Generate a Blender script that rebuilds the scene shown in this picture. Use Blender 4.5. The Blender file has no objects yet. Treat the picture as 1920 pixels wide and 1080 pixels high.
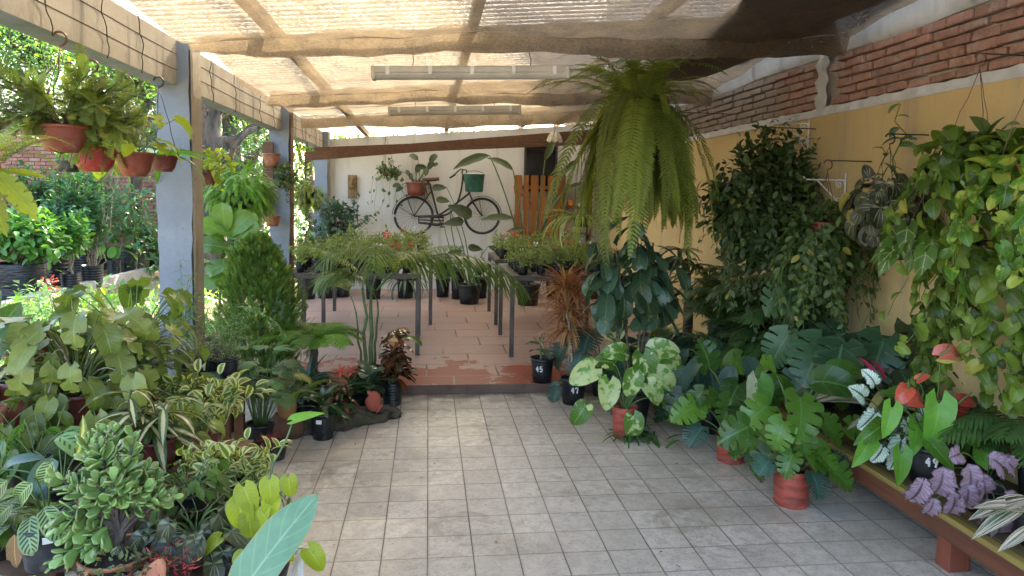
import bpy, math, random
import numpy as np
from math import sin, cos, pi, radians
random.seed(7)
RNG = np.random.default_rng(11)
SC = bpy.context.scene
COL = SC.collection

# ------------------------------------------------------------------ camera model (measured from the tile grid)
H = 1.635
FPX = 1325.0
YAW, PITCH, ROLL, PPY = 0.11909, radians(4.5), radians(1.1), 469.3
_fw = np.array([sin(YAW)*cos(PITCH), cos(YAW)*cos(PITCH), -sin(PITCH)])
_r0 = np.array([cos(YAW), -sin(YAW), 0.0])
_u0 = np.cross(_r0, _fw)
_rt = cos(ROLL)*_r0 + sin(ROLL)*_u0
_up = cos(ROLL)*_u0 - sin(ROLL)*_r0
EYE = np.array([0, 0, H])


def _ray(px, py):
    return (px-960)/FPX*_rt - (py-PPY)/FPX*_up + _fw


def atY(px, py, Y):
    d = _ray(px, py)
    return EYE + d*Y/d[1]


def atX(px, py, X):
    d = _ray(px, py)
    return EYE + d*X/d[0]


def atZ(px, py, Z):
    d = _ray(px, py)
    return EYE + d*(Z-H)/d[2]


def arr(*a):
    return np.array(a, float)


# ------------------------------------------------------------------ mesh builder
class MB:
    def __init__(self):
        self.V, self.Q, self.L, self.n = [], [], [], 0

    def add(self, V, Q, L=None):
        V = np.asarray(V, float)
        Q = np.asarray(Q, int)
        if L is None:
            L = np.zeros((len(V), 3))
            L[:, 2] = .5
        self.V.append(V)
        self.Q.append(Q + self.n)
        self.L.append(L)
        self.n += len(V)

    def box(self, c, s, rz=0.0, jit=0.0, M=None):
        x, y, z = np.array(s, float)/2
        P = np.array([[-x, -y, -z], [x, -y, -z], [x, y, -z], [-x, y, -z], [-x, -y, z], [x, -y, z], [x, y, z], [-x, y, z]])
        if jit:
            P = P + RNG.uniform(-jit, jit, P.shape)
        if rz:
            P = P @ np.array([[cos(rz), sin(rz), 0], [-sin(rz), cos(rz), 0], [0, 0, 1]])
        if M is not None:
            P = P @ np.array(M)
        L = np.zeros((8, 3))
        L[:, 2] = RNG.uniform()
        self.add(P + np.array(c, float), [[0, 3, 2, 1], [4, 5, 6, 7], [0, 1, 5, 4], [1, 2, 6, 5], [2, 3, 7, 6], [3, 0, 4, 7]], L)

    def bar(self, a, b, w, h, up=(0, 0, 1)):
        a, b = np.array(a, float), np.array(b, float)
        d = b-a
        l = np.linalg.norm(d)
        d = d/l
        x = np.cross(d, up)
        x /= np.linalg.norm(x)
        z = np.cross(x, d)
        self.box((a+b)/2, (w, l, h), M=[x, d, z])

    def tube(self, P, R, k=5, t=.5, cap=True):
        P = np.asarray(P, float)
        m = len(P)
        R = np.broadcast_to(np.asarray(R, float), (m,)) if np.ndim(R) == 0 or len(np.atleast_1d(R)) == m else np.interp(np.linspace(0, 1, m), np.linspace(0, 1, len(R)), R)
        T = np.gradient(P, axis=0)
        T /= np.linalg.norm(T, axis=1)[:, None]+1e-9
        ref = np.array([0, 0, 1.]) if abs(T[:, 2]).mean() < .8 else np.array([1., 0.1, 0])
        X = np.cross(T, ref)
        X /= np.linalg.norm(X, axis=1)[:, None]+1e-9
        Y = np.cross(T, X)
        a = np.arange(k)*2*pi/k
        V = (P[:, None] + R[:, None, None]*(np.cos(a)[None, :, None]*X[:, None]+np.sin(a)[None, :, None]*Y[:, None])).reshape(-1, 3)
        i = np.arange(m-1)[:, None]*k
        j = np.arange(k)[None]
        j2 = (j+1) % k
        Q = np.stack([i+j, i+j2, i+k+j2, i+k+j], -1).reshape(-1, 4)
        L = np.zeros((len(V), 3))
        L[:, 1] = np.repeat(np.linspace(0, 1, m), k)
        L[:, 2] = t
        if cap and k == 4:
            Q = np.vstack([Q, [[3, 2, 1, 0]], [[(m-1)*k, (m-1)*k+1, (m-1)*k+2, (m-1)*k+3]]])
        self.add(V, Q, L)

    def lathe(self, prof, k=24, c=(0, 0, 0), jit=0.0, sq=(1, 1)):
        prof = np.array(prof, float)
        m = len(prof)
        a = np.arange(k)*2*pi/k
        r = prof[:, 0][:, None]*np.ones(k)
        z = prof[:, 1][:, None]*np.ones(k)
        if jit:
            w = sum(np.sin(a*q+RNG.uniform(0, 6))[None]*RNG.uniform(.3, 1, (m, 1)) for q in (2, 3, 5, 7))
            r = r*(1+jit*w+RNG.normal(0, jit*.5, r.shape))
            z = z+RNG.normal(0, jit*.1, r.shape)*prof[:, 0].max()
        V = np.stack([r*np.cos(a)*sq[0], r*np.sin(a)*sq[1], z], -1).reshape(-1, 3)+np.array(c, float)
        i = np.arange(m-1)[:, None]*k
        j = np.arange(k)[None]
        j2 = (j+1) % k
        self.add(V, np.stack([i+j, i+j2, i+k+j2, i+k+j], -1).reshape(-1, 4))

    def grid(self, P, L=None):
        a, b = P.shape[:2]
        i = np.arange(a-1)[:, None]*b
        j = np.arange(b-1)[None]
        self.add(P.reshape(-1, 3), np.stack([i+j, i+j+1, i+b+j+1, i+b+j], -1).reshape(-1, 4), L)

    def put(self, T, p, d, n, s, t=None, sx=None):
        """place template T=(V,Q,uv) (or a list of them) at points p, tip direction d, face normal n, scale s"""
        p = np.atleast_2d(p).astype(float)
        N = max([len(p)]+[len(q) for q in (d, n) if np.ndim(q) == 2])
        if N == 0:
            return
        p = np.broadcast_to(p, (N, 3))
        d = np.broadcast_to(np.asarray(d, float), (N, 3)).copy()
        n = np.broadcast_to(np.asarray(n, float), (N, 3)).copy()
        s = np.broadcast_to(np.asarray(s, float), (N,))
        t = RNG.uniform(0, 1, N) if t is None else np.broadcast_to(np.asarray(t, float), (N,))
        d /= np.linalg.norm(d, axis=1)[:, None]+1e-9
        n = n-(n*d).sum(1)[:, None]*d
        ln = np.linalg.norm(n, axis=1)
        bad = ln < 1e-3
        n[bad] = np.cross(d[bad], [.3, 1, .2])
        n /= np.linalg.norm(n, axis=1)[:, None]+1e-9
        x = np.cross(d, n)
        if not isinstance(T, list):
            T = [T]
        pick = RNG.integers(0, len(T), N)
        for k, (V, Q, uv) in enumerate(T):
            I = np.where(pick == k)[0]
            if not len(I):
                continue
            W = p[I][:, None] + s[I][:, None, None]*(V[None, :, 0:1]*x[I][:, None]+V[None, :, 1:2]*d[I][:, None]+V[None, :, 2:3]*n[I][:, None])
            m = len(V)
            L = np.concatenate([np.broadcast_to(uv, (len(I), m, 2)), np.broadcast_to(t[I][:, None, None], (len(I), m, 1))], -1)
            self.add(W.reshape(-1, 3), (Q[None]+(np.arange(len(I))*m)[:, None, None]).reshape(-1, 4), L.reshape(-1, 3))

    def build(self, name, mat, parent=None, smooth=True, **tags):
        me = bpy.data.meshes.new(name)
        V = np.concatenate(self.V)
        Q = np.concatenate(self.Q)
        L = np.concatenate(self.L)
        me.vertices.add(len(V))
        me.vertices.foreach_set('co', V.ravel())
        me.loops.add(len(Q)*4)
        me.loops.foreach_set('vertex_index', Q.ravel())
        me.polygons.add(len(Q))
        me.polygons.foreach_set('loop_start', np.arange(len(Q))*4)
        me.polygons.foreach_set('loop_total', np.full(len(Q), 4))
        me.polygons.foreach_set('use_smooth', np.full(len(Q), smooth))
        at = me.attributes.new('lc', 'FLOAT_VECTOR', 'POINT')
        at.data.foreach_set('vector', L.ravel())
        me.update(calc_edges=True)
        me.validate()
        if mat is not None:
            me.materials.append(mat)
        o = bpy.data.objects.new(name, me)
        COL.objects.link(o)
        if parent is not None:
            o.parent = parent
        for k_, v_ in tags.items():
            o[k_] = v_
        return o


def tag(o, label=None, cat=None, group=None, kind=None):
    if label:
        o['label'] = label
    if cat:
        o['category'] = cat
    if group:
        o['group'] = group
    if kind:
        o['kind'] = kind
    return o


def root(name, label, cat, loc=(0, 0, 0), group=None, rz=0.0):
    o = bpy.data.objects.new(name, None)
    COL.objects.link(o)
    o.empty_display_size = .05
    o.location = tuple(float(v) for v in loc)
    o.rotation_euler = (0, 0, rz)
    return tag(o, label, cat, group)


def copy_tree(o, parent=None):
    c = o.copy()
    COL.objects.link(c)
    if parent is not None:
        c.parent = parent
    for ch in list(o.children):
        copy_tree(ch, c)
    return c


def bevel(o, w=.004, seg=2):
    m = o.modifiers.new('bevel', 'BEVEL')
    m.width = w
    m.segments = seg
    m.limit_method = 'ANGLE'
    return o


# ------------------------------------------------------------------ materials
class NB:
    def __init__(self, name):
        self.m = bpy.data.materials.new(name)
        self.m.use_nodes = True
        self.t = self.m.node_tree
        self.t.nodes.clear()
        self.out = self.t.nodes.new('ShaderNodeOutputMaterial')

    def n(self, typ, **kw):
        nd = self.t.nodes.new('ShaderNode'+typ)
        ins = kw.pop('i', {})
        for k, v in kw.items():
            setattr(nd, k, v)
        for k, v in ins.items():
            self.set(nd, k, v)
        return nd

    def set(self, nd, k, v):
        s = nd.inputs[k]
        if isinstance(v, bpy.types.NodeSocket):
            self.t.links.new(v, s)
        elif isinstance(v, bpy.types.Node):
            self.t.links.new(v.outputs[0], s)
        elif isinstance(v, (tuple, list)) and s.type == 'RGBA' and len(v) == 3:
            s.default_value = (*v, 1)
        else:
            s.default_value = v

    def math(self, op, a, b=0.0, c=0.0, clamp=False):
        nd = self.n('Math', operation=op, use_clamp=clamp)
        self.set(nd, 0, a)
        self.set(nd, 1, b)
        self.set(nd, 2, c)
        return nd.outputs[0]

    def mix(self, f, a, b, mode='MIX'):
        nd = self.n('MixRGB', blend_type=mode)
        self.set(nd, 0, f)
        self.set(nd, 1, a)
        self.set(nd, 2, b)
        return nd.outputs[0]

    def ramp(self, f, a, b, smooth=True):
        nd = self.n('MapRange', interpolation_type='SMOOTHSTEP' if smooth else 'LINEAR')
        self.set(nd, 0, f)
        nd.inputs[1].default_value = a
        nd.inputs[2].default_value = b
        return nd.outputs[0]

    def noise(self, scale, co=None, detail=4, rough=.55, stretch=None, col=False, dist=0.0):
        nd = self.n('TexNoise')
        nd.inputs['Scale'].default_value = scale
        nd.inputs['Detail'].default_value = detail
        nd.inputs['Roughness'].default_value = rough
        nd.inputs['Distortion'].default_value = dist
        if co is None:
            co = self.obj()
        if stretch:
            mp = self.n('Mapping')
            mp.inputs['Scale'].default_value = stretch
            self.t.links.new(co, mp.inputs[0])
            co = mp.outputs[0]
        self.t.links.new(co, nd.inputs['Vector'])
        return nd.outputs[1 if col else 0]

    def obj(self):
        if not hasattr(self, '_o'):
            self._o = self.n('TexCoord').outputs['Object']
        return self._o

    def world(self):
        if not hasattr(self, '_w'):
            self._w = self.n('NewGeometry').outputs['Position']
        return self._w

    def sep(self, v):
        nd = self.n('SeparateXYZ')
        self.t.links.new(v, nd.inputs[0])
        return nd.outputs

    def lc(self):
        if not hasattr(self, '_lc'):
            a = self.n('Attribute', attribute_name='lc')
            self._lc = self.sep(a.outputs['Vector'])
        return self._lc

    def bump(self, h, strength=.3, dist=.01):
        nd = self.n('Bump')
        nd.inputs['Strength'].default_value = strength
        nd.inputs['Distance'].default_value = dist
        self.t.links.new(h, nd.inputs['Height'])
        return nd.outputs[0]

    def bsdf(self, col, rough=.6, nrm=None, spec=.5, metal=0.0, **kw):
        b = self.n('BsdfPrincipled')
        self.set(b, 'Base Color', col)
        self.set(b, 'Roughness', rough)
        b.inputs['Specular IOR Level'].default_value = spec
        b.inputs['Metallic'].default_value = metal
        if nrm is not None:
            self.t.links.new(nrm, b.inputs['Normal'])
        for k, v in kw.items():
            self.set(b, k, v)
        return b.outputs[0]

    def mixs(self, f, a, b):
        nd = self.n('MixShader')
        self.set(nd, 0, f)
        self.t.links.new(a, nd.inputs[1])
        self.t.links.new(b, nd.inputs[2])
        return nd.outputs[0]

    def end(self, s):
        self.t.links.new(s, self.out.inputs[0])
        return self.m


def plain(name, col, rough=.6, var=.25, scale=8, bump=.15, metal=0.0, spec=.5, col2=None, stretch=None, fine=60, bd=.004, crust=0.0):
    b = NB(name)
    f = b.noise(scale, stretch=stretch)
    c2 = col2 if col2 else tuple(v*(1-var*1.6) for v in col)
    c = b.mix(b.ramp(f, .3, .7), c2, tuple(v*(1+var*.4) for v in col))
    g = b.noise(fine, detail=3, stretch=stretch)
    if crust:
        k = b.ramp(b.noise(11, detail=7, rough=.7), .54, .7)
        zz = b.sep(b.obj())[2]
        k = b.math('MULTIPLY', k, b.math('ADD', b.ramp(zz, .13, .0), .35))
        c = b.mix(b.math('MULTIPLY', k, crust, clamp=True), c, (.30, .26, .21))
    c = b.mix(.25, c, b.mix(g, (.3, .3, .3), (1.2, 1.2, 1.2)), 'MULTIPLY')
    return b.end(b.bsdf(c, rough, b.bump(b.math('ADD', g, b.math('MULTIPLY', f, 1.5)), bump, bd), spec, metal))


def leafmat(name, base, pat='plain', col2=None, rough=.42, trans=.3, tv=.55, warm=None, veins=.25, freq=16.0, spec=.4, tint2=None, age=1.0):
    """leaf surface; lc = (across -1..1, along 0..1, per-leaf random)"""
    b = NB(name)
    u, v, t = b.lc()[0], b.lc()[1], b.lc()[2]
    au = b.math('ABSOLUTE', u)
    lo = tuple(x*(1-tv*.75) for x in base)
    hi = tint2 if tint2 else tuple(min(1, x*(1+tv)) for x in base)
    c = b.mix(t, lo, hi)
    nz = b.noise(26, detail=3)
    rib = b.ramp(au, .07, .025)
    side = b.math('SINE', b.math('MULTIPLY', b.math('SUBTRACT', v, b.math('MULTIPLY', au, .28)), freq*6.283/2))
    sidem = b.ramp(side, .86, 1.0)
    light = col2 if (col2 and pat == 'vein') else tuple(min(1, x*2.2+.03) for x in base)
    if pat == 'margin':
        e = b.math('ADD', au, b.math('MULTIPLY', b.math('SUBTRACT', nz, .5), .9))
        c = b.mix(b.ramp(e, .42, .54), c, col2)
    elif pat == 'centre':
        e = b.math('ADD', au, b.math('MULTIPLY', b.math('SUBTRACT', nz, .5), .7))
        c = b.mix(b.ramp(e, .5, .3), c, col2)
    elif pat == 'splash':
        n2 = b.noise(18, detail=4, stretch=None)
        c = b.mix(b.ramp(b.math('ADD', n2, b.math('MULTIPLY', t, .22)), .6, .68), c, col2)
    elif pat == 'half':
        n2 = b.math('ADD', u, b.math('ADD', b.math('MULTIPLY', nz, 1.3), b.math('MULTIPLY', t, .9)))
        c = b.mix(b.ramp(n2, 1.55, 1.65), c, col2)
    elif pat == 'zebra':
        st = b.math('SINE', b.math('MULTIPLY', b.math('SUBTRACT', v, b.math('MULTIPLY', au, .22)), 9*6.283))
        m = b.math('MULTIPLY', b.ramp(st, -.15, .25), b.math('MULTIPLY', b.ramp(au, .92, .78), b.ramp(au, .05, .14)))
        c = b.mix(m, c, col2)
    elif pat == 'blotch':
        st = b.math('SINE', b.math('MULTIPLY', b.math('SUBTRACT', v, b.math('MULTIPLY', au, .3)), 6*6.283))
        m = b.math('MULTIPLY', b.ramp(st, .0, .5), b.math('MULTIPLY', b.ramp(au, .62, .5), b.ramp(au, .12, .22)))
        c = b.mix(m, c, col2)
    elif pat == 'star':
        ang = b.math('ARCTAN2', u, b.math('ADD', v, .02))
        st = b.math('COSINE', b.math('MULTIPLY', ang, 9.0))
        m = b.math('MULTIPLY', b.ramp(st, .72, .95), b.ramp(b.math('ADD', au, v), 1.5, .7))
        c = b.mix(m, c, col2)
    elif pat == 'silver':
        n2 = b.noise(70, detail=2)
        vein = b.math('MAXIMUM', b.ramp(au, .16, .06), b.math('MULTIPLY', sidem, 1.0))
        e = b.math('ADD', au, b.math('MULTIPLY', b.math('SUBTRACT', n2, .5), .8))
        m = b.math('MULTIPLY', b.math('SUBTRACT', 1.0, vein), b.ramp(e, .95, .8))
        c = b.mix(m, c, col2)
    elif pat == 'streak':
        st = b.noise(3.0, co=b.n('Attribute', attribute_name='lc').outputs['Vector'], detail=3, stretch=(4, .35, 9))
        c = b.mix(b.ramp(st, .46, .56), c, col2)
    if veins:
        c = b.mix(b.math('MULTIPLY', rib, min(1, veins*2.4)), c, light)
        c = b.mix(b.math('MULTIPLY', sidem, veins), c, light)
    c = b.mix(.5, c, b.mix(nz, (.55, .55, .55), (1.35, 1.35, 1.35)), 'MULTIPLY')
    if age:
        c = b.mix(b.math('MULTIPLY', b.ramp(t, .955, .965), .6 if age >= 1 else 0.0), c, (.34, .27, .04))
        sp = b.ramp(b.noise(33, detail=4, rough=.7), .66, .70)
        c = b.mix(b.math('MULTIPLY', sp, .4*age), c, (.16, .10, .04))
        tipk = b.ramp(b.math('ADD', v, b.math('MULTIPLY', nz, .12)), 1.0, 1.06)
        c = b.mix(b.math('MULTIPLY', tipk, .7), c, (.26, .17, .07))
    if pat == 'edgebrown' or col2 and name.startswith('bluish'):
        ek = b.ramp(b.math('ADD', au, b.math('MULTIPLY', b.math('SUBTRACT', b.noise(14), .5), .12)), .955, .99)
        c = b.mix(b.math('MULTIPLY', ek, .8), c, (.34, .27, .08))
    h = b.math('ADD', b.math('MULTIPLY', side, .25), nz)
    s = b.bsdf(c, rough, b.bump(h, .22, .004), spec)
    if trans:
        tr = b.n('BsdfTranslucent')
        b.set(tr, 'Color', b.mix(1.0, c, warm if warm else (1.7, 1.75, .55), 'MULTIPLY'))
        s = b.mixs(trans, s, tr.outputs[0])
    return b.end(s)


# ------------------------------------------------------------------ leaf templates (length 1 along +Y, face +Z)
def _nrm(f):
    x = np.linspace(0, 1, 200)
    m = f(x).max()
    return lambda v: f(v)/m


S_OV = _nrm(lambda v: v**.55*(1-v)**.75)
S_LAN = _nrm(lambda v: v**.7*(1-v)**.95)
S_STRAP = _nrm(lambda v: np.minimum(1, .35+v*5)*(1-v**3.5))
S_OBOV = _nrm(lambda v: v**.9*(1-v)**.42)
S_HEART = _nrm(lambda v: (np.maximum(1-v, 0))**.8*(.3+.7*np.minimum(1, v/.16)**.5)*(.8+1.0*v))
S_ARROW = _nrm(lambda v: (np.maximum(1-v, 0))**.95*(.3+.7*np.minimum(1, v/.12)**.6)*(.8+.6*v))
S_ROUND = _nrm(lambda v: (np.maximum(v*(1-v), 0))**.42)


def leaf(shape, W=.45, nv=8, nu=4, a0=0.0, droop=.6, fold=.25, back=0.0, wave=0.0, wk=18.0, notch=0, ndepth=.6, shear=0.0, holes=0, twist=0.0, ph=0.0, serr=0.0):
    v = np.linspace(0, 1, nv+1)
    if notch:
        v = np.unique(np.concatenate([v, np.linspace(.1, .88, notch*10+1)]))
    u = np.linspace(-1, 1, nu+1)
    a = a0-droop*v
    dv = np.diff(v, prepend=0)
    y = np.cumsum(np.cos(a)*dv)
    z = np.cumsum(np.sin(a)*dv)
    hw = np.maximum(shape(np.clip(v, 1e-4, 1-1e-4)), .02)*W/2
    P = np.zeros((len(v), nu+1, 3))
    for i in range(len(v)):
        for side in range(nu+1):
            uu = u[side]
            h = hw[i]
            if notch:
                k = .5+.5*cos(2*pi*((v[i]-.1)/.78*notch+(.25 if uu > 0 else 0)))
                if .1 < v[i] < .9 and abs(uu) > .3:
                    h = h*(1-ndepth*max(0, k)**(9.0 if notch < 6 else 4.0)*(abs(uu)-.3)/.7)
            if serr:
                h *= 1+serr*sin(v[i]*60+uu*2)
            x = uu*h
            off = abs(uu)*h*fold + wave*sin(wk*v[i]+ph+(2 if uu > 0 else 0))*uu*uu*W*.5
            yy = -back*uu*uu*max(0, 1-v[i]*2.2)**1.2 + shear*abs(uu)*h
            P[i, side] = (x*cos(twist*v[i]), y[i]+yy*cos(a[i])-off*sin(a[i]), z[i]+yy*sin(a[i])+off*cos(a[i])+x*sin(twist*v[i]))
    n1 = nu+1
    Q = [[i*n1+j, i*n1+j+1, (i+1)*n1+j+1, (i+1)*n1+j] for i in range(len(v)-1) for j in range(nu)]
    uv = np.stack(np.broadcast_arrays(u[None, :], v[:, None]), -1).reshape(-1, 2)
    return (P.reshape(-1, 3), np.array(Q), uv)


def leaves(shape, k=4, **kw):
    out = []
    dr = kw.pop('droop', .6)
    for i in range(k):
        q = dict(kw)
        q['droop'] = dr*random.uniform(.4, 1.6)
        q['twist'] = random.uniform(-.4, .4)
        q['ph'] = random.uniform(0, 6)
        out.append(leaf(shape, **q))
    return out


def small(W=.5, fold=.3, droop=.4):
    """a cheap six-vertex leaf"""
    y1, z1 = .45, -.1*droop
    V = np.array([[-.03, 0, 0], [.03, 0, 0], [-W/2, y1, z1+fold*W/2], [W/2, y1, z1+fold*W/2], [-.03, 1, -.5*droop], [.03, 1, -.5*droop], [0, y1, z1]])
    Q = np.array([[0, 6, 4, 2], [1, 3, 5, 6]])
    V[0, 0] = V[1, 0] = 0
    V[4, 0] = V[5, 0] = 0
    uv = np.array([[0, 0], [0, 0], [-1, .45], [1, .45], [0, 1], [0, 1], [0, .45]], float)
    return (V, Q, uv)


def frond(n=26, ll=.16, lw=.03, prof=lambda v: np.sin(np.clip(v*.93+.05, 0, 1)*pi)**.6, e0=60, e1=-70, p=1.0, ang=68, ld=.25, seg=2, start=.06, rad=.006, sub=0, side=0.0, vfold=.15):
    """a pinnate frond; rachis length 1 leaves the origin at elevation e0 and ends at e1 (degrees)"""
    mb = MB()
    m = max(n, 12)
    v = np.linspace(0, 1, m+1)
    e = np.radians(e0+(e1-e0)*v**p)
    dv = 1/m
    y = np.concatenate([[0], np.cumsum(np.cos(e[:-1]))*dv])
    z = np.concatenate([[0], np.cumsum(np.sin(e[:-1]))*dv])
    x = side*v**2
    P = np.stack([x, y, z], -1)
    mb.tube(P, [rad, rad*.35], k=3, t=.5, cap=False)
    V, Q, U = [], [], []
    base = 0
    for i in range(n):
        vv = start+(1-start)*(i+.5)/n
        pt = np.array([np.interp(vv, v, P[:, k]) for k in range(3)])
        ee = np.interp(vv, v, e)
        tg = np.array([0, cos(ee), sin(ee)])
        nr = np.array([0, -sin(ee), cos(ee)])
        L = ll*float(prof(vv))*random.uniform(.85, 1.12)
        A = radians(ang)*(1-.35*vv)
        for sd in (-1, 1):
            dr = cos(A)*tg+sin(A)*np.array([sd, 0, 0])+nr*(vfold+random.uniform(-.12, .12))
            dr /= np.linalg.norm(dr)
            w = np.cross(dr, nr)
            w /= np.linalg.norm(w)
            if sub:
                for q in range(sub):
                    f = (q+.6)/sub
                    c = pt+dr*L*f-nr*ld*L*f*f
                    sl = L*.34*(1-f*.75)
                    for s2 in (-1, 1):
                        d2 = dr*.55+w*s2
                        d2 /= np.linalg.norm(d2)
                        w2 = np.cross(d2, nr)*lw*.5
                        V += [c-w2*.4, c+d2*sl*.5-w2-nr*.1*sl, c+d2*sl-nr*.25*sl, c+d2*sl*.5+w2-nr*.1*sl]
                        Q += [[base, base+1, base+2, base+3]]
                        U += [[0, 0], [-1, .5], [0, 1], [1, .5]]
                        base += 4
            else:
                pts = []
                for q in range(seg+1):
                    f = q/seg
                    c = pt+dr*L*f-np.array([0, 0, 1.])*ld*L*f*f
                    wd = lw*(.5 if q == 0 else (1 if q < seg else .12))*(.6+.4*float(prof(vv)))
                    pts += [c-w*wd/2, c+w*wd/2]
                    U += [[-1, f], [1, f]]
                V += pts
                for q in range(seg):
                    b0 = base+2*q
                    Q += [[b0, b0+1, b0+3, b0+2]]
                base += 2*(seg+1)
    V, Q, U = np.array(V), np.array(Q), np.array(U, float)
    L = np.concatenate([U, np.full((len(U), 1), .5)], 1)
    mb.add(V, Q, L)
    V = np.concatenate(mb.V)
    Q = np.concatenate(mb.Q)
    uv = np.concatenate(mb.L)[:, :2]
    return (V, Q, uv)


# ------------------------------------------------------------------ plant growth
def az(a, e=0.0):
    a = np.asarray(a, float)
    e = np.asarray(e, float)
    return np.stack([np.cos(a)*np.cos(e), np.sin(a)*np.cos(e), np.sin(e)+0*a], -1)


def rosette(fb, n, T, L, c=(0, 0, 0), r=.02, arange=(0, 2*pi), zr=0.0, tilt=.15):
    a = RNG.uniform(arange[0], arange[1], n)
    if arange[1]-arange[0] > 6:
        a = np.arange(n)*2.39996+RNG.uniform(-.3, .3, n)
    d = az(a)
    d[:, 2] = RNG.uniform(-tilt, tilt, n)
    p = np.array(c, float)+d*r*RNG.uniform(.2, 1, n)[:, None]
    p[:, 2] += RNG.uniform(-zr, zr, n)
    fb.put(T, p, d, (0, 0, 1), RNG.uniform(L[0], L[1], n))


def petioles(fl, fs, n, T, plen, elev, size, pitch=(-.7, .1), c=(0, 0, 0), r=.03, arange=None, rad=.004, curve=.5, face=None, zstep=0.0):
    """leaves on arched stalks from a centre; face = direction the blades turn towards"""
    for i in range(n):
        a = i*2.39996+random.uniform(-.4, .4) if arange is None else random.uniform(*arange)
        e = random.uniform(*elev)
        L = random.uniform(*plen)
        d0 = az(a, min(e+.35, 1.5))
        d1 = az(a, e-curve)
        b = np.array(c, float)+az(a)*r*random.random()
        b[2] += zstep*i
        s = np.linspace(0, 1, 6)[:, None]
        P = b+L*(d0*(s-.5*s*s)+d1*.5*s*s)*1.0
        if fs is not None:
            fs.tube(P, [rad, rad*.6], k=4, t=random.random(), cap=False)
        pt = random.uniform(*pitch)
        dd = az(a+random.uniform(-.5, .5), pt)
        nn = np.array([0, 0, 1.])+RNG.normal(0, .2, 3)
        if face is not None:
            nn = nn+np.array(face, float)
            dd = dd+np.array([0, 0, -.35])*np.linalg.norm(face)
        fl.put(T, P[-1], dd, nn, random.uniform(*size))


def vines(fl, fs, starts, T, length, spacing, size, sway=.03, out=(0, 0, 0), rad=.0022, end_curl=0.0, zmin=None, bare=0.0):
    for st in starts:
        st = np.array(st, float)
        L = random.uniform(*length)
        k = max(4, int(L/.05))
        hd = np.array([st[0], st[1], 0.0])
        hd = hd/(np.linalg.norm(hd)+1e-6)
        P = [st]
        v = hd*.9+np.array(out)+np.array([0, 0, .45])
        for i in range(k):
            v = v*.62+np.array([random.gauss(0, sway*8), random.gauss(0, sway*8), -.42])
            v = v/np.linalg.norm(v)
            P.append(P[-1]+v*L/k)
        P = np.array(P)
        if fs is not None:
            fs.tube(P, rad, k=3, t=random.random(), cap=False)
        m = max(2, int(L/spacing))
        f = np.linspace(bare, 1, m)*(len(P)-1)
        Q = np.stack([np.interp(f, np.arange(len(P)), P[:, i]) for i in range(3)], -1)
        sd = np.array([-hd[1], hd[0], 0])
        sgn = np.where(np.arange(m) % 2 == 0, 1, -1)[:, None]
        d = sd*sgn*RNG.uniform(.3, 1.1, (m, 1))+hd*RNG.uniform(.1, .9, (m, 1))+np.array([0, 0, -.75])+RNG.normal(0, .25, (m, 3))
        nn = hd*.9+np.array(out)+np.array([0, 0, .6])+RNG.normal(0, .35, (m, 3))
        fl.put(T, Q+hd*.01+RNG.normal(0, .012, Q.shape), d, nn, RNG.uniform(size[0], size[1], m)*np.linspace(1.1, .75, m))


def blob(n, r, shell=.45, lump=.25, seed=None):
    """points of an uneven crown inside radii r, denser to the outside, with hollows"""
    d = RNG.normal(0, 1, (n, 3))
    d /= np.linalg.norm(d, axis=1)[:, None]
    ph = RNG.uniform(0, 6, 6)
    k = 1+lump*(np.sin(d[:, 0]*3.1+ph[0])*np.sin(d[:, 1]*2.7+ph[1])+.7*np.sin(d[:, 2]*4.3+ph[2]+d[:, 0]*2)+.4*np.sin(d[:, 1]*7+ph[3]+d[:, 2]*5))
    rr = RNG.uniform(shell, 1, n)**.6
    return d*(rr*k)[:, None]*np.array(r), d


def bush(fl, fs, c, r, ntw, per, T, size, base=(0, 0, 0), twl=.12, rad=.006, shell=.35, lump=.25, up=.3, spread=.6, hang=0.0, every=1):
    c = np.array(c, float)
    base = np.array(base, float)
    tips, dirs = blob(ntw, r, shell, lump)
    tips = tips+c
    for i in range(0, ntw, every):
        if fs is not None:
            mid = (base+c)/2*.5+tips[i]*.5+RNG.normal(0, .04, 3)*np.mean(r)
            s = np.linspace(0, 1, 6)[:, None]
            fs.tube((1-s)**2*base+2*s*(1-s)*mid+s*s*tips[i], [rad, rad*.3], k=3, t=random.random(), cap=False)
    n = ntw*per
    I = np.repeat(np.arange(ntw), per)
    dd = dirs[I]*.8+np.array([0, 0, up])
    f = RNG.uniform(-1, .35, n)
    p = tips[I]+dd*twl*f[:, None]+RNG.normal(0, twl*spread*.5, (n, 3))
    d = dd+RNG.normal(0, .75, (n, 3))+np.array([0, 0, -hang])
    nn = np.array([0, 0, 1.])+dirs[I]*.5+RNG.normal(0, .4, (n, 3))
    t = np.clip(RNG.uniform(0, 1, ntw)[I]*.6+RNG.uniform(0, .4, n), 0, 1)
    fl.put(T, p, d, nn, RNG.uniform(size[0], size[1], n), t)


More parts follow.
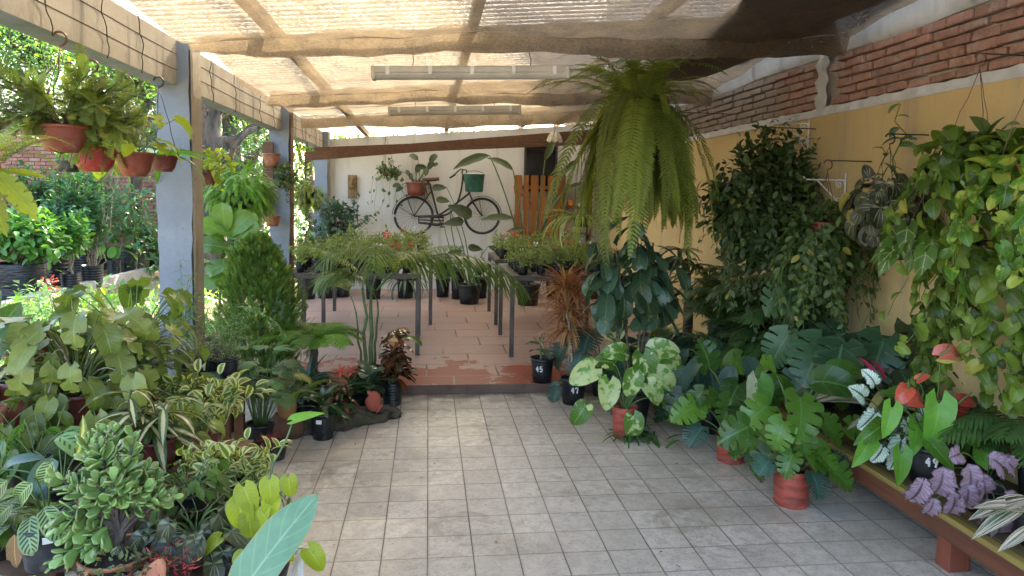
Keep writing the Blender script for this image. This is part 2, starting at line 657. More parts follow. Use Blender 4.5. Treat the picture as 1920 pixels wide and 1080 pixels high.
def stemleaves(fl, fs, P, n, T, size, f0=.2, e=(.1, .7), rad=(.008, .004), start=0.0, dense_top=1.0, k=5, hang=0.0):
    """a stem along P with leaves spiralling up it"""
    P = np.asarray(P, float)
    if fs is not None:
        fs.tube(P, rad, k=k, t=random.random())
    f = f0+(1-f0)*(np.linspace(0, 1, n))**dense_top
    x = np.linspace(0, 1, len(P))
    Q = np.stack([np.interp(f, x, P[:, i]) for i in range(3)], -1)
    a = start+np.arange(n)*2.39996+RNG.uniform(-.3, .3, n)
    el = RNG.uniform(e[0], e[1], n)
    d = az(a, el)+np.array([0, 0, -hang])
    fl.put(T, Q, d, np.array([0, 0, 1.])+RNG.normal(0, .2, (n, 3)), RNG.uniform(size[0], size[1], n)*np.linspace(1.08, .7, n))


def arc(a, b, sag=(0, 0, 0), n=7):
    a, b, sag = np.array(a, float), np.array(b, float), np.array(sag, float)
    s = np.linspace(0, 1, n)[:, None]
    return a*(1-s)+b*s+sag*4*s*(1-s)


def wig(a, b, amp=.02, n=7):
    P = arc(a, b, n=n)
    P[1:-1] += RNG.normal(0, amp, (n-2, 3))
    return P
# ------------------------------------------------------------------ setting materials
def tile_material():
    b = NB('stone_tile')
    s = b.sep(b.obj())
    warp = b.math('MULTIPLY', b.math('SUBTRACT', b.noise(9), .5), .004)
    fx = b.math('DIVIDE', b.math('ADD', b.math('SUBTRACT', s[0], .013), warp), .2063)
    fy = b.math('DIVIDE', b.math('ADD', b.math('SUBTRACT', s[1], 3.076), warp), .2003)
    gx = b.math('ABSOLUTE', b.math('SUBTRACT', b.math('FRACT', fx), .5))
    gy = b.math('ABSOLUTE', b.math('SUBTRACT', b.math('FRACT', fy), .5))
    cell = b.n('CombineXYZ', i={0: b.math('FLOOR', fx), 1: b.math('FLOOR', fy)})
    wn = b.n('TexWhiteNoise', i={0: cell.outputs[0]})
    dx = b.ramp(gx, .4845, .491)
    dy = b.ramp(gy, .4885, .4935)
    joint = b.math('MAXIMUM', dx, b.math('MULTIPLY', dy, .85))
    edge = b.math('MAXIMUM', b.ramp(gx, .44, .49), b.ramp(gy, .44, .49))
    off = b.n('VectorMath', operation='ADD', i={0: b.obj(), 1: wn.outputs['Color']}).outputs[0]
    big = b.noise(3.2, co=off, detail=5)
    cl = b.noise(17, co=off, detail=6, rough=.68)
    pits = b.noise(95, co=off, detail=5, rough=.75, stretch=(.7, 1, 1))
    c = b.mix(wn.outputs['Value'], (.53, .48, .41), (.67, .615, .535))
    c = b.mix(b.ramp(cl, .35, .72), c, (.43, .385, .325))
    c = b.mix(b.math('MULTIPLY', b.ramp(big, .5, .75), .5), c, (.60, .53, .43))
    c = b.mix(b.math('MULTIPLY', b.ramp(pits, .54, .66), .7), c, (.22, .18, .14))
    c = b.mix(b.math('MULTIPLY', b.ramp(b.math('MULTIPLY', pits, cl), .2, .16), .25), c, (.6, .55, .46))
    c = b.mix(b.math('MULTIPLY', edge, .22), c, (.2, .17, .13))
    dirt = b.noise(.9, detail=6, rough=.65)
    c = b.mix(b.math('MULTIPLY', b.ramp(dirt, .48, .72), .55), c, (.20, .16, .115))
    st = b.noise(2.4, detail=8, rough=.72, dist=.8)
    c = b.mix(b.math('MULTIPLY', b.ramp(st, .55, .64), .55), c, (.25, .21, .165))
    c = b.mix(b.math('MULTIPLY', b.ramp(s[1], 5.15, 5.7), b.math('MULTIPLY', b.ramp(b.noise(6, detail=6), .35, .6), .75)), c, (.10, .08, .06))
    sp = b.noise(42, detail=2)
    c = b.mix(b.math('MULTIPLY', b.ramp(sp, .735, .76), .8), c, (.06, .045, .03))
    gcol = b.mix(b.ramp(b.noise(1.6, detail=5), .38, .62), (.10, .078, .056), (.22, .19, .15))
    gcol = b.mix(b.math('MULTIPLY', b.ramp(b.noise(.7, detail=2, stretch=(2.5, .3, 1)), .62, .68), .9), gcol, (.33, .31, .27))
    c = b.mix(joint, c, gcol)
    h = b.math('SUBTRACT', b.math('ADD', b.math('MULTIPLY', cl, .5), b.math('MULTIPLY', pits, .6)), b.math('MULTIPLY', joint, 1.3))
    r = b.math('ADD', b.math('MULTIPLY', pits, .22), b.math('ADD', .2, b.math('MULTIPLY', joint, .3)))
    return b.end(b.bsdf(c, r, b.bump(h, .42, .004), .5))


def terrace_material():
    b = NB('terracotta_slab')
    s = b.sep(b.obj())
    warp = b.math('MULTIPLY', b.math('SUBTRACT', b.noise(3), .5), .03)
    fy = b.math('DIVIDE', b.math('ADD', b.math('SUBTRACT', s[1], 5.97), warp), .415)
    row = b.math('FLOOR', fy)
    fx = b.math('ADD', b.math('DIVIDE', b.math('ADD', s[0], warp), .62), b.math('MULTIPLY', row, .37))
    gx = b.math('ABSOLUTE', b.math('SUBTRACT', b.math('FRACT', fx), .5))
    gy = b.math('ABSOLUTE', b.math('SUBTRACT', b.math('FRACT', fy), .5))
    joint = b.math('MAXIMUM', b.ramp(gx, .486, .491), b.ramp(gy, .482, .489))
    cell = b.n('CombineXYZ', i={0: b.math('FLOOR', fx), 1: row})
    wn = b.n('TexWhiteNoise', i={0: cell.outputs[0]})
    n1 = b.noise(2.6, detail=7, rough=.62)
    n2 = b.noise(30, detail=4)
    c = b.mix(wn.outputs['Value'], (.34, .205, .16), (.43, .275, .22))
    c = b.mix(b.ramp(n1, .35, .7), c, (.36, .27, .235))
    m = b.math('ADD', b.math('MULTIPLY', n1, 2.2), b.math('MULTIPLY', b.ramp(s[1], 7.2, 6.1, False), .75))
    m2 = b.math('ADD', m, b.math('MULTIPLY', b.math('SUBTRACT', n2, .5), .25))
    c = b.mix(b.ramp(m2, 1.66, 1.74), c, (.27, .062, .032))
    c = b.mix(b.math('MULTIPLY', b.ramp(n2, .55, .7), .3), c, (.2, .13, .1))
    c = b.mix(joint, c, b.mix(b.ramp(b.noise(1.3), .4, .6), (.06, .035, .028), (.3, .22, .18)))
    h = b.math('SUBTRACT', b.math('MULTIPLY', n2, .3), joint)
    return b.end(b.bsdf(c, .42, b.bump(h, .4, .005), .5))


def plaster(name, c1, c2, dirt, rough=.75, dirt_amt=.5, sc=1.3, streak=True):
    b = NB(name)
    n = b.noise(sc, detail=6, rough=.6)
    f = b.noise(40, detail=4)
    c = b.mix(b.ramp(n, .3, .7), c1, c2)
    st = b.noise(2.2, detail=5, stretch=(3, 3, .35)) if streak else n
    c = b.mix(b.math('MULTIPLY', b.ramp(st, .52, .75), dirt_amt), c, dirt)
    c = b.mix(b.math('MULTIPLY', b.ramp(b.noise(14, detail=6, rough=.7), .62, .7), dirt_amt*.7), c, dirt)
    c = b.mix(.2, c, b.mix(f, (.5, .5, .5), (1.2, 1.2, 1.2)), 'MULTIPLY')
    return b.end(b.bsdf(c, rough, b.bump(b.math('ADD', f, b.math('MULTIPLY', n, 3)), .3, .006), .3))


def brickmat(name, lo, hi, grime, grime_y=None, mort=False):
    b = NB(name)
    t = b.lc()[2]
    c = b.mix(t, lo, hi)
    n = b.noise(22, detail=5, rough=.65)
    c = b.mix(b.math('MULTIPLY', b.ramp(n, .45, .7), .55), c, tuple(x*.45 for x in lo))
    p = b.noise(7, detail=5, rough=.7)
    c = b.mix(b.math('MULTIPLY', b.ramp(p, .5, .68), .7), c, (.36, .32, .285))
    if grime_y is not None:
        s = b.sep(b.obj())
        g = b.math('ADD', b.ramp(s[1], grime_y, grime_y+.7), b.math('MULTIPLY', b.math('SUBTRACT', p, .5), 1.4))
        c = b.mix(b.math('MULTIPLY', b.ramp(g, .4, .9), .8), c, grime)
    return b.end(b.bsdf(c, .85, b.bump(b.math('ADD', n, p), .7, .008), .2))


def wood(name, c1, c2, rough=.6, sc=6, axis=(1, .08, 1)):
    b = NB(name)
    g = b.noise(sc*4, detail=5, stretch=axis, dist=.6)
    n = b.noise(3, detail=3)
    c = b.mix(b.ramp(g, .3, .7), c1, c2)
    c = b.mix(b.math('MULTIPLY', n, .45), c, tuple(x*.4 for x in c1))
    return b.end(b.bsdf(c, rough, b.bump(g, .35, .004), .35))


M = {}
M['tile'] = tile_material()
M['terrace'] = terrace_material()
M['step'] = plaster('grimy_step_face', (.16, .10, .075), (.1, .07, .055), (.03, .025, .02), .8, .7, 3)
M['yellow'] = plaster('ochre_plaster', (.60, .455, .22), (.53, .39, .18), (.40, .32, .22), .8, .85, 1.1)
M['white_wall'] = plaster('white_plaster', (.72, .69, .63), (.66, .63, .57), (.46, .42, .36), .8, .65, 1.0)
M['conc'] = plaster('weathered_concrete', (.42, .42, .40), (.56, .57, .56), (.17, .16, .14), .85, .75, 2.0)
M['strip'] = plaster('white_mortar_strip', (.62, .63, .63), (.52, .52, .52), (.3, .29, .27), .8, .5, 6)
M['mortar'] = plaster('grey_mortar', (.46, .42, .37), (.36, .33, .29), (.2, .18, .16), .9, .5, 5, False)
M['brick'] = brickmat('red_wall_brick', (.27, .155, .12), (.38, .215, .16), (.23, .205, .175), .2)
M['gbrick'] = brickmat('garden_brick', (.30, .14, .10), (.46, .24, .17), (.2, .18, .16))
M['bluepost'] = plaster('blue_grey_paint', (.25, .285, .335), (.19, .225, .275), (.10, .11, .125), .6, .65, 3.2)
M['beam'] = plaster('board_marked_concrete', (.40, .34, .26), (.31, .265, .20), (.085, .07, .05), .85, .85, 2.6)
M['board'] = wood('brown_timber', (.16, .075, .035), (.10, .045, .022))
M['rafter'] = wood('pale_timber', (.30, .19, .105), (.22, .135, .07))
M['orangewood'] = wood('varnished_orange_wood', (.38, .15, .035), (.27, .095, .022), .45, 6, (1, 1, .08))
M['benchwood'] = wood('dark_red_bench_wood', (.17, .06, .03), (.10, .04, .022), .55)
M['benchtop'] = wood('mossy_yellow_plank', (.30, .23, .06), (.20, .14, .045), .6)
M['benchdark'] = wood('dark_mossy_plank', (.13, .10, .04), (.08, .055, .03), .65)
M['legwood'] = wood('red_brown_painted_wood', (.24, .07, .04), (.18, .05, .03), .5, 5, (1, 1, .1))
M['slab'] = wood('dark_bark_slab', (.075, .04, .022), (.03, .018, .012), .8, 5, (.3, 1, 1))
M['soil'] = plain('potting_soil', (.03, .02, .013), .95, .5, 40, .8, fine=160, bd=.01)
M['blackp'] = plain('black_plastic', (.015, .017, .020), .4, .4, 6, .08, crust=.3)
M['bagp'] = plain('black_grow_bag', (.018, .021, .028), .33, .5, 5, .6, stretch=(1, 1, 3), fine=14, bd=.02)
M['redbag'] = plain('red_plastic_bag', (.42, .075, .045), .42, .35, 5, .35, stretch=(1, 1, 5), fine=40, bd=.006, crust=.4)
M['terra'] = plain('terracotta_plastic', (.27, .065, .038), .42, .2, 4, .06, crust=.4)
M['terra2'] = plain('bright_red_plastic', (.36, .035, .022), .38, .2, 4, .06, crust=.4)
M['maroon'] = plain('maroon_plastic', (.16, .032, .026), .4, .2, 4, .06, crust=.4)
M['clay'] = plain('dusty_clay', (.42, .17, .09), .8, .3, 10, .3, crust=.4)
M['iron'] = plain('dark_brown_iron', (.045, .035, .03), .5, .4, 12, .2)
M['table_iron'] = plain('grey_brown_painted_steel', (.085, .07, .06), .45, .3, 6, .1)
M['whitemetal'] = plain('white_enamel', (.72, .72, .7), .4, .1, 8, .05)
M['wire'] = plain('brown_wire', (.16, .075, .04), .5, .3)
M['darkwire'] = plain('dark_wire', (.03, .026, .024), .5, .3)
M['stem'] = plain('green_stem', (.10, .17, .045), .5, .3)
M['wood_stem'] = plain('woody_stem', (.14, .10, .06), .75, .4, 30, .4)
M['bark'] = plain('grey_bark', (.13, .105, .085), .9, .5, 9, .9, stretch=(1, 1, .25), fine=30, bd=.03)
M['palestem'] = plain('pale_cane', (.36, .31, .22), .7, .35, 40, .4, stretch=(.3, .3, 2))
M['rhead'] = plain('red_petal', (.55, .02, .02), .45, .3)
M['white'] = plain('white_paper', (.78, .77, .74), .6, .1)
M['paint_white'] = plain('white_paint_mark', (.8, .8, .8), .6, .05)
M['kerb'] = plaster('concrete_kerb', (.42, .40, .37), (.34, .32, .29), (.2, .18, .15), .9, .5, 3)


def roof_mat(rear=False):
    b = NB('translucent_roof_sheet')
    n = b.noise(4, detail=6, rough=.7)
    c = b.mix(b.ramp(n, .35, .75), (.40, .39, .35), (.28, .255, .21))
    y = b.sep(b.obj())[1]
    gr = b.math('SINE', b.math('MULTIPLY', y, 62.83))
    c = b.mix(b.math('MULTIPLY', b.ramp(gr, .1, -.9), .72), c, (.08, .07, .055))  # groove dirt deepened in colour to stand in for corrugation shading
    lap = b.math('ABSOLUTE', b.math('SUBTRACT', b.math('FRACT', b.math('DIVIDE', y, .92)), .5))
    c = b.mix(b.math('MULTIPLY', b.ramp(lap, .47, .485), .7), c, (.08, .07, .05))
    tr = b.n('BsdfTranslucent')
    b.set(tr, 'Color', c)
    tp = b.n('BsdfTransparent')
    b.set(tp, 'Color', (.9, .88, .82))
    d = b.bsdf(c, .35)
    return b.end(b.mixs(.0 if rear else .13, b.mixs(.8, d, tr.outputs[0]), tp.outputs[0]))


def net_mat(name, dark, trc, hole, trf):
    b = NB(name)
    n = b.noise(75, detail=3, rough=.8, stretch=(.6, 1.5, 1))
    n2 = b.noise(5, detail=5)
    leafs = b.ramp(b.noise(16, detail=3), .70, .73)
    tr = b.n('BsdfTranslucent')
    b.set(tr, 'Color', b.mix(b.ramp(n2, .3, .7), trc, tuple(x*.55+.04 for x in trc)))
    d = b.bsdf(dark, .8, None, .2)
    s = b.mixs(trf, d, tr.outputs[0])
    tp = b.n('BsdfTransparent')
    f = b.math('MULTIPLY', b.ramp(n, .5-.08, .5+.10), b.math('SUBTRACT', 1.0, leafs))
    return b.end(b.mixs(b.math('MULTIPLY', f, hole), s, tp.outputs[0]))


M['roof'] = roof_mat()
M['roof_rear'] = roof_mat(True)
M['net'] = net_mat('shade_net', (.075, .055, .038), (.50, .375, .235), .34, .5)
M['netdark'] = net_mat('doubled_shade_net', (.06, .045, .034), (.10, .075, .05), .0, .35)
M['nethem'] = net_mat('folded_net_hem', (.16, .118, .075), (.55, .40, .23), .22, .62)


def glassmat(name, col, rough):
    b = NB(name)
    return b.end(b.bsdf(col, rough, None, .7))


M['darkglass'] = glassmat('dark_window_glass', (.012, .012, .012), .12)
M['diffuser'] = plain('clouded_lamp_cover', (.50, .475, .41), .35, .12, 7, .1)

# ------------------------------------------------------------------ floor, ground
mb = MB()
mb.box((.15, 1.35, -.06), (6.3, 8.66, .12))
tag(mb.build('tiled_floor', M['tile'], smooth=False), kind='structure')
mb = MB()
mb.box((.72, 8.72, -.055), (5.0, 6.06, .262))
o = tag(mb.build('terracotta_terrace', M['terrace'], smooth=False), kind='structure')
o.data.materials.append(M['step'])
for pg in o.data.polygons:
    if pg.normal.z < .5:
        pg.material_index = 1
TZ = .076


def ground_mat():
    b = NB('garden_soil')
    n = b.noise(1.1, detail=7, rough=.65)
    f = b.noise(30, detail=5, rough=.7)
    c = b.mix(b.ramp(n, .35, .65), (.26, .20, .135), (.12, .10, .06))
    c = b.mix(b.math('MULTIPLY', b.ramp(n, .55, .7), .7), c, (.075, .10, .035))
    c = b.mix(b.ramp(f, .4, .75), c, (.33, .26, .18))
    return b.end(b.bsdf(c, .95, b.bump(f, .9, .03), .2))


mb = MB()
g = np.stack(np.meshgrid(np.linspace(-70, 70, 141), np.linspace(-40, 100, 141), indexing='ij'), -1)
z = -.05+.03*np.sin(g[..., 0]*.9)*np.sin(g[..., 1]*.7)
mb.grid(np.concatenate([g, z[..., None]], -1))
tag(mb.build('garden_ground', ground_mat()), kind='structure')

# ------------------------------------------------------------------ right boundary wall
WX = 2.9
w = root('boundary_wall', 'ochre plastered wall with bare red brick and concrete band above', 'wall', (WX, 5, 0))
mb = MB()
n_y, n_z = 60, 14
yy = np.linspace(-5.2, 6.6, n_y)
P = np.array([[[0.012*sin(y*1.3)*sin(zz*3), y, zz] for zz in np.linspace(0, 2.272, n_z)] for y in yy])
mb.grid(P[::-1])
mb.box((.14, .7, 1.13), (.2, 11.8, 2.27))
mb.build('plaster', M['yellow'], w)
mb = MB()
P = np.array([[[-.012-.012*random.random(), y, zz] for zz in (2.262, 2.285+.008*random.random(), 2.312+.014*random.random())] for y in np.linspace(-5.2, 6.6, 160)])
mb.grid(P[::-1])
mb.box((.02, .7, 2.285), (.06, 11.8, .05))
mb.build('mortar_strip', M['strip'], w, smooth=False)
mb = MB()
mb.box((.13, .7, 2.50), (.2, 11.8, .40))
mb.build('mortar_bed', M['mortar'], w, smooth=False)
mb = MB()
for r_ in range(6):
    y = -5.15+(.115 if r_ % 2 else 0)
    while y < 6.5:
        L = random.uniform(.195, .225)
        if not (-.12 < y+L/2 < .05):
            mb.box((.03+random.uniform(-.01, .008), y+L/2, 2.347+r_*.0605), (.09, L-random.uniform(.012, .02), .046+random.uniform(-.004, .004)), jit=.006)
        y += L
o = mb.build('brickwork', M['brick'], w, smooth=False)
bevel(o, .008, 2)
mb = MB()
P = np.array([[[-.028-.012*sin(i*2.1+j)-.008*random.random(), -.02+(j-2)*.035*(1+.2*sin(i*1.7)), 2.31+i*.04] for j in range(5)] for i in range(11)])
mb.grid(P)
mb.build('mortar_column', M['conc'], w)
mb = MB()
P = np.array([[[-.02+.012*sin(y*5)+.01*random.random()+(0.02 if zz < 2.7 else 0), y, zz+.012*sin(y*2.3)] for zz in (2.69, 2.72, 2.8, 2.9, 3.0, 3.02)] for y in np.linspace(-5.2, 6.6, 120)])
mb.grid(P[::-1])
mb.box((.13, .7, 2.86), (.2, 11.8, .32))
mb.build('concrete_band', M['conc'], w)
mb = MB()
for r_ in range(4):
    y = -5.15+(.115 if r_ % 2 else 0)
    while y < 6.5:
        mb.box((.06, y+.105, 3.055+r_*.0605), (.12, .195, .046), jit=.006)
        y += .21
mb.build('brickwork', M['brick'], w, smooth=False)

# ------------------------------------------------------------------ back wall
BY = 11.5
w = root('back_wall', 'white plastered end wall that the bicycle hangs on', 'wall', (.6, BY, 0))
mb = MB()
P = np.array([[[x, -.004*sin(x*2+zz*3), -.1+zz*(2.45+.085*(x+2.2)+.1)] for x in np.linspace(-2.22, 2.29, 30)] for zz in np.linspace(0, 1, 16)])
mb.grid(P)
mb.box((.035, .13, 1.2), (4.51, .22, 2.5))
mb.build('plaster', M['white_wall'], w)
a, c_ = atY(985, 281, BY-.02), atY(1042, 342, BY-.02)
cx, cz, ww, hh = (a[0]+c_[0])/2-.6, (a[2]+c_[2])/2, c_[0]-a[0], a[2]-c_[2]
f = MB()
f.box((cx, -.02, cz), (ww, .03, hh+.3))
win = f.build('window', M['darkglass'], w, smooth=False)
f = MB()
f.box((cx-ww/2, -.03, cz), (.03, .05, hh+.34))
f.box((cx+ww/2, -.03, cz), (.03, .05, hh+.34))
f.box((cx, -.03, cz+hh/2+.16), (ww, .05, .03))
f.build('window_frame', M['iron'], win, smooth=False)

# ------------------------------------------------------------------ pillars and beam
for i, (y0, lab) in enumerate(((4.88, 'nearest blue grey concrete pillar, tall and wide beside the red hanging bowls'), (8.2, 'middle blue grey pillar with terracotta pots mounted on a board'), (11.28, 'farthest blue grey pillar in the corner against the white wall'))):
    p = root('pillar', lab, 'pillar', (-1.655, y0+.11, 0), 'concrete pillars along the garden side')
    mb = MB()
    ns = 26
    zz = np.linspace(-.1, 2.585, ns)
    for k in range(ns-1):
        pass
    ring = []
    for zv in zz:
        j = .005*sin(zv*5+i)+random.uniform(-.004, .004)
        hx, hy = .105+j, .11+random.uniform(-.003, .003)
        ring.append([[-hx, -hy, zv], [0, -hy-.002, zv], [hx, -hy, zv], [hx, 0, zv], [hx, hy, zv], [-hx, hy, zv], [-hx, 0, zv], [-hx, -hy, zv]])
    mb.grid(np.array(ring)[:, ::-1])
    mb.build('shaft', M['bluepost'], p, smooth=False)
    mb = MB()
    for a_ in range(3):
        pass
    zz2 = np.linspace(.02, 2.58, 40)
    P = np.array([[[.111, -.10, zv], [.119+random.uniform(-.003, .003), -.085, zv], [.121+random.uniform(-.004, .004), .02, zv], [.118, .095, zv], [.108, .105, zv]] for zv in zz2])
    mb.grid(P)
    mb.build('edge_board', M['board'] if i == 1 else M['beam'], p, smooth=False)
bm_ = root('ring_beam', 'long board-marked concrete beam along the open garden side', 'beam', (-1.70, 5, 0))
mb = MB()
mb.box((0, 1.3, 2.445), (.15, 12.5, .29))
o = mb.build('beam_body', M['beam'], bm_, smooth=False)
o.data.materials.append(M['bluepost'])
for pg in o.data.polygons:
    if pg.normal.z < -.5 or pg.normal.x < -.5:
        pg.material_index = 1
mb = MB()
yv = -4.3
for zv in (2.40, 2.50):
    P = np.array([[[.0765, y, zv-.0025+.004*sin(y*3)], [.0785, y, zv+.004*sin(y*3)], [.0765, y, zv+.0025+.004*sin(y*3)]] for y in np.linspace(-4.9, 7.4, 140)])
    mb.grid(P)
mb.build('board_ridge', M['step'], bm_, smooth=False)
mb = MB()
for y in (-3.3, -2.62, -2.2, -1.75, -1.2, -.75, .55, 1.2, 2.1, 2.7, 3.6, 4.4, 5.5):
    x = np.linspace(0, 1, 12)
    mb.tube(np.stack([.08+.012*np.abs(np.sin(x*9)), y+.05*x+.02*np.sin(x*7+y*3), 2.62-.34*x], -1), .0028, 4)
mb.build('tie_wire', M['darkwire'], bm_)

# ------------------------------------------------------------------ roof


def rz_(x, y):
    return 2.69+.085*(x+1.6)-.012*y


rf = root('corrugated_roof', 'lean-to roof of translucent corrugated sheets on timber rafters', 'roof', (0, 5, 2.7))
mb = MB()
xs = np.linspace(-1.95, 3.0, 6)
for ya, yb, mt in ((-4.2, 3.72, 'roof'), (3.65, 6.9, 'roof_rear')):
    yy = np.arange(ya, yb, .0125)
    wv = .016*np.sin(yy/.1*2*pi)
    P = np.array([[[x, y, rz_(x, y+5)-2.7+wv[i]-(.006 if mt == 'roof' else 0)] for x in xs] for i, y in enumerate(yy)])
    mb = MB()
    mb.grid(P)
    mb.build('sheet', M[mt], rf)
for (px, py) in ((470, 2), (900, 2), (1272, 20), (1480, 2)):
    d = _ray(px, py)
    k = (rz_(0, 4)-.07-H+.09*d[0]*2)/d[2]
    X = float(d[0]*k)
    f = MB()
    f.bar((X, -4.15, rz_(X, .85)-2.7-.055), (X, 6.8, rz_(X, 11.8)-2.7-.055), .06, .07)
    f.build('rafter', M['rafter'], rf, smooth=False)
f = MB()
for (Y, l, r) in ((9.5, (690, 284), (1100, 252)), (10.3, (850, 274), (1100, 264)),):
    a, c_ = atY(*l, Y), atY(*r, Y)
    d = (c_-a)/(c_[0]-a[0])
    a2, c2 = a+d*(-1.6-a[0]), a+d*(2.85-a[0])
    f = MB()
    f.bar(a2-arr(0, 5, 2.7), c2-arr(0, 5, 2.7), .07, .115)
    f.build('cross_beam', M['board'], rf, smooth=False)

# ------------------------------------------------------------------ shade net: three panels, each falling to a folded hem
hems = [(4.40, 2.565, 2.46), (6.62, 2.535, 2.43), (8.62, 2.57, 2.415)]
starts = [.85, 4.62, 6.84]
for i, ((hy, hz, hb), y0) in enumerate(zip(hems, starts)):
    lab = ('front shade net panel, widest and sunlit tan near the camera', 'middle shade net panel between the two strip lamps', 'rear shade net panel ending in a dark straight hem')[i]
    o = root('shade_net', lab, 'shade net', (0, hy, 2.6), 'shade net panels under the roof')
    xs = np.linspace((-1.40, -1.46, -1.5)[i], 2.72, 70)
    ys = np.linspace(0, 1, 60)
    P = []
    for s in ys:
        row = []
        for x in xs:
            Y = y0+(hy-y0)*s
            top = rz_(x, Y)-.085
            low = hz+.045*(x+.2)+.018*sin(x*2.1+1+i)+.010*sin(x*5.3+i*2)
            k = s**2.2 if i == 0 else (s**1.3)
            zt = top*(1-k)+low*k-.03*sin(pi*s)*(1+.5*sin(x*3+i))+.008*sin(x*9+Y*4)+.006*sin(x*17-Y*11)
            xx = x+.03*sin(Y*2.6+i) if x < -1.3 else x
            row.append([xx, Y-hy, zt-2.6])
        P.append(row)
    mb = MB()
    mb.grid(np.array(P))
    mb.build('net_sheet', M['net'], o)
    # the hem: hangs down, turns under and runs back up
    P = []
    for j, s in enumerate(np.linspace(0, 1, 14)):
        row = []
        for x in xs:
            top = hz+.045*(x+.2)+.018*sin(x*2.1+1+i)+.010*sin(x*5.3+i*2)
            lift = .05*math.exp(-((x+.02)/.30)**4)+.045*math.exp(-((x-.62)/.2)**4) if i < 2 else 0
            bot = hb+.035*(x+.2)+lift+.012*sin(x*3.1+i*2)+.008*sin(x*8+i)+.004*sin(x*21)
            wr = .010*sin(x*37+3*sin(x*4))+.007*sin(x*71+i)
            if s < .5:
                k = s*2
                row.append([x, .012*sin(x*5)+.06*k+wr*(.25+k), (top*(1-k)+bot*k)-2.6])
            else:
                k = (s-.5)*2
                row.append([x, .012*sin(x*5)*(1-k)+.06+.16*k+wr*1.25*(1-k), (bot-lift*min(1, k*6))*(1-k)-2.6+(rz_(x, hy+.2)-.1)*k-.0+(-.02*sin(pi*k))])
        P.append(row)
    mb = MB()
    mb.grid(np.array(P[:8]))
    mb.build('net_hem', M['net'], o)
    mb = MB()
    mb.grid(np.array(P[7:]))
    mb.build('hem_return', M['nethem'], o)
# dark doubled drape by the wall
o = root('net_drape', 'dark brown doubled net drape sagging against the brick wall', 'shade net', (2.3, 4.2, 2.7))
P = []
for s in np.linspace(0, 1, 40):
    Y = .9+4.85*s
    row = []
    for q in np.linspace(0, 1, 26):
        x0 = 1.56+.30*max(0, (Y-3.2)/2.6)+.06*sin(Y*1.9)
        x1 = np.interp(Y, [0, 3.78, 4.72, 5.66, 6], [2.5, 2.66, 2.655, 2.66, 2.6])+.02*sin(Y*3)
        x = x0+(x1-x0)*q
        zt = 2.70+.115*q-.05*sin(pi*q)*(1+.4*sin(Y*2.3))+.012*sin(Y*5+q*4)-.07*max(0, s-.9)/.1*(1-.4*q)+.016*(4-Y)*(1-q)*.6
        row.append([x-2.3, Y-4.2, zt-2.7])
    P.append(row)
mb = MB()
mb.grid(np.array(P))
mb.build('net_sheet', M['netdark'], o)

# ------------------------------------------------------------------ strip lamps
for (l, r, Y, lab) in (((697, 139), (1066, 138), 4.52, 'nearer long grey strip lamp, larger in view, under the first net hem'), ((728, 210), (976, 207), 6.74, 'farther strip lamp with clips under the second net hem')):
    a, c_ = atY(*l, Y), atY(*r, Y)
    L = c_[0]-a[0]
    t = root('strip_lamp', lab, 'lamp', (a+c_)/2, 'fluorescent strip lamps')
    t.rotation_euler = (0, -math.atan2(c_[2]-a[2], L), 0)
    f = MB()
    f.box((0, 0, .022), (L-.02, .10, .045))
    bevel(f.build('housing', M['diffuser'], t, smooth=False), .012, 3)
    f = MB()
    k = np.linspace(pi, 2*pi, 12)
    P = np.array([[[x, .046*cos(q), .036*sin(q)] for q in k] for x in np.linspace(-L/2+.02, L/2-.02, 12)])
    f.grid(P)
    f.build('cover', M['diffuser'], t)
    for s in (-1, 1):
        f = MB()
        f.box((s*(L/2-.012), 0, .005), (.03, .105, .085))
        bevel(f.build('end_cap', M['diffuser'], t, smooth=False), .012, 3)
    for q in (-.42, -.21, 0, .21, .42):
        f = MB()
        f.box((q*L, -.053, .015), (.024, .008, .05))
        f.build('clip', M['whitemetal'], t, smooth=False)
    for q in (-.3, .3):
        f = MB()
        f.tube(wig((q*L, 0, .04), (q*L+.02, .02, .30), .004), .0025, 4)
        f.build('hanging_wire', M['darkwire'], t)

nb = root('roof_shade_block', 'plain tall unseen block added beyond the right boundary wall to shade the roof', 'unseen shade block', (8.95, 15.5, 0))  # added unseen block that casts the grey shade on the right roof half
mb = MB()
mb.box((0, 0, 7.5), (9, 5, 15))
mb.build('wall', M['white_wall'], nb, smooth=False)
for fl_ in range(4):
    for k in range(3):
        mb = MB()
        mb.box((-3+3*k, -2.51, 2+3.4*fl_), (1.3, .06, 1.4))
        mb.build('window', M['darkglass'], nb, smooth=False)  # window panels on the added shade block
# ------------------------------------------------------------------ leaf materials
G = dict
LM = {}
LM['fern'] = leafmat('fern_green', (.15, .19, .03), rough=.5, trans=.38, veins=.1, age=.5)
LM['fern_lime'] = leafmat('fresh_fern_green', (.13, .26, .03), rough=.5, trans=.4, veins=.1, age=.5)
LM['fern_gold'] = leafmat('yellow_fern_green', (.22, .27, .03), rough=.5, trans=.4, veins=.1)
LM['conifer'] = leafmat('cypress_green', (.10, .185, .03), rough=.6, trans=.25, veins=0, tv=.6)
LM['hang_conifer'] = leafmat('olive_feathery', (.16, .21, .045), rough=.6, trans=.35, veins=0, tv=.6)
LM['dark'] = leafmat('dark_glossy_leaf', (.03, .07, .02), rough=.28, trans=.2, veins=.22, tv=.5, age=.5)
LM['mid'] = leafmat('mid_green_leaf', (.075, .145, .025), rough=.35, trans=.3, veins=.2, age=.5)
LM['bright'] = leafmat('bright_green_leaf', (.10, .24, .03), rough=.36, trans=.35, veins=.18, age=.5)
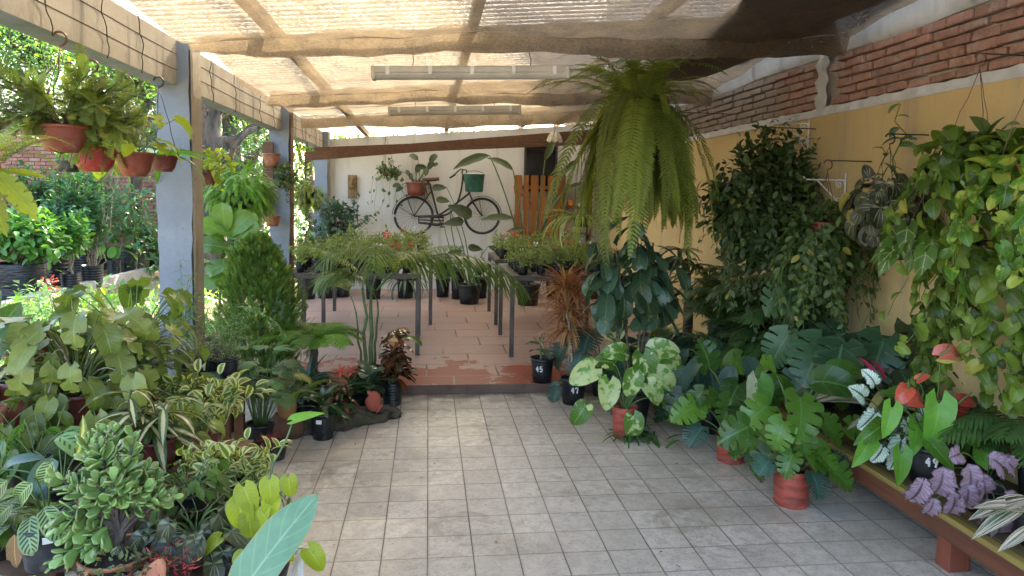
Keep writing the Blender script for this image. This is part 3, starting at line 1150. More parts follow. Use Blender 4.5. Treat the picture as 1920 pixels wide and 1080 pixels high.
LM['lime'] = leafmat('lime_yellow_leaf', (.24, .30, .02), rough=.38, trans=.35, veins=.12, tv=.3)
LM['blue'] = leafmat('blue_green_leaf', (.055, .115, .08), rough=.38, trans=.2, veins=.15, tv=.4, age=.5)
LM['bluefern'] = leafmat('blue_grey_lobed_leaf', (.045, .10, .075), rough=.4, trans=.25, veins=.2, age=.5)
LM['palm'] = leafmat('palm_green', (.075, .16, .025), rough=.38, trans=.35, veins=.1, tint2=(.2, .27, .06), age=.5)
LM['palmdark'] = leafmat('dark_palm_green', (.05, .11, .03), rough=.4, trans=.28, veins=.1, age=.5)
LM['ladypalm'] = leafmat('cool_palm_green', (.085, .17, .06), rough=.4, trans=.28, veins=.1)
LM['monstera'] = leafmat('monstera_green', (.045, .115, .025), rough=.3, trans=.28, veins=.22, freq=7, tint2=(.12, .25, .03), age=.5)
LM['monstera_dark'] = leafmat('deep_monstera_green', (.036, .08, .035), rough=.35, trans=.18, veins=.3, freq=7, age=.5)
LM['mon_white'] = leafmat('white_splashed_monstera', (.075, .18, .03), 'half', (.62, .66, .5), rough=.32, trans=.25, freq=7, age=.5)
LM['pothos_var'] = leafmat('cream_splashed_pothos', (.10, .21, .035), 'splash', (.5, .58, .28), rough=.34, trans=.3)
LM['climber'] = leafmat('olive_climber_leaf', (.10, .165, .035), rough=.36, trans=.3, veins=.18, tv=.7, tint2=(.21, .25, .07), age=.5)  # yellow tint of some leaves also stands in for sun glints
LM['climber2'] = leafmat('yellowish_climber_leaf', (.13, .22, .04), rough=.36, trans=.32, veins=.18, tv=.7, tint2=(.26, .30, .07), age=.5)
LM['pothos'] = leafmat('heart_vine_green', (.075, .15, .02), rough=.36, trans=.32, veins=.16, tv=.8, tint2=(.17, .25, .03))
LM['pothos_gold'] = leafmat('golden_pothos', (.08, .18, .02), 'splash', (.33, .38, .06), rough=.34, trans=.32)
LM['variegated'] = leafmat('cream_margined_leaf', (.10, .17, .035), 'margin', (.52, .52, .22), rough=.4, trans=.3, veins=.08)
LM['rubber_var'] = leafmat('cream_edged_rubber_leaf', (.13, .2, .085), 'margin', (.58, .58, .32), rough=.3, trans=.2, veins=.1, age=.5)
LM['rubber'] = leafmat('leathery_dark_leaf', (.035, .07, .028), 'vein', (.13, .2, .07), rough=.3, trans=.15, veins=.3, freq=13, tint2=(.06, .12, .075), age=.5)
LM['zebra'] = leafmat('zebra_striped_leaf', (.17, .25, .11), 'zebra', (.018, .05, .02), rough=.4, trans=.2, veins=.1, age=.5)
LM['prayer'] = leafmat('blotched_prayer_leaf', (.10, .19, .06), 'blotch', (.02, .06, .022), rough=.4, trans=.25, veins=.15, age=.5)
LM['jade'] = leafmat('jade_green', (.17, .28, .075), rough=.2, trans=.08, veins=0, tv=.35, spec=.55, age=.5)
LM['begonia'] = leafmat('dark_veined_begonia', (.035, .04, .018), 'star', (.16, .18, .10), rough=.42, trans=.15, veins=.25, freq=6, age=.5)
LM['begonia2'] = leafmat('brown_star_begonia', (.04, .045, .02), 'star', (.24, .24, .13), rough=.45, trans=.15, veins=.2, freq=6)
LM['rex'] = leafmat('silver_begonia', (.05, .09, .06), 'silver', (.55, .66, .58), rough=.4, trans=.12, veins=.0, age=.5)
LM['heuchera'] = leafmat('purple_veined_leaf', (.10, .065, .085), 'silver', (.27, .185, .255), rough=.5, trans=.2, veins=0, age=.5)
LM['stroman'] = leafmat('pink_white_streaked_leaf', (.04, .08, .035), 'streak', (.62, .5, .42), rough=.4, trans=.25, veins=.05)
LM['stripe'] = leafmat('cream_streaked_blade', (.045, .085, .03), 'centre', (.55, .50, .27), rough=.38, trans=.22, veins=0, age=.5)
LM['spider'] = leafmat('cream_spider_leaf', (.18, .24, .07), 'centre', (.62, .6, .34), rough=.4, trans=.3, veins=0)
LM['syngon'] = leafmat('pale_veined_arrow_leaf', (.10, .19, .03), 'vein', (.42, .48, .2), rough=.38, trans=.32, veins=.6, freq=6, age=.5)
LM['croton'] = leafmat('dark_bronze_croton', (.035, .045, .02), 'vein', (.3, .12, .04), rough=.25, trans=.15, veins=.35, freq=11, tint2=(.13, .04, .02))
LM['redblade'] = leafmat('copper_red_blade', (.42, .16, .07), rough=.45, trans=.3, veins=0, tv=.6, tint2=(.52, .30, .13), warm=(1.5, 1.0, .5))
LM['banana'] = leafmat('bluish_banana_leaf', (.135, .27, .175), 'vein', (.26, .42, .28), rough=.35, trans=.3, veins=.35, freq=12, tv=.1, age=.5)
LM['strel'] = leafmat('grey_green_paddle_leaf', (.055, .075, .03), rough=.4, trans=.15, veins=.12, freq=14, age=.5)
LM['ivy'] = leafmat('dusky_vine_green', (.048, .078, .022), rough=.4, trans=.22, veins=.1)
LM['ivy2'] = leafmat('soft_vine_green', (.07, .115, .03), rough=.42, trans=.25, veins=.15)
LM['bed'] = leafmat('pale_bedding_foliage', (.19, .24, .075), rough=.42, trans=.28, veins=0, tv=.6)
LM['thyme'] = leafmat('grey_green_sprig', (.17, .21, .11), rough=.55, trans=.25, veins=0, tv=.5)
LM['willow'] = leafmat('fresh_narrow_leaf', (.12, .25, .06), rough=.4, trans=.32, veins=.08)
LM['garden'] = leafmat('bright_garden_leaf', (.10, .235, .055), rough=.38, trans=.35, veins=.12)  # brighter, yellower green than the cool garden leaf
LM['gcool'] = leafmat('cool_garden_leaf', (.06, .16, .07), rough=.4, trans=.3, veins=0)
LM['tree'] = leafmat('tree_leaf', (.06, .14, .045), rough=.42, trans=.4, veins=0, tv=.7)
LM['treey'] = leafmat('yellowing_tree_leaf', (.18, .24, .035), rough=.42, trans=.45, veins=0, tv=.6)
LM['dead'] = leafmat('dry_brown_leaf', (.33, .2, .09), rough=.8, trans=.15, veins=.2)
LM['sedum'] = leafmat('red_succulent', (.30, .03, .04), rough=.4, trans=.1, veins=0)
LM['flower'] = leafmat('pink_red_flower', (.62, .045, .06), rough=.5, trans=.2, veins=0, warm=(1.2, .6, .6))
LM['anth'] = leafmat('red_spathe', (.36, .035, .025), rough=.22, trans=.15, veins=.15, warm=(1.2, .6, .6), tint2=(.5, .09, .05), age=.5)
LM['anth2'] = leafmat('salmon_spathe', (.62, .16, .10), 'half', (.45, .42, .09), rough=.25, trans=.2, veins=.1, warm=(1.2, .8, .6))
LM['pinkleaf'] = leafmat('crimson_leaf_back', (.48, .04, .09), rough=.4, trans=.2, veins=.1, warm=(1.2, .6, .7))

# ------------------------------------------------------------------ leaf templates
T = {}
T['ov'] = leaves(S_OV, W=.46, droop=.8)
T['ovs'] = leaves(S_OV, 3, W=.5, nv=4, nu=2, droop=.6)
T['lan'] = leaves(S_LAN, W=.26, droop=.8)
T['lans'] = leaves(S_LAN, 3, W=.24, nv=4, nu=2, droop=.6)
T['rub'] = leaves(S_OV, W=.42, droop=.9, nv=10, wave=.06)
T['obov'] = leaves(S_OBOV, W=.46, droop=.9, nv=9, wave=.05)
T['fid'] = leaves(S_OBOV, W=.62, droop=.7, nv=10, wave=.10, wk=14)
T['heart'] = leaves(S_HEART, W=.78, nv=10, droop=.9, back=.22, fold=.3)
T['arrow'] = leaves(S_ARROW, W=.6, nv=10, droop=.7, back=.3, fold=.35)
T['round'] = leaves(S_ROUND, W=.85, droop=.8, nv=8, wave=.06)
T['rex'] = leaves(S_HEART, W=.75, nv=16, droop=.9, back=.2, fold=.25, wave=.1, serr=.12)
T['heu'] = leaves(S_ROUND, W=.95, nv=16, droop=1.1, wave=.16, wk=26, back=.2, serr=.1)
T['mon'] = leaves(S_HEART, W=.95, nv=12, nu=6, droop=.9, back=.24, fold=.25, notch=5, ndepth=.78, shear=.25)
T['monsoft'] = leaves(S_HEART, W=.9, nv=12, nu=6, droop=.9, back=.24, fold=.25, notch=4, ndepth=.72, shear=.2, wave=.04)
T['split'] = leaves(S_HEART, 6, W=.68, nv=10, nu=6, droop=1.2, back=.2, fold=.2, notch=2, ndepth=.9, shear=.25, wave=.08)+leaves(S_HEART, 3, W=.7, nv=10, droop=1.1, back=.2, fold=.25, wave=.06)
T['lobed'] = leaves(S_HEART, W=1.05, nv=12, nu=6, droop=.9, back=.2, fold=.2, notch=8, ndepth=.92, shear=.55)
T['strap'] = leaves(S_STRAP, W=.09, nv=8, nu=2, a0=.5, droop=1.7, fold=.5)
T['strapw'] = leaves(S_STRAP, W=.17, nv=8, nu=2, a0=.4, droop=1.4, fold=.35, wave=.04)
T['blade'] = leaves(S_LAN, W=.2, nv=8, nu=2, droop=1.0, fold=.35, wave=.05)
T['needle'] = leaves(S_STRAP, W=.035, nv=4, nu=2, droop=.8, fold=.4)
T['spoon'] = leaves(S_OBOV, W=.56, nv=6, nu=4, droop=-.15, fold=.08)
T['calo'] = leaves(S_ROUND, W=.5, nv=10, droop=.9, wave=.05)
T['paddle'] = leaves(S_OV, W=.3, nv=12, droop=.9, fold=.45, wave=.08)
T['s'] = [small(.5), small(.4, .2, .7), small(.6, .4, .2)]
T['sn'] = [small(.22, .3, .5), small(.16, .2, .8)]
T['petal'] = [small(.9, .2, .3)]
FR = {}
bost = lambda v: np.clip(np.minimum(1, .55+v*3), 0, 1)*(1-v**3)**.8
FR['boston'] = [frond(38, .09, .021, bost, random.uniform(-5, 50), random.uniform(-92, -84), p=random.uniform(.12, .24), ang=80, ld=.25, side=random.uniform(-.12, .12), rad=.0035) for _ in range(14)]
FR['bostup'] = [frond(30, .10, .024, bost, random.uniform(45, 80), random.uniform(-55, -20), p=.9, ang=78, ld=.2, side=random.uniform(-.1, .1), rad=.0035) for _ in range(6)]
FR['fluffy'] = [frond(20, .13, .03, bost, random.uniform(0, 50), random.uniform(-85, -60), p=.6, ang=72, ld=.3, sub=5, rad=.004) for _ in range(6)]
pal = lambda v: np.sin(np.clip(v*.86+.14, 0, 1)*pi)**.55
FR['palm'] = [frond(30, .44, .022, pal, random.uniform(62, 80), random.uniform(-50, -12), p=1.3, ang=50, ld=.5, seg=4, start=.3, rad=.009) for _ in range(5)]
FR['palmlow'] = [frond(32, .40, .022, pal, random.uniform(30, 50), random.uniform(-55, -30), p=1.1, ang=62, ld=.6, seg=4, start=.2, rad=.009) for _ in range(4)]
FR['arch'] = [frond(34, .27, .016, pal, 52, -52, p=1.0, ang=60, ld=.75, seg=4, start=.22, rad=.007), frond(34, .25, .016, pal, 58, -2, p=1.0, ang=56, ld=.6, seg=4, start=.25, rad=.007), frond(28, .3, .013, pal, 66, -62, p=1.1, ang=58, ld=.6, seg=4, start=.2, rad=.007)]
FR['chamae'] = [frond(15, .34, .04, pal, random.uniform(40, 75), random.uniform(-60, -25), p=1.1, ang=60, ld=.4, seg=3, start=.35, rad=.006) for _ in range(5)]
FR['tree_fern'] = [frond(15, .28, .036, lambda v: np.sin(np.clip(v*.8+.2, 0, 1)*pi)**.7, random.uniform(50, 75), random.uniform(-55, -20), p=1.0, ang=75, ld=.3, sub=7, start=.22, rad=.006) for _ in range(5)]
FR['plume'] = [frond(22, .16, .012, pal, random.uniform(50, 78), random.uniform(-70, -10), p=1.2, ang=62, ld=.2, sub=5, start=.1, rad=.004) for _ in range(5)]
FR['spray'] = [frond(9, .34, .05, pal, random.uniform(0, 25), random.uniform(-40, 10), p=1.0, ang=42, ld=.05, sub=5, start=.05, rad=.012) for _ in range(5)]
FR['sword'] = [frond(26, .12, .028, pal, random.uniform(55, 75), random.uniform(-50, 0), p=1.1, ang=74, ld=.2, seg=2, start=.12, rad=.004) for _ in range(5)]


# ------------------------------------------------------------------ pots
def pot(parent, rt, rb, h, mat, kind='round', z0=0.0, c=(0, 0), soil=True, name=None, k=28):
    mb = MB()
    cc = (c[0], c[1], z0)
    if kind == 'round':
        pr = [(rb*.9, .004), (rb, 0), (rb+(rt-rb)*.4, h*.4), (rt*.985, h*.86), (rt*.985, h*.87), (rt*1.06, h*.88), (rt*1.07, h), (rt*.99, h), (rt*.96, h*.9), (rt*.9, h*.6)]
        mb.lathe(pr, k, cc)
    elif kind == 'ribbed':
        pr = [(rb*.95, .0), (rb, .005)]
        for q in range(8):
            f = (q+.5)/8.5
            r = rb+(rt-rb)*f
            pr += [(r, h*f-.01*h), (r*1.025, h*f), (r*1.025, h*f+.03*h), (r, h*f+.04*h)]
        pr += [(rt*1.03, h*.97), (rt*1.03, h), (rt*.97, h), (rt*.95, h*.8)]
        mb.lathe(pr, k, cc, .004)
    elif kind == 'bowl':
        pr = [(rb*.6, 0), (rb, .006*h), (rb+(rt-rb)*.45, h*.26), (rt*.86, h*.58), (rt*.96, h*.86), (rt*.97, h*.88), (rt*1.04, h*.89), (rt*1.05, h), (rt*.98, h), (rt*.94, h*.85), (rt*.8, h*.6)]
        mb.lathe(pr, 20, cc)
    elif kind == 'bag':
        pr = [(rb*.7, 0), (rb*.98, .0), (rb*1.03, h*.06), (rb*1.0, h*.2), (rb*1.02, h*.4), (rt*1.0, h*.6), (rt*1.0, h*.8), (rt*1.01, h*.93), (rt*1.02, h), (rt*.97, h*.99), (rt*.95, h*.85), (rt*.93, h*.7)]
        mb.lathe(pr, 40, cc, .018)
    o = mb.build(name or ('grow_bag' if kind == 'bag' else 'pot'), mat, parent)
    if soil:
        s = MB()
        rr = {'bowl': .93, 'bag': .95}.get(kind, .955)*rt
        zz = h*(.86 if kind != 'bag' else .8)
        s.lathe([(rr, zz), (rr*.7, zz+.006), (rr*.35, zz+.012), (.001, zz+.01)], 20, cc, .02)
        s.build('soil', M['soil'], o)
    return o


STROKES = {'4': [[(.7, 1), (.1, .35), (.9, .35)], [(.72, .75), (.68, 0)]],
           '5': [[(.85, 1), (.25, .95), (.2, .55), (.7, .6), (.85, .3), (.55, .02), (.15, .1)]],
           '7': [[(.1, .75), (.2, .95), (.85, .95), (.75, .5), (.6, 0)]],
           '9': [[(.8, .85), (.45, 1), (.2, .75), (.4, .5), (.8, .65), (.82, .9), (.75, .4), (.6, 0)]]}


def mark(potobj, text, R, zc, ang, size):
    """handwritten white numerals painted on the pot side"""
    mb = MB()
    w = size*.7
    for q, ch in enumerate(text):
        for st in STROKES[ch]:
            P = []
            st = np.array(st)
            f = np.linspace(0, len(st)-1, len(st)*4)
            for i in f:
                x = np.interp(i, range(len(st)), st[:, 0])
                y = np.interp(i, range(len(st)), st[:, 1])
                s = ((q-len(text)/2)+x*.85)*w
                zz = zc+(y-.5)*size
                r = R(zz)+.0015
                a = ang+s/r
                P.append([r*cos(a), r*sin(a), zz])
            mb.tube(P, .0062*size/.05, 5)
    mb.build('painted_number', M['paint_white'], potobj)


def hook(parent, top, ends, mat, hookmat=None, r=.0025):
    mb = MB()
    top = np.array(top, float)
    for e in ends:
        mb.tube(wig(top, e, .004), r, 4)
    mb.build('hanger_wire', mat, parent)
    hb = MB()
    a = np.linspace(-.5*pi, .9*pi, 12)
    P = np.stack([.03*np.cos(a), 0*a, .045+.03*np.sin(a)], -1)+top
    hb.tube(np.vstack([[top+arr(0, 0, -.01)], P]), .0055, 5)
    hb.build('hook', hookmat or mat, parent)


def build2(root_, fl, fs, lm, sm=None, name='foliage', sname='stems'):
    if fs is not None and fs.n:
        fs.build(sname, M['stem'] if sm is None else sm, root_)
    return fl.build(name, LM[lm] if isinstance(lm, str) else lm, root_)
# ------------------------------------------------------------------ garden beyond the pillars
gw = root('garden_wall', 'sunlit red brick garden wall behind the potted saplings', 'wall', (-10.1, 15.9, 0))
mb = MB()
mb.box((0, .12, 1.5), (9.4, .18, 3.05))
mb.build('mortar_bed', M['mortar'], gw, smooth=False)
mb = MB()
for r_ in range(38):
    x = -4.7+(.115 if r_ % 2 else 0)
    while x < 4.6:
        mb.box((x+.105, .02+random.uniform(-.004, .004), .05+r_*.0785), (.208, .1, .063))
        x += .222
mb.build('brickwork', M['gbrick'], gw, smooth=False)
p = atY(5, 480, 13.2)
g = root('garden_gate', 'faded pink painted gate panel at the far left edge', 'gate', (p[0]-.35, 13.2, 0))
M['pink'] = plaster('faded_pink_paint', (.55, .17, .16), (.45, .12, .12), (.3, .1, .1), .6, .3, 2)
mb = MB()
mb.box((0, 0, 1.15), (.8, .05, 2.3))
bevel(mb.build('gate_panel', M['pink'], g, smooth=False))
for z in (.3, 2.0):
    mb = MB()
    mb.box((0, -.04, z), (.8, .03, .09))
    mb.build('gate_rail', M['pink'], g, smooth=False)
mb = MB()
for a, c_ in (((-5.52, 8.2), (-5.44, 11.3)), ((-5.44, 11.3), (-5.28, 14.2))):
    mb.bar((*a, .02), (*c_, .02), .13, .2)
o = mb.build('kerb', M['kerb'], smooth=False)
tag(o, 'low concrete kerb edging the soil bed of the garden saplings', 'kerb')
bevel(o, .01)

# saplings in grow bags: (pot px, base py, width px, height px, pot kind, plant kind, crown (px, py, rx px, ry px), label)
SAP = [
    (40, 560, 84, 64, 'bag', 'citrus', (50, 442, 56, 44), 'broad citrus bush in the biggest black grow bag at left'),
    (107, 541, 38, 56, 'ribbed', 'bush', (140, 400, 46, 66), 'leafy shrub in ribbed black pot behind the biggest grow bag'),
    (133, 551, 31, 37, 'ribbed', 'thin', (140, 440, 26, 26), 'thin pale trunked sapling in a plain black pot beside the kerb'),
    (174, 538, 35, 39, 'ribbed', 'stems', (178, 370, 40, 90), 'twin stemmed bare sapling in ribbed black pot by kerb'),
    (214, 518, 23, 29, 'ribbed', 'canna', (222, 462, 18, 20), 'small broad leaved canna in a narrow black pot'),
    (240, 513, 34, 48, 'bag', 'wispy', (240, 410, 34, 66), 'wispy narrow leaved shrub in a square black grow bag'),
    (160, 512, 36, 38, 'ribbed', 'tall', (165, 360, 50, 50), 'tall sapling with bluish trunk in black pot against the bricks'),
    (198, 505, 32, 38, 'ribbed', 'stems', (200, 355, 34, 80), 'cluster of whitish upright stems in the rearmost ribbed pot'),
    (268, 494, 26, 30, 'ribbed', 'bush', (270, 452, 20, 22), 'bright leaved bush in black pot just left of the pillar'),
    (292, 506, 24, 26, 'ribbed', 'wispy', (290, 462, 20, 28), 'greyish twiggy shrub in black pot touching the pillar in view'),
    (84, 512, 26, 34, 'ribbed', 'bush', (75, 380, 36, 50), 'dark leaved sapling half hidden behind the citrus bush'),
    (262, 486, 30, 34, 'ribbed', 'bush', (285, 400, 30, 60), 'dark glossy shrub in shade behind the bright leaved bush'),
]
for (px, by, wp, hp, pk, kind, (cx, cy, rx, ry), lab) in SAP:
    b = atZ(px, by, 0)
    s = b[1]/FPX
    r = root('potted_sapling', lab, 'potted sapling', b, 'saplings in black bags along the garden wall')
    R, h = wp*s/2, hp*s
    pot(r, R, R*.9, h, M['bagp'] if pk == 'bag' else M['blackp'], pk)
    c = atY(cx, cy, b[1])-b
    fl, fs = MB(), MB()
    rr = (rx*s, rx*s*.9, ry*s)
    if kind == 'citrus':
        bush(fl, fs, c, rr, 260, 9, T['ovs'], (.10, .16), (0, 0, h*.8), .16, .02, lump=.3)
        build2(r, fl, fs, 'garden', M['wood_stem'])
    elif kind == 'bush':
        bush(fl, fs, c, rr, 170, 8, T['ovs'], (.09, .15), (0, 0, h*.8), .16, .016, lump=.4)
        build2(r, fl, fs, 'gcool' if px > 250 and cy < 420 else random.choice(['garden', 'gcool']), M['wood_stem'])
    elif kind == 'thin':
        fs.tube(wig((0, 0, h*.7), c+arr(-.05, 0, -.1), .03), [.02, .012], 6)
        bush(fl, None, c, rr, 60, 8, T['ovs'], (.08, .14), (0, 0, h), .14, .01, lump=.4)
        build2(r, fl, fs, 'garden', M['palestem'])
    elif kind == 'canna':
        petioles(fl, fs, 9, T['obov'], (.3, .5), (.9, 1.35), (.25, .38), (-.3, .5), (0, 0, h*.85), .03)
        build2(r, fl, fs, 'bright')
    elif kind in ('stems', 'tall', 'wispy'):
        nst = {'stems': 9, 'tall': 2, 'wispy': 14}[kind]
        for q in range(nst):
            e = c+arr(random.uniform(-1, 1)*rr[0], random.uniform(-1, 1)*rr[0], random.uniform(.2, 1)*rr[2])
            P = wig((random.uniform(-.5, .5)*R, random.uniform(-.5, .5)*R, h*.8), e, .06, 9)
            stemleaves(fl, fs, P, {'stems': 34, 'tall': 60, 'wispy': 60}[kind], T['lans'] if kind == 'wispy' else T['s'], (.07, .13), .3, (-.3, .6), (.022 if kind == 'tall' else .012, .004))
        if kind == 'tall':
            bush(fl, fs, c, rr, 110, 8, T['s'], (.09, .15), (0, 0, h), .2, .012, lump=.4)
        build2(r, fl, fs, 'gcool' if kind != 'wispy' else 'willow', M['bark'] if kind == 'tall' else M['palestem'])

# trees beyond
TR = [
    ((-9.4, 18.5), 5.6, (2.6, 2.2, 2.6), 'tree', 520, 'dense blue green tree standing over the brick wall at far left', .10),
    ((-6.6, 17.3), 4.6, (2.0, 1.8, 2.2), 'treey', 330, 'tree with yellowing backlit leaves behind the hanging bowls', .10),
    ((-3.35, 11.6), 4.3, (1.7, 1.7, 1.2), 'tree', 330, 'thick rough trunked tree seen between the first two pillars', .085),
    ((-4.6, 19.5), 5.4, (2.4, 2.0, 2.8), 'tree', 460, 'tall shady tree beyond the thick trunked one', .10),
    ((-7.9, 13.2), 5.2, (1.9, 1.6, 1.3), 'tree', 300, 'overhanging tree crown with sky showing through above the saplings', .09),
    ((-2.7, 16.6), 3.5, (1.5, 1.3, 1.7), 'treey', 260, 'light yellow green tree seen between the last two pillars', .09),
    ((-5.6, 14.6), 4.4, (1.6, 1.4, 1.5), 'tree', 300, 'leafy tree crown hanging low behind the nearest pillar', .085),
    ((-3.9, 15.2), 4.0, (1.4, 1.3, 1.6), 'tree', 300, 'round crowned tree between the thick trunk and the middle pillar', .08),
    ((-12.2, 20), 5.6, (2.6, 2.2, 3.0), 'tree', 420, 'dark tree at the far left beyond the pink gate', .11),
]
for (x, y), zc, rad, lm, nt_, lab, ls in TR:
    r = root('tree', lab, 'tree', (x, y, -.03), 'garden trees')
    fl, fs, ft = MB(), MB(), MB()
    tr_ = .2 if 'thick' in lab else .11
    P = wig((0, 0, 0), (random.uniform(-.2, .2), random.uniform(-.2, .2), zc), .05, 9)
    ft.tube(P, [tr_*1.25, tr_, tr_*.85, tr_*.5], 10)
    for q in range(9):
        a = q*2.4
        b0 = P[4+q % 4]
        ft.tube(wig(b0, b0+arr(cos(a)*rad[0]*.8, sin(a)*rad[1]*.8, random.uniform(.2, .9)*rad[2]), .08), [tr_*.35, .012], 5)
    ft.build('trunk', M['bark'], r)
    bush(fl, fs, (0, 0, zc), rad, int(nt_*1.35), 15, T['s'], (ls*.7, ls*1.35), (0, 0, zc*.8), .42, .012, shell=.2, lump=.5, spread=.9, every=4)
    fl.build('crown', LM[lm], r)
    fs.build('twigs', M['bark'], r)
fl = MB()
for q in range(120):
    c = arr(random.uniform(-19, 1.5), random.uniform(22, 27), random.uniform(.2, 8.5))
    P, d = blob(220, (1.6, 1.2, 1.4), .2, .4)
    fl.put(T['s'], P+c, d+RNG.normal(0, .6, d.shape), (0, -.4, 1), RNG.uniform(.16, .3, len(P)), np.clip(RNG.uniform(0, .5, len(P))+random.random()*.5, 0, 1))
tag(fl.build('far_wood', LM['tree']), kind='stuff', label='mass of green trees closing the garden far behind', cat='trees')
# under-planting against the wall
fl = MB()
for q in range(120):
    c = arr(random.uniform(-10.5, -2.4), random.uniform(13.2, 15.4), random.uniform(.1, 1.6))
    if q > 45:
        c = arr(random.uniform(-5.6, -1.9), random.uniform(13.6, 17.5), random.uniform(.1, 3.1))
    P, d = blob(70, (.4, .35, .4), .2, .4)
    fl.put(T['s'], P+c, d+RNG.normal(0, .6, d.shape), (0, -.4, 1), RNG.uniform(.08, .16, len(P)))
tag(fl.build('wall_undergrowth', LM['gcool']), kind='stuff', label='loose green undergrowth filling the bed along the garden wall', cat='undergrowth')
# ground cover near the pillars
fl = MB()
n = 9500
x = RNG.uniform(-5.1, -1.9, n)
y = RNG.uniform(4.6, 10.5, n)
k = (np.sin(x*3+y)+np.sin(y*2.3-x)+RNG.normal(0, .6, n)) > -.3
k &= (x < -2.6-.05*(y-4.6)) | (RNG.random(n) < .3)
x, y = x[k], y[k]
z = np.abs(RNG.normal(0, .13, len(x)))*(1+.6*np.sin(x*5)*np.sin(y*3))
fl.put(T['sn']+T['s'][:1], np.stack([x, y, z], -1), RNG.normal(0, .7, (len(x), 3))+arr(0, 0, .6), (0, -.2, 1), RNG.uniform(.06, .17, len(x)))
tag(fl.build('ground_cover', LM['willow']), kind='stuff', label='tangled light green ground cover between the pillars and the kerb', cat='ground cover')
fl = MB()
n = 9000
x = RNG.uniform(-8.5, -1.6, n)
y = RNG.uniform(4, 15, n)
k = np.sin(x*1.7+2)*np.sin(y*1.1)+.5*np.sin(x*4.1+y*2.7)+RNG.normal(0, .25, n) > .15
x, y = x[k], y[k]
fl.put(T['needle'], np.stack([x, y, 0*x-.02], -1), RNG.normal(0, .5, (len(x), 3))+arr(0, 0, 1.), (0, -1, .3), RNG.uniform(.05, .14, len(x)))
tag(fl.build('grass', LM['willow']), kind='stuff', label='patchy short grass on the garden soil', cat='grass')
# a few singled-out plants of the near garden strip
for (px, py, Y, h, lab) in ((95, 560, 6.2, .34, 'small red flowered bush among the ground cover'), (250, 610, 6.0, .42, 'loose bright herb growing left of the nearest pillar'), (300, 585, 6.6, .40, 'sprawling yellow green herb close beside the nearest pillar')):
    b = atY(px, py, Y)
    b[2] = 0
    r = root('garden_herb', lab, 'herb', b)
    fl, fs = MB(), MB()
    tz = atY(px, py-20, Y)[2]
    for q in range(16):
        e = arr(random.gauss(0, .16), random.gauss(0, .16), tz*random.uniform(.75, 1.1))
        stemleaves(fl, fs, wig((0, 0, 0), e, .03), 18, T['lans']+T['ovs'], (.05, .12), .25, (0, .8), (.004, .002))
    build2(r, fl, fs, 'willow' if 'red' not in lab else 'garden')
    if 'red' in lab:
        for q in range(3):
            ff = MB()
            c = arr(random.uniform(-.05, .12), -.05, tz*random.uniform(.95, 1.1))
            P, d = blob(14, (.03, .03, .025))
            ff.put(T['petal'], P+c, d, d, .03)
            ff.build('flower', LM['anth'], r)
# ------------------------------------------------------------------ hanging bowls on the garden side
def bowl(name, label, px, pyt, pyb, wpx, Y, mat, hookpx, group, kind='bowl', wire='wire', nw=3):
    top = atY(px, pyt, Y)
    bot = atY(px, pyb, Y)
    s = Y/FPX
    r = root(name, label, 'hanging plant', (top[0], Y, bot[2]), group)
    R, h = wpx*s/2, top[2]-bot[2]
    pot(r, R, R*.55 if kind == 'bowl' else R*.8, h, M[mat], kind)
    hk = atY(hookpx[0], hookpx[1], Y)-arr(top[0], Y, bot[2])
    ends = [(R*cos(a), R*sin(a), h) for a in (.3, 2.4, 4.4)[:nw]]
    hook(r, hk, ends, M[wire], M[wire])
    return r, R, h


GB = 'red plastic bowls hanging along the beam'
r, R, h = bowl('hanging_bowl', 'leftmost and largest hanging red bowl with feathery conifer-like plant', 117, 236, 286, 84, 3.36, 'terra', (112, 92), GB)
fl, fs = MB(), MB()
for q in range(22):
    a = random.uniform(0, 2*pi)
    d = arr(cos(a), sin(a)*.8, random.uniform(-.1, 1.0))
    if q < 7:
        d[0] = -abs(d[0])*1.3
    L = random.uniform(.16, .34)
    P = arc((0, 0, h*.9), arr(0, 0, h)+d*L, (0, 0, .04), 9)
    fs.tube(P, [.004, .002], 4)
    n = 26
    f = np.linspace(.25, 1, n)
    pp = np.stack([np.interp(f, np.linspace(0, 1, 9), P[:, i]) for i in range(3)], -1)
    dd = d*.8+RNG.normal(0, .75, (n, 3))+arr(0, 0, -.15)
    fl.put(FR['spray'], pp, dd, (0, -.3, 1), RNG.uniform(.07, .13, n))
build2(r, fl, fs, 'hang_conifer', M['wood_stem'])
r, R, h = bowl('hanging_bowl', 'bright red hanging bowl, rounder than the rest, second from left', 177, 277, 322, 76, 3.67, 'terra2', (172, 142), GB)
fl, fs = MB(), MB()
for q in range(22):
    a = random.uniform(0, 2*pi)
    d = arr(cos(a), sin(a)*.8, random.uniform(-.1, 1.1))
    L = random.uniform(.12, .28)
    P = arc((0, 0, h*.9), arr(.02, 0, h)+d*L, (0, 0, .05), 9)
    fs.tube(P, [.004, .002], 4)
    n = 22
    f = np.linspace(.25, 1, n)
    pp = np.stack([np.interp(f, np.linspace(0, 1, 9), P[:, i]) for i in range(3)], -1)
    fl.put(FR['spray'], pp, d*.8+RNG.normal(0, .75, (n, 3))+arr(0, 0, -.2), (0, -.3, 1), RNG.uniform(.06, .11, n))
vines(fl, fs, [(R*.8*cos(a), R*.8*sin(a), h) for a in (4.2, 4.9, 5.4)], FR['spray'], (.1, .16), .02, (.04, .07))
build2(r, fl, fs, 'hang_conifer', M['wood_stem'])
r, R, h = bowl('hanging_bowl', 'brownish red hanging bowl of yellow green lobed leaves, third from left', 252, 286, 331, 66, 4.1, 'terra', (236, 168), GB)
fl, fs = MB(), MB()
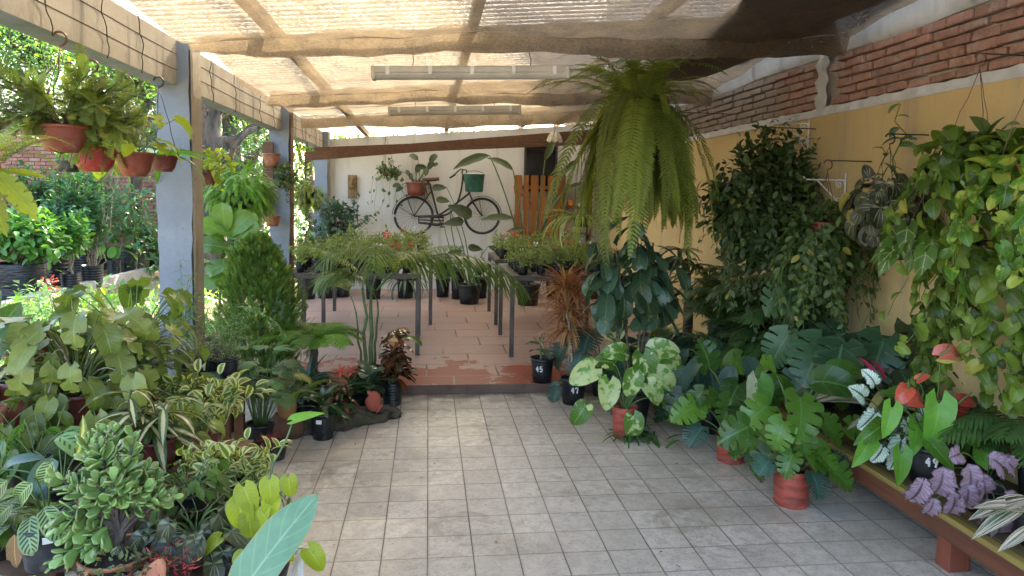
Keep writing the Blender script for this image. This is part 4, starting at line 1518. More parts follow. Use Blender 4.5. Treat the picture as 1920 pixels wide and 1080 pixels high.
petioles(fl, fs, 16, T['split'], (.12, .34), (.2, 1.2), (.12, .2), (-.9, .1), (0, 0, h*.9), .05, rad=.003)
vines(fl, fs, [(R*.9*cos(a), R*.9*sin(a), h) for a in (3.0, 3.7, 4.4)], T['lan'], (.1, .2), .03, (.07, .12))
build2(r, fl, fs, 'fern_gold')
r, R, h = bowl('hanging_bowl', 'smallest maroon hanging bowl with long strap leaves next to the pillar', 306, 292, 322, 50, 4.55, 'maroon', (297, 168), GB, wire='darkwire')
fl, fs = MB(), MB()
rosette(fl, 9, T['strapw'], (.26, .42), (0, 0, h*.9), .02)
rosette(fl, 4, T['strap'], (.3, .45), (0, 0, h*.9), .02, (2.6, 4.0))
build2(r, fl, None, 'bright')
r, R, h = bowl('hanging_bowl', 'dark red hanging bowl with yellowish oval leaves just behind the nearest pillar', 392, 323, 348, 34, 5.6, 'maroon', (382, 222), GB)
fl, fs = MB(), MB()
bush(fl, fs, (.05, 0, h+.06), (.16, .13, .13), 22, 3, T['ov'], (.06, .09), (0, 0, h*.9), .05, .003)
vines(fl, fs, [(R*cos(a), R*sin(a), h) for a in (3.3, 4, 5.2)], T['ov'], (.1, .2), .035, (.06, .08))
build2(r, fl, fs, 'fern_gold')
# ferns
r, R, h = bowl('hanging_fern', 'bright lime green fern hanging beside the middle pillar', 452, 362, 392, 46, 7.2, 'blackp', (455, 225), None, 'round', 'darkwire')
fl = MB()
P, d = blob(620, (.27, .25, .23), .5, .1)
fl.put(FR['fluffy'], P+arr(0, 0, h+.0), d*arr(1, 1, .15)+RNG.normal(0, .25, d.shape), d*.4+arr(0, 0, 1), RNG.uniform(.13, .24, len(P)))
build2(r, fl, None, 'fern_lime')
r, R, h = bowl('hanging_fern', 'smaller drooping fern hanging beyond the middle pillar', 574, 360, 382, 30, 10.0, 'blackp', (576, 262), None, 'round', 'darkwire')
fl = MB()
P, d = blob(200, (.17, .16, .16), .6, .1)
fl.put(FR['fluffy'], P+arr(0, 0, h-.03), d*arr(1, 1, .15)+RNG.normal(0, .25, d.shape), d*.4+arr(0, 0, 1), RNG.uniform(.13, .24, len(P)))
build2(r, fl, None, 'fern')
# yellow fern at the frame edge, hung from the beam nearer the camera
r, R, h = bowl('hanging_fern', 'golden yellow fern fronds hanging in at the left edge of the view', -48, 330, 360, 80, 3.0, 'maroon', (-40, 40), None)
fl = MB()
rosette(fl, 26, FR['sword'], (.28, .42), (0, 0, h), .05)
fl.put(leaves(S_LAN, 3, W=.34, notch=4, ndepth=.5, nu=4), arr(.09, -.03, h)+RNG.normal(0, .03, (9, 3)), arr(.5, 0, -.45)+RNG.normal(0, .35, (9, 3)), (0, -.6, 1), RNG.uniform(.16, .26, 9))
build2(r, fl, None, 'fern_gold')
r, R, h = bowl('hanging_fern', 'green fern with long flat fronds under the second bowl', 128, 302, 322, 40, 4.6, 'blackp', (130, 140), None, 'round', 'darkwire')
fl = MB()
rosette(fl, 24, FR['sword'], (.22, .36), (0, 0, h), .04)
build2(r, fl, None, 'fern_lime')

# board with pots on the middle pillar
p0, p1 = atY(492, 265, 8.12), atY(513, 416, 8.12)
b = root('pot_board', 'brown upright board fixed to the middle pillar to carry pots', 'board', ((p0[0]+p1[0])/2, 8.14, p1[2]))
mb = MB()
mb.box((0, 0, (p0[2]-p1[2])/2), (p1[0]-p0[0], .03, p0[2]-p1[2]))
bevel(mb.build('plank', M['board'], b, smooth=False))
for py in (311, 425):
    q = atY(506, py, 8.05)
    mb = MB()
    mb.tube([(R_*cos(a)+q[0]-b.location.x, R_*sin(a)+q[1]-b.location.y, q[2]-p1[2]+.06) for R_ in (.072,) for a in np.linspace(0, 2*pi, 14)], .004, 4)
    mb.build('ring_bracket', M['iron'], b)
for i, (px, pyt, pyb, w_, lab) in enumerate(((509, 288, 312, 30, 'empty pale terracotta pot at the top of the pillar board'), (511, 404, 424, 28, 'lower terracotta pot on the pillar board under the ferns'))):
    q, q2 = atY(px, pyb, 8.03), atY(px, pyt, 8.03)
    r = root('wall_pot', lab, 'flower pot', q, 'terracotta pots on the pillar board')
    pot(r, w_*8.03/FPX/2, w_*8.03/FPX/2*.68, q2[2]-q[2], M['clay'])
q = atY(527, 352, 8.0)
r = root('pillar_vine', 'leafy trailing plant growing in front of the middle pillar below the top pot', 'plant', q)
fl, fs = MB(), MB()
pot(r, .06, .05, .09, M['blackp'])
bush(fl, fs, (.04, 0, .14), (.13, .11, .12), 40, 5, T['ovs'], (.04, .07), (0, 0, .07), .05, .003)
vines(fl, fs, [(.05*cos(a), .05*sin(a), .09) for a in np.linspace(3, 6.5, 6)], T['ovs'], (.15, .34), .03, (.035, .055))
build2(r, fl, fs, 'ivy2')
# tall reed-like stems seen through the bay next to the nearest pillar
# ------------------------------------------------------------------ near left: slab tables and the plants on them
SZ = .5
t = root('slab_table', 'dark rough bark-edged wooden slab table at the lower left', 'table', (0, 0, 0))
outl = [(-200, 1000), (20, 1052), (135, 1040), (160, 1062), (250, 1098), (352, 1086), (392, 1050), (446, 1000), (452, 968), (420, 905), (300, 790), (-200, 790)]
pts = np.array([atZ(px, py, SZ) for px, py in outl])
c0 = pts.mean(0)
t.location = (c0[0], c0[1], 0)
ring = []
N_ = 96
dense = []
for i in range(len(pts)):
    a, b_ = pts[i], pts[(i+1) % len(pts)]
    for k in range(8):
        dense.append(a+(b_-a)*k/8)
dense = np.array(dense)-arr(c0[0], c0[1], 0)
mb = MB()
P = []
for (sc, z) in ((.02, SZ), (.5, SZ), (.97, SZ-.001), (1.0, SZ-.012), (1.012, SZ-.035), (.985, SZ-.055), (.5, SZ-.057), (.02, SZ-.057)):
    q = dense[:, :2]*sc
    if .9 < sc:
        q = q*(1+RNG.normal(0, .006, (len(q), 1)))
    P.append(np.concatenate([q, np.full((len(q), 1), z)], 1))
P = np.array(P)
P = np.concatenate([P, P[:, :1]], 1)
mb.grid(P[:, ::-1])
mb.build('slab_top', M['slab'], t)
for (px, py) in ((-60, 960), (90, 940), (330, 960), (230, 850)):
    q = atZ(px, py, SZ)-arr(c0[0], c0[1], 0)
    mb = MB()
    mb.box((q[0], q[1], (SZ-.057)/2), (.07, .07, SZ-.058))
    bevel(mb.build('leg', M['slab'], t, smooth=False), .008)
BZ = .55
t = root('plant_bench', 'long low timber bench behind the slab table, mostly hidden under foliage', 'bench', (-2.42, 3.75, 0))
for k in range(4):
    mb = MB()
    mb.box((0, -.3+k*.2, BZ-.02), (2.1, .17, .035))
    bevel(mb.build('plank', M['board'], t, smooth=False))
for x in (-.95, .95):
    for y in (-.33, .33):
        mb = MB()
        mb.box((x, y, (BZ-.04)/2), (.07, .07, BZ-.042))
        mb.build('leg', M['board'], t, smooth=False)


def P_(name, label, cat, loc, potspec=None, group=None):
    """a potted plant: root + pot; returns root and the soil height"""
    r = root(name, label, cat, loc, group)
    zz = 0
    if potspec:
        rt, rb, h, mat = potspec[:4]
        kind = potspec[4] if len(potspec) > 4 else 'round'
        o = pot(r, rt, rb, h, M[mat] if isinstance(mat, str) else mat, kind)
        zz = h*(.86 if kind != 'bag' else .8)
        r['_'] = 0
        del r['_']
        return r, zz, o
    return r, zz, None


def on(px, py, Y, z):
    q = atY(px, py, Y)
    q[2] = z
    return q


# paddle leaved plant at the frame edge
r, z, _ = P_('paddle_plant', 'big dark green paddle leaf reaching in at the left edge', 'potted plant', on(-75, 640, 3.3, BZ), (.12, .1, .2, 'blackp'))
fl, fs = MB(), MB()
tip = atY(12, 596, 3.3)-np.array(r.location)
for q, dx in ((tip, 0), (tip+arr(-.12, .1, .15), 0), (tip+arr(-.25, 0, -.02), 0)):
    b0 = arr(q[0]*.5-.02, 0, q[2]*.55)
    fs.tube(arc((0, 0, z), b0, (0, 0, .03)), [.009, .005], 5)
    fl.put(T['rub'], b0, q-b0+arr(.02, 0, .12), (.2, -1, .3), .34)
build2(r, fl, fs, 'mid')
# striped blades in the brown red pot
r, z, _ = P_('potted_plant', 'upright striped blades in wide brownish red pot on the left', 'potted plant', on(52, 775, 3.45, BZ), (.122, .095, .2, 'maroon'), None)
fl, fs = MB(), MB()
top = atY(60, 590, 3.45)[2]-BZ
for i in range(34):
    a = i*2.4
    e = random.uniform(.65, 1.4)
    L = random.uniform(.22, .36)
    b0 = arr(random.gauss(.06, .09), random.gauss(.06, .06), z+random.uniform(.02, .14))
    fs.tube(arc((b0[0]*.3, b0[1]*.3, z), b0), [.006, .004], 4)
    fl.put(T['blade'], b0, az(a, e), az(a+pi, .8), L)
fl.build('foliage', LM['stripe'], r)
fs.build('stems', M['stem'], r)
for q in range(3):
    ff = MB()
    P, d = blob(12, (.02, .02, .02))
    ff.put(T['petal'], P+arr(random.uniform(-.05, .2), -.05, z+random.uniform(.12, .3)), d, d, .024)
    ff.build('flower', LM['anth'], r)
# split leaf climbers
for (px, py, Y, n, rx, hh, lab, lm, pm) in (
        (150, 770, 3.3, 62, .46, (.16, .34), 'sprawling split-leaf climber in dark red pot, the biggest plant at left', 'climber', 'maroon'),
        (255, 745, 3.75, 46, .42, (.2, .40), 'second split-leaf climber with lighter leaves, nearer the pillar', 'climber2', 'maroon')):
    r, z, _ = P_('split_leaf_climber', lab, 'potted plant', on(px, py, Y, BZ), (.12, .095, .18, pm))
    fl, fs = MB(), MB()
    petioles(fl, fs, n, T['split'], (hh[0], rx), (-.1, 1.25), (.11, .18), (-1.4, -.2), (0, -.03, z), .05, face=(.1, -.3, 0), rad=.0045, curve=.7)
    petioles(fl, fs, 14, T['split'], (.3, .52), (.9, 1.4), (.11, .18), (-.9, .3), (0, 0, z), .05, face=(.1, -.4, 0), rad=.0045, curve=.5)
    build2(r, fl, fs, lm)
    r2 = MB()
    for q in range(10):
        e = arr(random.uniform(-.3, .35), random.uniform(-.3, .1), random.uniform(.02, .3))
        r2.tube(arc((0, 0, z), e+arr(0, 0, z*.6), (0, 0, .12), 9), [.004, .003], 4)
    r2.build('aerial_roots', M['palestem'], r)
# prayer plant
r, z, _ = P_('prayer_plant', 'prayer plant with dark blotched round leaves left of the jade tree', 'potted plant', on(70, 885, 2.75, SZ), (.085, .07, .12, 'blackp'))
fl, fs = MB(), MB()
petioles(fl, fs, 17, T['calo'], (.08, .2), (.2, 1.2), (.12, .17), (-.7, .2), (0, 0, z), .03, face=(.1, -.5, .2), rad=.003)
build2(r, fl, fs, 'prayer')
r, z, _ = P_('arching_plant', 'grey green large leaf plant with a rolled cream new leaf', 'potted plant', on(118, 900, 2.55, SZ), (.08, .065, .11, 'blackp'))
fl, fs = MB(), MB()
petioles(fl, fs, 7, T['ov'], (.12, .22), (.5, 1.3), (.15, .2), (-.6, .2), (0, 0, z), .02, face=(0, -.5, .2), rad=.004)
petioles(fl, fs, 5, T['blade'], (.1, .2), (.5, 1.2), (.17, .24), (-.3, .5), (0, 0, z), .02, face=(0, -.5, .2), rad=.004)
build2(r, fl, fs, 'blue')
ff = MB()
ff.put(T['blade'], arr(.06, -.03, z+.12), (.15, -.1, .2), (.8, -.7, .2), .15)
ff.build('new_leaf', LM['spider'], r)
# zebra calathea
b0 = on(92, 1035, 2.2, SZ)
r, z, po = P_('zebra_plant', 'zebra striped leaves in a blue black round pot at lower left', 'potted plant', b0, (.083, .062, .135, 'blackp'))
fl, fs = MB(), MB()
petioles(fl, fs, 14, T['calo'], (.06, .17), (.3, 1.2), (.10, .13), (-.5, .3), (-.02, .02, z), .03, face=(0, -.5, .3), rad=.003, curve=.7)
for (px, py) in ((62, 930), (15, 925), (25, 970), (100, 890)):
    q = atY(px, py, 2.12)-np.array(r.location)
    fl.put(T['calo'], q+arr(-.0, 0, .04), (random.choice([-.7, .7])+random.uniform(-.3, .3), -.15, -.8), (.1, -1, .45), .11)
    fs.tube(arc((0, 0, z), q+arr(0, 0, .05), (0, 0, .05)), [.003, .002], 4)
build2(r, fl, fs, 'zebra')
ff = MB()
ff.put(leaves(S_LAN, 2, W=.35, wave=.25, droop=.5), arr(-.045, -.088, z+.02), (-.05, -.1, -1), (.2, -1, .1), .12)
ff.build('dry_leaf', LM['dead'], r)
mb = MB()
th = np.linspace(-1.28, -.98, 5)
mb.grid(np.array([[[.0875*cos(a), .0875*sin(a), zz] for a in th] for zz in (.098, .118)])[::-1])
mb.build('pot_label', M['white'], po)
# a second dark pot cut by the frame
r, z, _ = P_('potted_plant', 'dark pot of narrow ferny leaves cut off by the left edge', 'potted plant', on(-20, 1010, 2.25, SZ), (.07, .055, .11, 'blackp'))
fl = MB()
rosette(fl, 26, FR['chamae'], (.14, .24), (0, 0, z), .02)
build2(r, fl, None, 'mid')
r, z, _ = P_('flower_pot', 'orange clay pot half out of view at the left edge', 'flower pot', on(-12, 838, 3.1, SZ), (.05, .04, .22, 'clay'))

# jade tree
b0 = on(222, 1052, 2.12, SZ)
r, z, _ = P_('jade_tree', 'thick trunked jade tree with glossy rounded succulent leaves', 'potted plant', b0, (.10, .08, .07, 'clay'))
fl, fs = MB(), MB()
s = 2.12/FPX
cz = atY(215, 905, 2.12)[2]-SZ
ends = []
fs.tube(wig((0, 0, z), (.005, 0, cz*.6), .006), [.021, .014], 8)
for q in range(48):
    a = q*2.4
    e = az(a, random.uniform(-.6, 1.3))*arr(.15, .13, .15)*random.uniform(.55, 1.08)+arr(-.008, -.01, cz)
    if q < 11:
        e = arr(random.uniform(-.14, -.05), random.uniform(-.08, -.02), random.uniform(.06, cz*.7))
    c0_ = arr(0.004, 0, z+random.uniform(.05, .12))
    B = arc(c0_, e, (0, 0, .015), 12)
    fs.tube(B, [.007, .0035], 5)
    tg = B[-1]-B[-4]
    tg /= np.linalg.norm(tg)
    s1 = np.cross(tg, [0, 0, 1.])
    s1 /= np.linalg.norm(s1)+1e-6
    s2 = np.cross(tg, s1)
    for k in range(4):
        p_ = B[-1]-tg*.02*k
        ax = (s1 if k % 2 else s2)
        for sg in (-1, 1):
            d = ax*sg*(.55+.16*k)+tg*(.95-.12*k)+RNG.normal(0, .12, 3)
            fl.put(T['spoon'], p_, d, tg+RNG.normal(0, .15, 3)-ax*sg*.2, random.uniform(.038, .066)*(.7+.13*k))
o = build2(r, fl, fs, 'jade', M['bark'], sname='trunk')
sd = o.modifiers.new('thick', 'SOLIDIFY')
sd.thickness = .0045
# small succulents and shard in front
q = on(268, 1088, 2.0, SZ)
r = root('terracotta_shard', 'broken orange terracotta shard standing among the succulents', 'pot shard', q)
mb = MB()
an = np.linspace(.2, 2.3, 12)
P = np.array([[[.075*cos(a)*(1+.1*zz*10), .06*sin(a)-.06, zz*(1+.35*sin(a*2.3))] for a in an] for zz in np.linspace(0, .085, 7)])
mb.grid(P)
o = mb.build('shard', M['clay'], r)
o.modifiers.new('thick', 'SOLIDIFY').thickness = .009
for (px, py, lm, lab, R_, kk) in ((318, 1062, 'sedum', 'crimson red stringy succulent at the bottom left', .062, 'sn'), (205, 1075, 'thyme', 'tiny yellow green rosettes at the foot of the jade tree', .075, 's'), (285, 1040, 'begonia2', 'brownish red small leaved sedum between jade and begonia', .05, 's')):
    q = on(px, py, 2.03, SZ)
    r, z, _ = P_('succulent_clump', lab, 'succulent', q, (.055, .045, .05, 'clay' if lm != 'sedum' else 'blackp'), 'small succulents on the slab table')
    fl = MB()
    P, d = blob(170 if kk == 'sn' else 120, (R_, R_*.8, .04))
    fl.put(T[kk], P+arr(0, 0, z+.025), d+RNG.normal(0, .7, d.shape)+arr(0, -.2, .2), d+arr(0, 0, .5), RNG.uniform(.014, .03, len(P)))
    build2(r, fl, None, lm)
# dark begonia
r, z, _ = P_('begonia', 'dark velvety begonia with pale veins on the slab edge', 'potted plant', on(368, 1035, 2.2, SZ), (.075, .06, .08, 'blackp'))
fl, fs = MB(), MB()
petioles(fl, fs, 60, T['heart'], (.04, .18), (-.1, 1.1), (.06, .095), (-1.0, 0), (0, 0, z), .03, face=(0, -.7, .3), rad=.003, curve=.8)
build2(r, fl, fs, 'begonia')
# variegated trailing plant on a stool
r = root('plant_stool', 'small hidden stool under the variegated vine', 'stool', on(425, 920, 2.75, 0))
mb = MB()
mb.box((0, 0, .41), (.30, .30, .03))
bevel(mb.build('seat', M['board'], r, smooth=False))
for x in (-.12, .12):
    for y in (-.12, .12):
        mb = MB()
        mb.box((x, y, .1975), (.035, .035, .393))
        mb.build('leg', M['board'], r, smooth=False)
r, z, _ = P_('variegated_vine', 'cream edged variegated vine spilling over its pale green pot', 'potted plant', on(432, 920, 2.72, .426), (.095, .075, .13, 'blackp'))
fl, fs = MB(), MB()
bush(fl, fs, (0, -.02, z+.06), (.20, .16, .10), 80, 4, T['ov'], (.045, .075), (0, 0, z), .05, .002, shell=.1)
vines(fl, fs, [(.08*cos(a), .08*sin(a), z) for a in np.linspace(3.2, 6.6, 11)], T['ov'], (.15, .32), .035, (.05, .075))
build2(r, fl, fs, 'variegated')
# lime heart leaves in the cream stand
b0 = on(486, 1072, 2.15, 0)
r = root('plant_stand', 'cream metal plant stand holding a black pot beside the banana leaf', 'plant stand', b0)
pz = atY(486, 1060, 2.15)[2]-.10
for x in (-.105, .105):
    for y in (-.105, .105):
        mb = MB()
        mb.box((x, y, (pz+.1)/2), (.016, .016, pz+.1))
        mb.build('leg', M['whitemetal'], r, smooth=False)
for zz in (pz-.008, pz+.085):
    for s_, (cx_, cy_, lx, ly) in enumerate(((0, -.105, .194, .012), (0, .105, .194, .012), (-.105, 0, .012, .194), (.105, 0, .012, .194))):
        mb = MB()
        mb.box((cx_, cy_, zz), (lx, ly, .016))
        mb.build('rail', M['whitemetal'], r, smooth=False)
for y in (-.04, .04):
    mb = MB()
    mb.box((0, y, pz-.008), (.197, .02, .012))
    mb.build('slat', M['whitemetal'], r, smooth=False)
r, z, _ = P_('lime_vine', 'glowing lime yellow heart leaves in the black pot on the cream stand', 'potted plant', (b0[0], b0[1], pz), (.098, .07, .15, 'blackp'))
fl, fs = MB(), MB()
for (px, py, sz) in ((458, 938, .085), (448, 965, .1), (505, 925, .075), (541, 920, .065), (487, 975, .085), (468, 990, .08), (510, 955, .07)):
    q = atY(px, py, 2.08)-np.array(r.location)
    fs.tube(arc((0, 0, z), q+arr(0, 0, .03), (0, 0, .03)), [.003, .002], 4)
    fl.put(T['heart'], q+arr(0, 0, .04), (random.uniform(-.4, .5), -.4, -.9), (.1, -1, .35), sz)
petioles(fl, fs, 10, T['heart'], (.05, .13), (.1, 1.0), (.06, .09), (-.9, 0), (0, 0, z), .04, face=(0, -.6, .2), rad=.0025)
build2(r, fl, fs, 'lime')
q0, q1 = atY(512, 868, 2.25)-np.array(r.location), atY(549, 788, 2.3)-np.array(r.location)
q2 = atY(607, 769, 2.3)-np.array(r.location)
fs, fl = MB(), MB()
fs.tube(np.vstack([arc((0, 0, z), q0, (0, 0, .01), 5), arc(q0, q1, (.008, 0, .002), 6)[1:]]), [.004, .0028], 5)
fs.build('long_stalk', M['stem'], r)
fl.put(leaf(S_ARROW, W=.5, nv=10, droop=.25, back=.2, fold=.2), q1, q2-q1, (-.25, -.45, 1), np.linalg.norm(q2-q1)*1.0, .9)
fl.build('arrow_leaf', LM['bright'], r)
# banana in the foreground
b0 = on(430, 1400, 1.72, 0)
r, z, _ = P_('banana_plant', 'young banana with one bluish green leaf rising into view at the bottom', 'potted plant', b0, (.11, .09, .2, 'blackp'))
fl, fs = MB(), MB()
a_, c_ = atY(440, 1128, 1.72)-b0, atY(580, 922, 1.76)-b0
fs.tube(np.vstack([arc((0, 0, z), a_*arr(.6, .6, .7), (.0, 0, .0), 5), arc(a_*arr(.6, .6, .7), a_, (0, 0, .01), 5)[1:]]), [.02, .012], 8)
fl.put(leaf(_nrm(lambda v: np.minimum(1, .55+v*2)*(1-v**5)**.9), W=.37, nv=26, nu=8, droop=.45, fold=.25, wave=.09, wk=13), a_, c_-a_, (-.25, -1, .45), np.linalg.norm(c_-a_), .6)
for a in (3.3, 4.6):
    fl.put(T['rub'], (0, 0, .3), az(a, .2), (0, 0, 1), .22)
    fs.tube(arc((0, 0, z), (0, 0, .3)), .01, 5)
build2(r, fl, fs, 'banana')
# cream streaked blades behind the jade
r, z, _ = P_('striped_plant', 'dark blades with cream centres fanning out behind the jade tree', 'potted plant', on(285, 850, 2.95, SZ), (.10, .08, .13, 'maroon'))
fl, fs = MB(), MB()
for q in range(3):
    stemleaves(fl, fs, wig((0, 0, z), (random.uniform(-.08, .08), random.uniform(-.05, .05), z+.12+.05*q), .01), 14, T['blade'], (.19, .28), .2, (-.15, .6))
build2(r, fl, fs, 'stripe')
r, z, _ = P_('striped_plant', 'smaller cream streaked plant between split-leaf climber and prayer plant', 'potted plant', on(190, 860, 2.85, SZ), (.07, .055, .1, 'blackp'))
fl, fs = MB(), MB()
stemleaves(fl, fs, wig((0, 0, z), (.0, 0, z+.12), .01), 20, T['ov'], (.09, .14), .1, (-.3, .6))
build2(r, fl, fs, 'variegated')
r, z, _ = P_('variegated_bush', 'bushy cream and green variegated plant in front of the plank table', 'potted plant', on(372, 800, 3.5, .36), (.10, .08, .14, 'maroon'))
fl, fs = MB(), MB()
bush(fl, fs, (0, 0, z+.13), (.26, .18, .11), 70, 5, T['ov'], (.06, .095), (0, 0, z), .06, .004, shell=.1)
build2(r, fl, fs, 'variegated')
r0 = root('plant_crate', 'reddish timber crate carrying the variegated bush', 'crate', on(372, 800, 3.5, 0))
for k in range(4):
    mb = MB()
    mb.box((0, -.16, .05+k*.085), (.42, .016, .07))
    mb.build('slat', M['legwood'], r0, smooth=False)
for x in (-.2, .2):
    for y in (-.14, .14):
        mb = MB()
        mb.box((x, y, .172), (.03, .03, .344))
        mb.build('post', M['legwood'], r0, smooth=False)
mb = MB()
mb.box((0, 0, .352), (.44, .32, .014))
mb.build('lid', M['board'], r0, smooth=False)
for (px, py, Y, zz, lab, lm, tm, n, pl, sz) in (
        (352, 925, 2.5, SZ, 'deep green crinkled plant between jade tree and variegated vine', 'mid', 'ovs', 70, (.04, .16), (.045, .075)),
        (330, 800, 3.1, SZ, 'yellow green leafy filler plant behind the cream striped blades', 'climber2', 'ov', 44, (.06, .24), (.07, .12)),
        (40, 800, 3.0, SZ, 'soft green oval leaf plant under the brownish red pot', 'climber', 'ov', 44, (.06, .22), (.08, .13))):
    r, z, _ = P_('leafy_plant', lab, 'potted plant', on(px, py, Y, zz), (.07, .055, .09, 'blackp'))
    fl, fs = MB(), MB()
    petioles(fl, fs, n, T[tm], pl, (.0, 1.2), sz, (-.9, .2), (0, 0, z), .04, face=(.05, -.4, .2), rad=.0025)
    build2(r, fl, fs, lm)
# ------------------------------------------------------------------ plank table by the nearest pillar
t0 = on(402, 715, 4.35, 0)
tz = float(atY(402, 713, 4.2)[2])
M['teal'] = plain('worn_turquoise_paint', (.07, .14, .145), .6, .4, 5, .2)
t = root('plank_table', 'small plank table with turquoise top and orange edge near the pillar', 'table', t0)
mb = MB()
mb.box((-.14, .02, tz-.012), (.62, .42, .02))
bevel(mb.build('table_top', M['teal'], t, smooth=False), .003)
mb = MB()
mb.box((-.10, -.17, tz-.043), (.42, .03, .038))
bevel(mb.build('apron', M['orangewood'], t, smooth=False), .003)
for x in (-.4, .1):
    for y in (-.15, .17):
        mb = MB()
        mb.box((x, y, (tz-.062)/2), (.055, .055, tz-.063))
        mb.build('leg', M['board'], t, smooth=False)
for i, (px, py, Y, lab) in enumerate(((373, 703, 4.28, 'left front pot of wispy grey green sprigs on the turquoise table'), (428, 703, 4.28, 'right front pot of fine sprigs at the corner of the turquoise table'), (345, 690, 4.45, 'far left pot of thin sprigs at the back of the turquoise table'), (398, 690, 4.45, 'back pot of dense sprigs between the two front ones'))):
    r, z, _ = P_('herb_pot', lab, 'potted herb', on(px, py, Y, tz), (.058, .044, .11, 'blackp'), 'herb pots on the plank table')
    fl, fs = MB(), MB()
    P, d = blob(30, (.13, .11, .10), .3, .4)
    for q in range(30):
        e = P[q]+arr(0, 0, z+.09)
        stemleaves(fl, fs, wig((0, 0, z), e, .012), 26, T['s'], (.009, .019), .25, (-.3, .9), (.0014, .0008), k=3)
    build2(r, fl, fs, 'thyme', M['wood_stem'])
for (px, py, Y, zt, w_, lab, lm, tmp, sz) in (
        (420, 640, 4.9, 560, .34, 'feathery asparagus-like plant with one long arching frond', 'willow', 'sn', (.03, .06)),
        (345, 640, 4.75, 480, .13, 'tall thin willowy stems in front of the nearest pillar', 'willow', 'lans', (.05, .09)),
        (300, 640, 4.9, 590, .26, 'bright herb bush left of the pillar foot', 'willow', 'lans', (.05, .09))):
    b0 = on(px, py, Y, 0.0)
    r, z, _ = P_('leafy_herb', lab, 'potted plant', b0, (.11, .09, .28, 'blackp'), None)
    fl, fs = MB(), MB()
    top = atY(px, zt, Y)[2]
    ns = 26 if w_ > .2 else 8
    for q in range(ns):
        a = random.uniform(0, 2*pi)
        e = arr(cos(a)*w_*random.uniform(.2, 1), sin(a)*w_*.7*random.uniform(.2, 1), z+(top-z)*random.uniform(.55, 1.02))
        stemleaves(fl, fs, arc((0, 0, z), e, (e[0]*-.25, 0, (top-z)*.12), 8), 46 if tmp == 'sn' else 22, T[tmp], sz, .25, (-.2, .8), (.003, .0014), k=3)
    if 'arching' in lab:
        e0, e1 = atY(445, 575, 4.7)-b0, atY(535, 630, 4.6)-b0
        P = np.vstack([arc((0, 0, z), e0, (0, 0, .05), 6), arc(e0, e1, (.01, 0, .05), 12)[1:]])
        stemleaves(fl, fs, P, 90, T['lans'], (.035, .055), .4, (-.3, .6), (.003, .0014), k=3)
    build2(r, fl, fs, lm)

# ------------------------------------------------------------------ conifer, fiddle leaf, tree fern
b0 = on(492, 720, 5.75, 0)
r, z, _ = P_('cypress', 'columnar green cypress shrub, the densest and tallest at middle left', 'potted conifer', b0, (.13, .1, .22, 'blackp'))
fl, fs = MB(), MB()
hz = atY(480, 432, 5.75)[2]
s = 5.75/FPX
fs.tube(wig((0, 0, z), (0, 0, hz*.92), .01), [.025, .006], 6)
n = 4600
f = RNG.uniform(0, 1, n)**.9
zz = z+.02+(hz-z-.1)*f
prof = np.interp(f, [0, .15, .45, .7, .88, 1], [.25, .32, .31, .24, .16, .04])
a = RNG.uniform(0, 2*pi, n)
lump = 1+.16*np.sin(a*3+zz*9)+.12*np.sin(a*5-zz*14)
rr = prof*lump*RNG.uniform(.55, 1.02, n)
pp = np.stack([rr*np.cos(a)-.03*f, rr*np.sin(a), zz], -1)
d = np.stack([np.cos(a)*.75, np.sin(a)*.75, RNG.uniform(.6, 2.0, n)], -1)+RNG.normal(0, .22, (n, 3))
fl.put(FR['spray'], pp, d, np.stack([np.cos(a), np.sin(a), .2+0*a], -1)+RNG.normal(0, .5, (n, 3)), RNG.uniform(.04, .085, n))
build2(r, fl, fs, 'conifer', M['bark'], sname='trunk')
b0 = on(412, 640, 6.7, 0)
r, z, _ = P_('fiddle_leaf_fig', 'fiddle leaf fig with huge glossy leaves just behind the nearest pillar', 'potted plant', b0, (.15, .12, .26, 'blackp'))
fl, fs = MB(), MB()
ht = atY(420, 430, 6.7)[2]
fs.tube(wig((0, 0, z), (.04, 0, ht), .015), [.015, .008], 6)
for (bx, by, tx, ty) in ((436, 442, 384, 418), (442, 470, 384, 450), (440, 490, 384, 500), (440, 510, 386, 530), (425, 440, 412, 392), (432, 445, 452, 400), (436, 465, 486, 450), (438, 520, 492, 540), (440, 445, 470, 425)):
    a_, c_ = atY(bx, by, 6.68)-b0, atY(tx, ty, 6.55)-b0
    fl.put(T['fid'], a_, c_-a_, (-.1, -1, .55), np.linalg.norm(c_-a_)*1.12)
stemleaves(fl, None, wig((0, 0, z), (.04, 0, ht), .015), 10, T['fid'], (.22, .3), .4, (.2, .9))
build2(r, fl, fs, 'mid', M['wood_stem'])
b0 = on(588, 735, 5.55, 0)
r, z, _ = P_('tree_fern', 'lacy tree fern with arching yellow green fronds beside the cypress', 'potted fern', b0, (.11, .085, .2, 'blackp'))
fl, fs = MB(), MB()
cz = atY(590, 628, 5.55)[2]
fs.tube(wig((0, 0, z), (0, 0, cz*.8), .005), [.035, .03], 8)
rosette(fl, 26, FR['tree_fern'], (.36, .54), (0, 0, cz*.8), .03)
build2(r, fl, fs, 'fern_lime', M['bark'], sname='trunk')
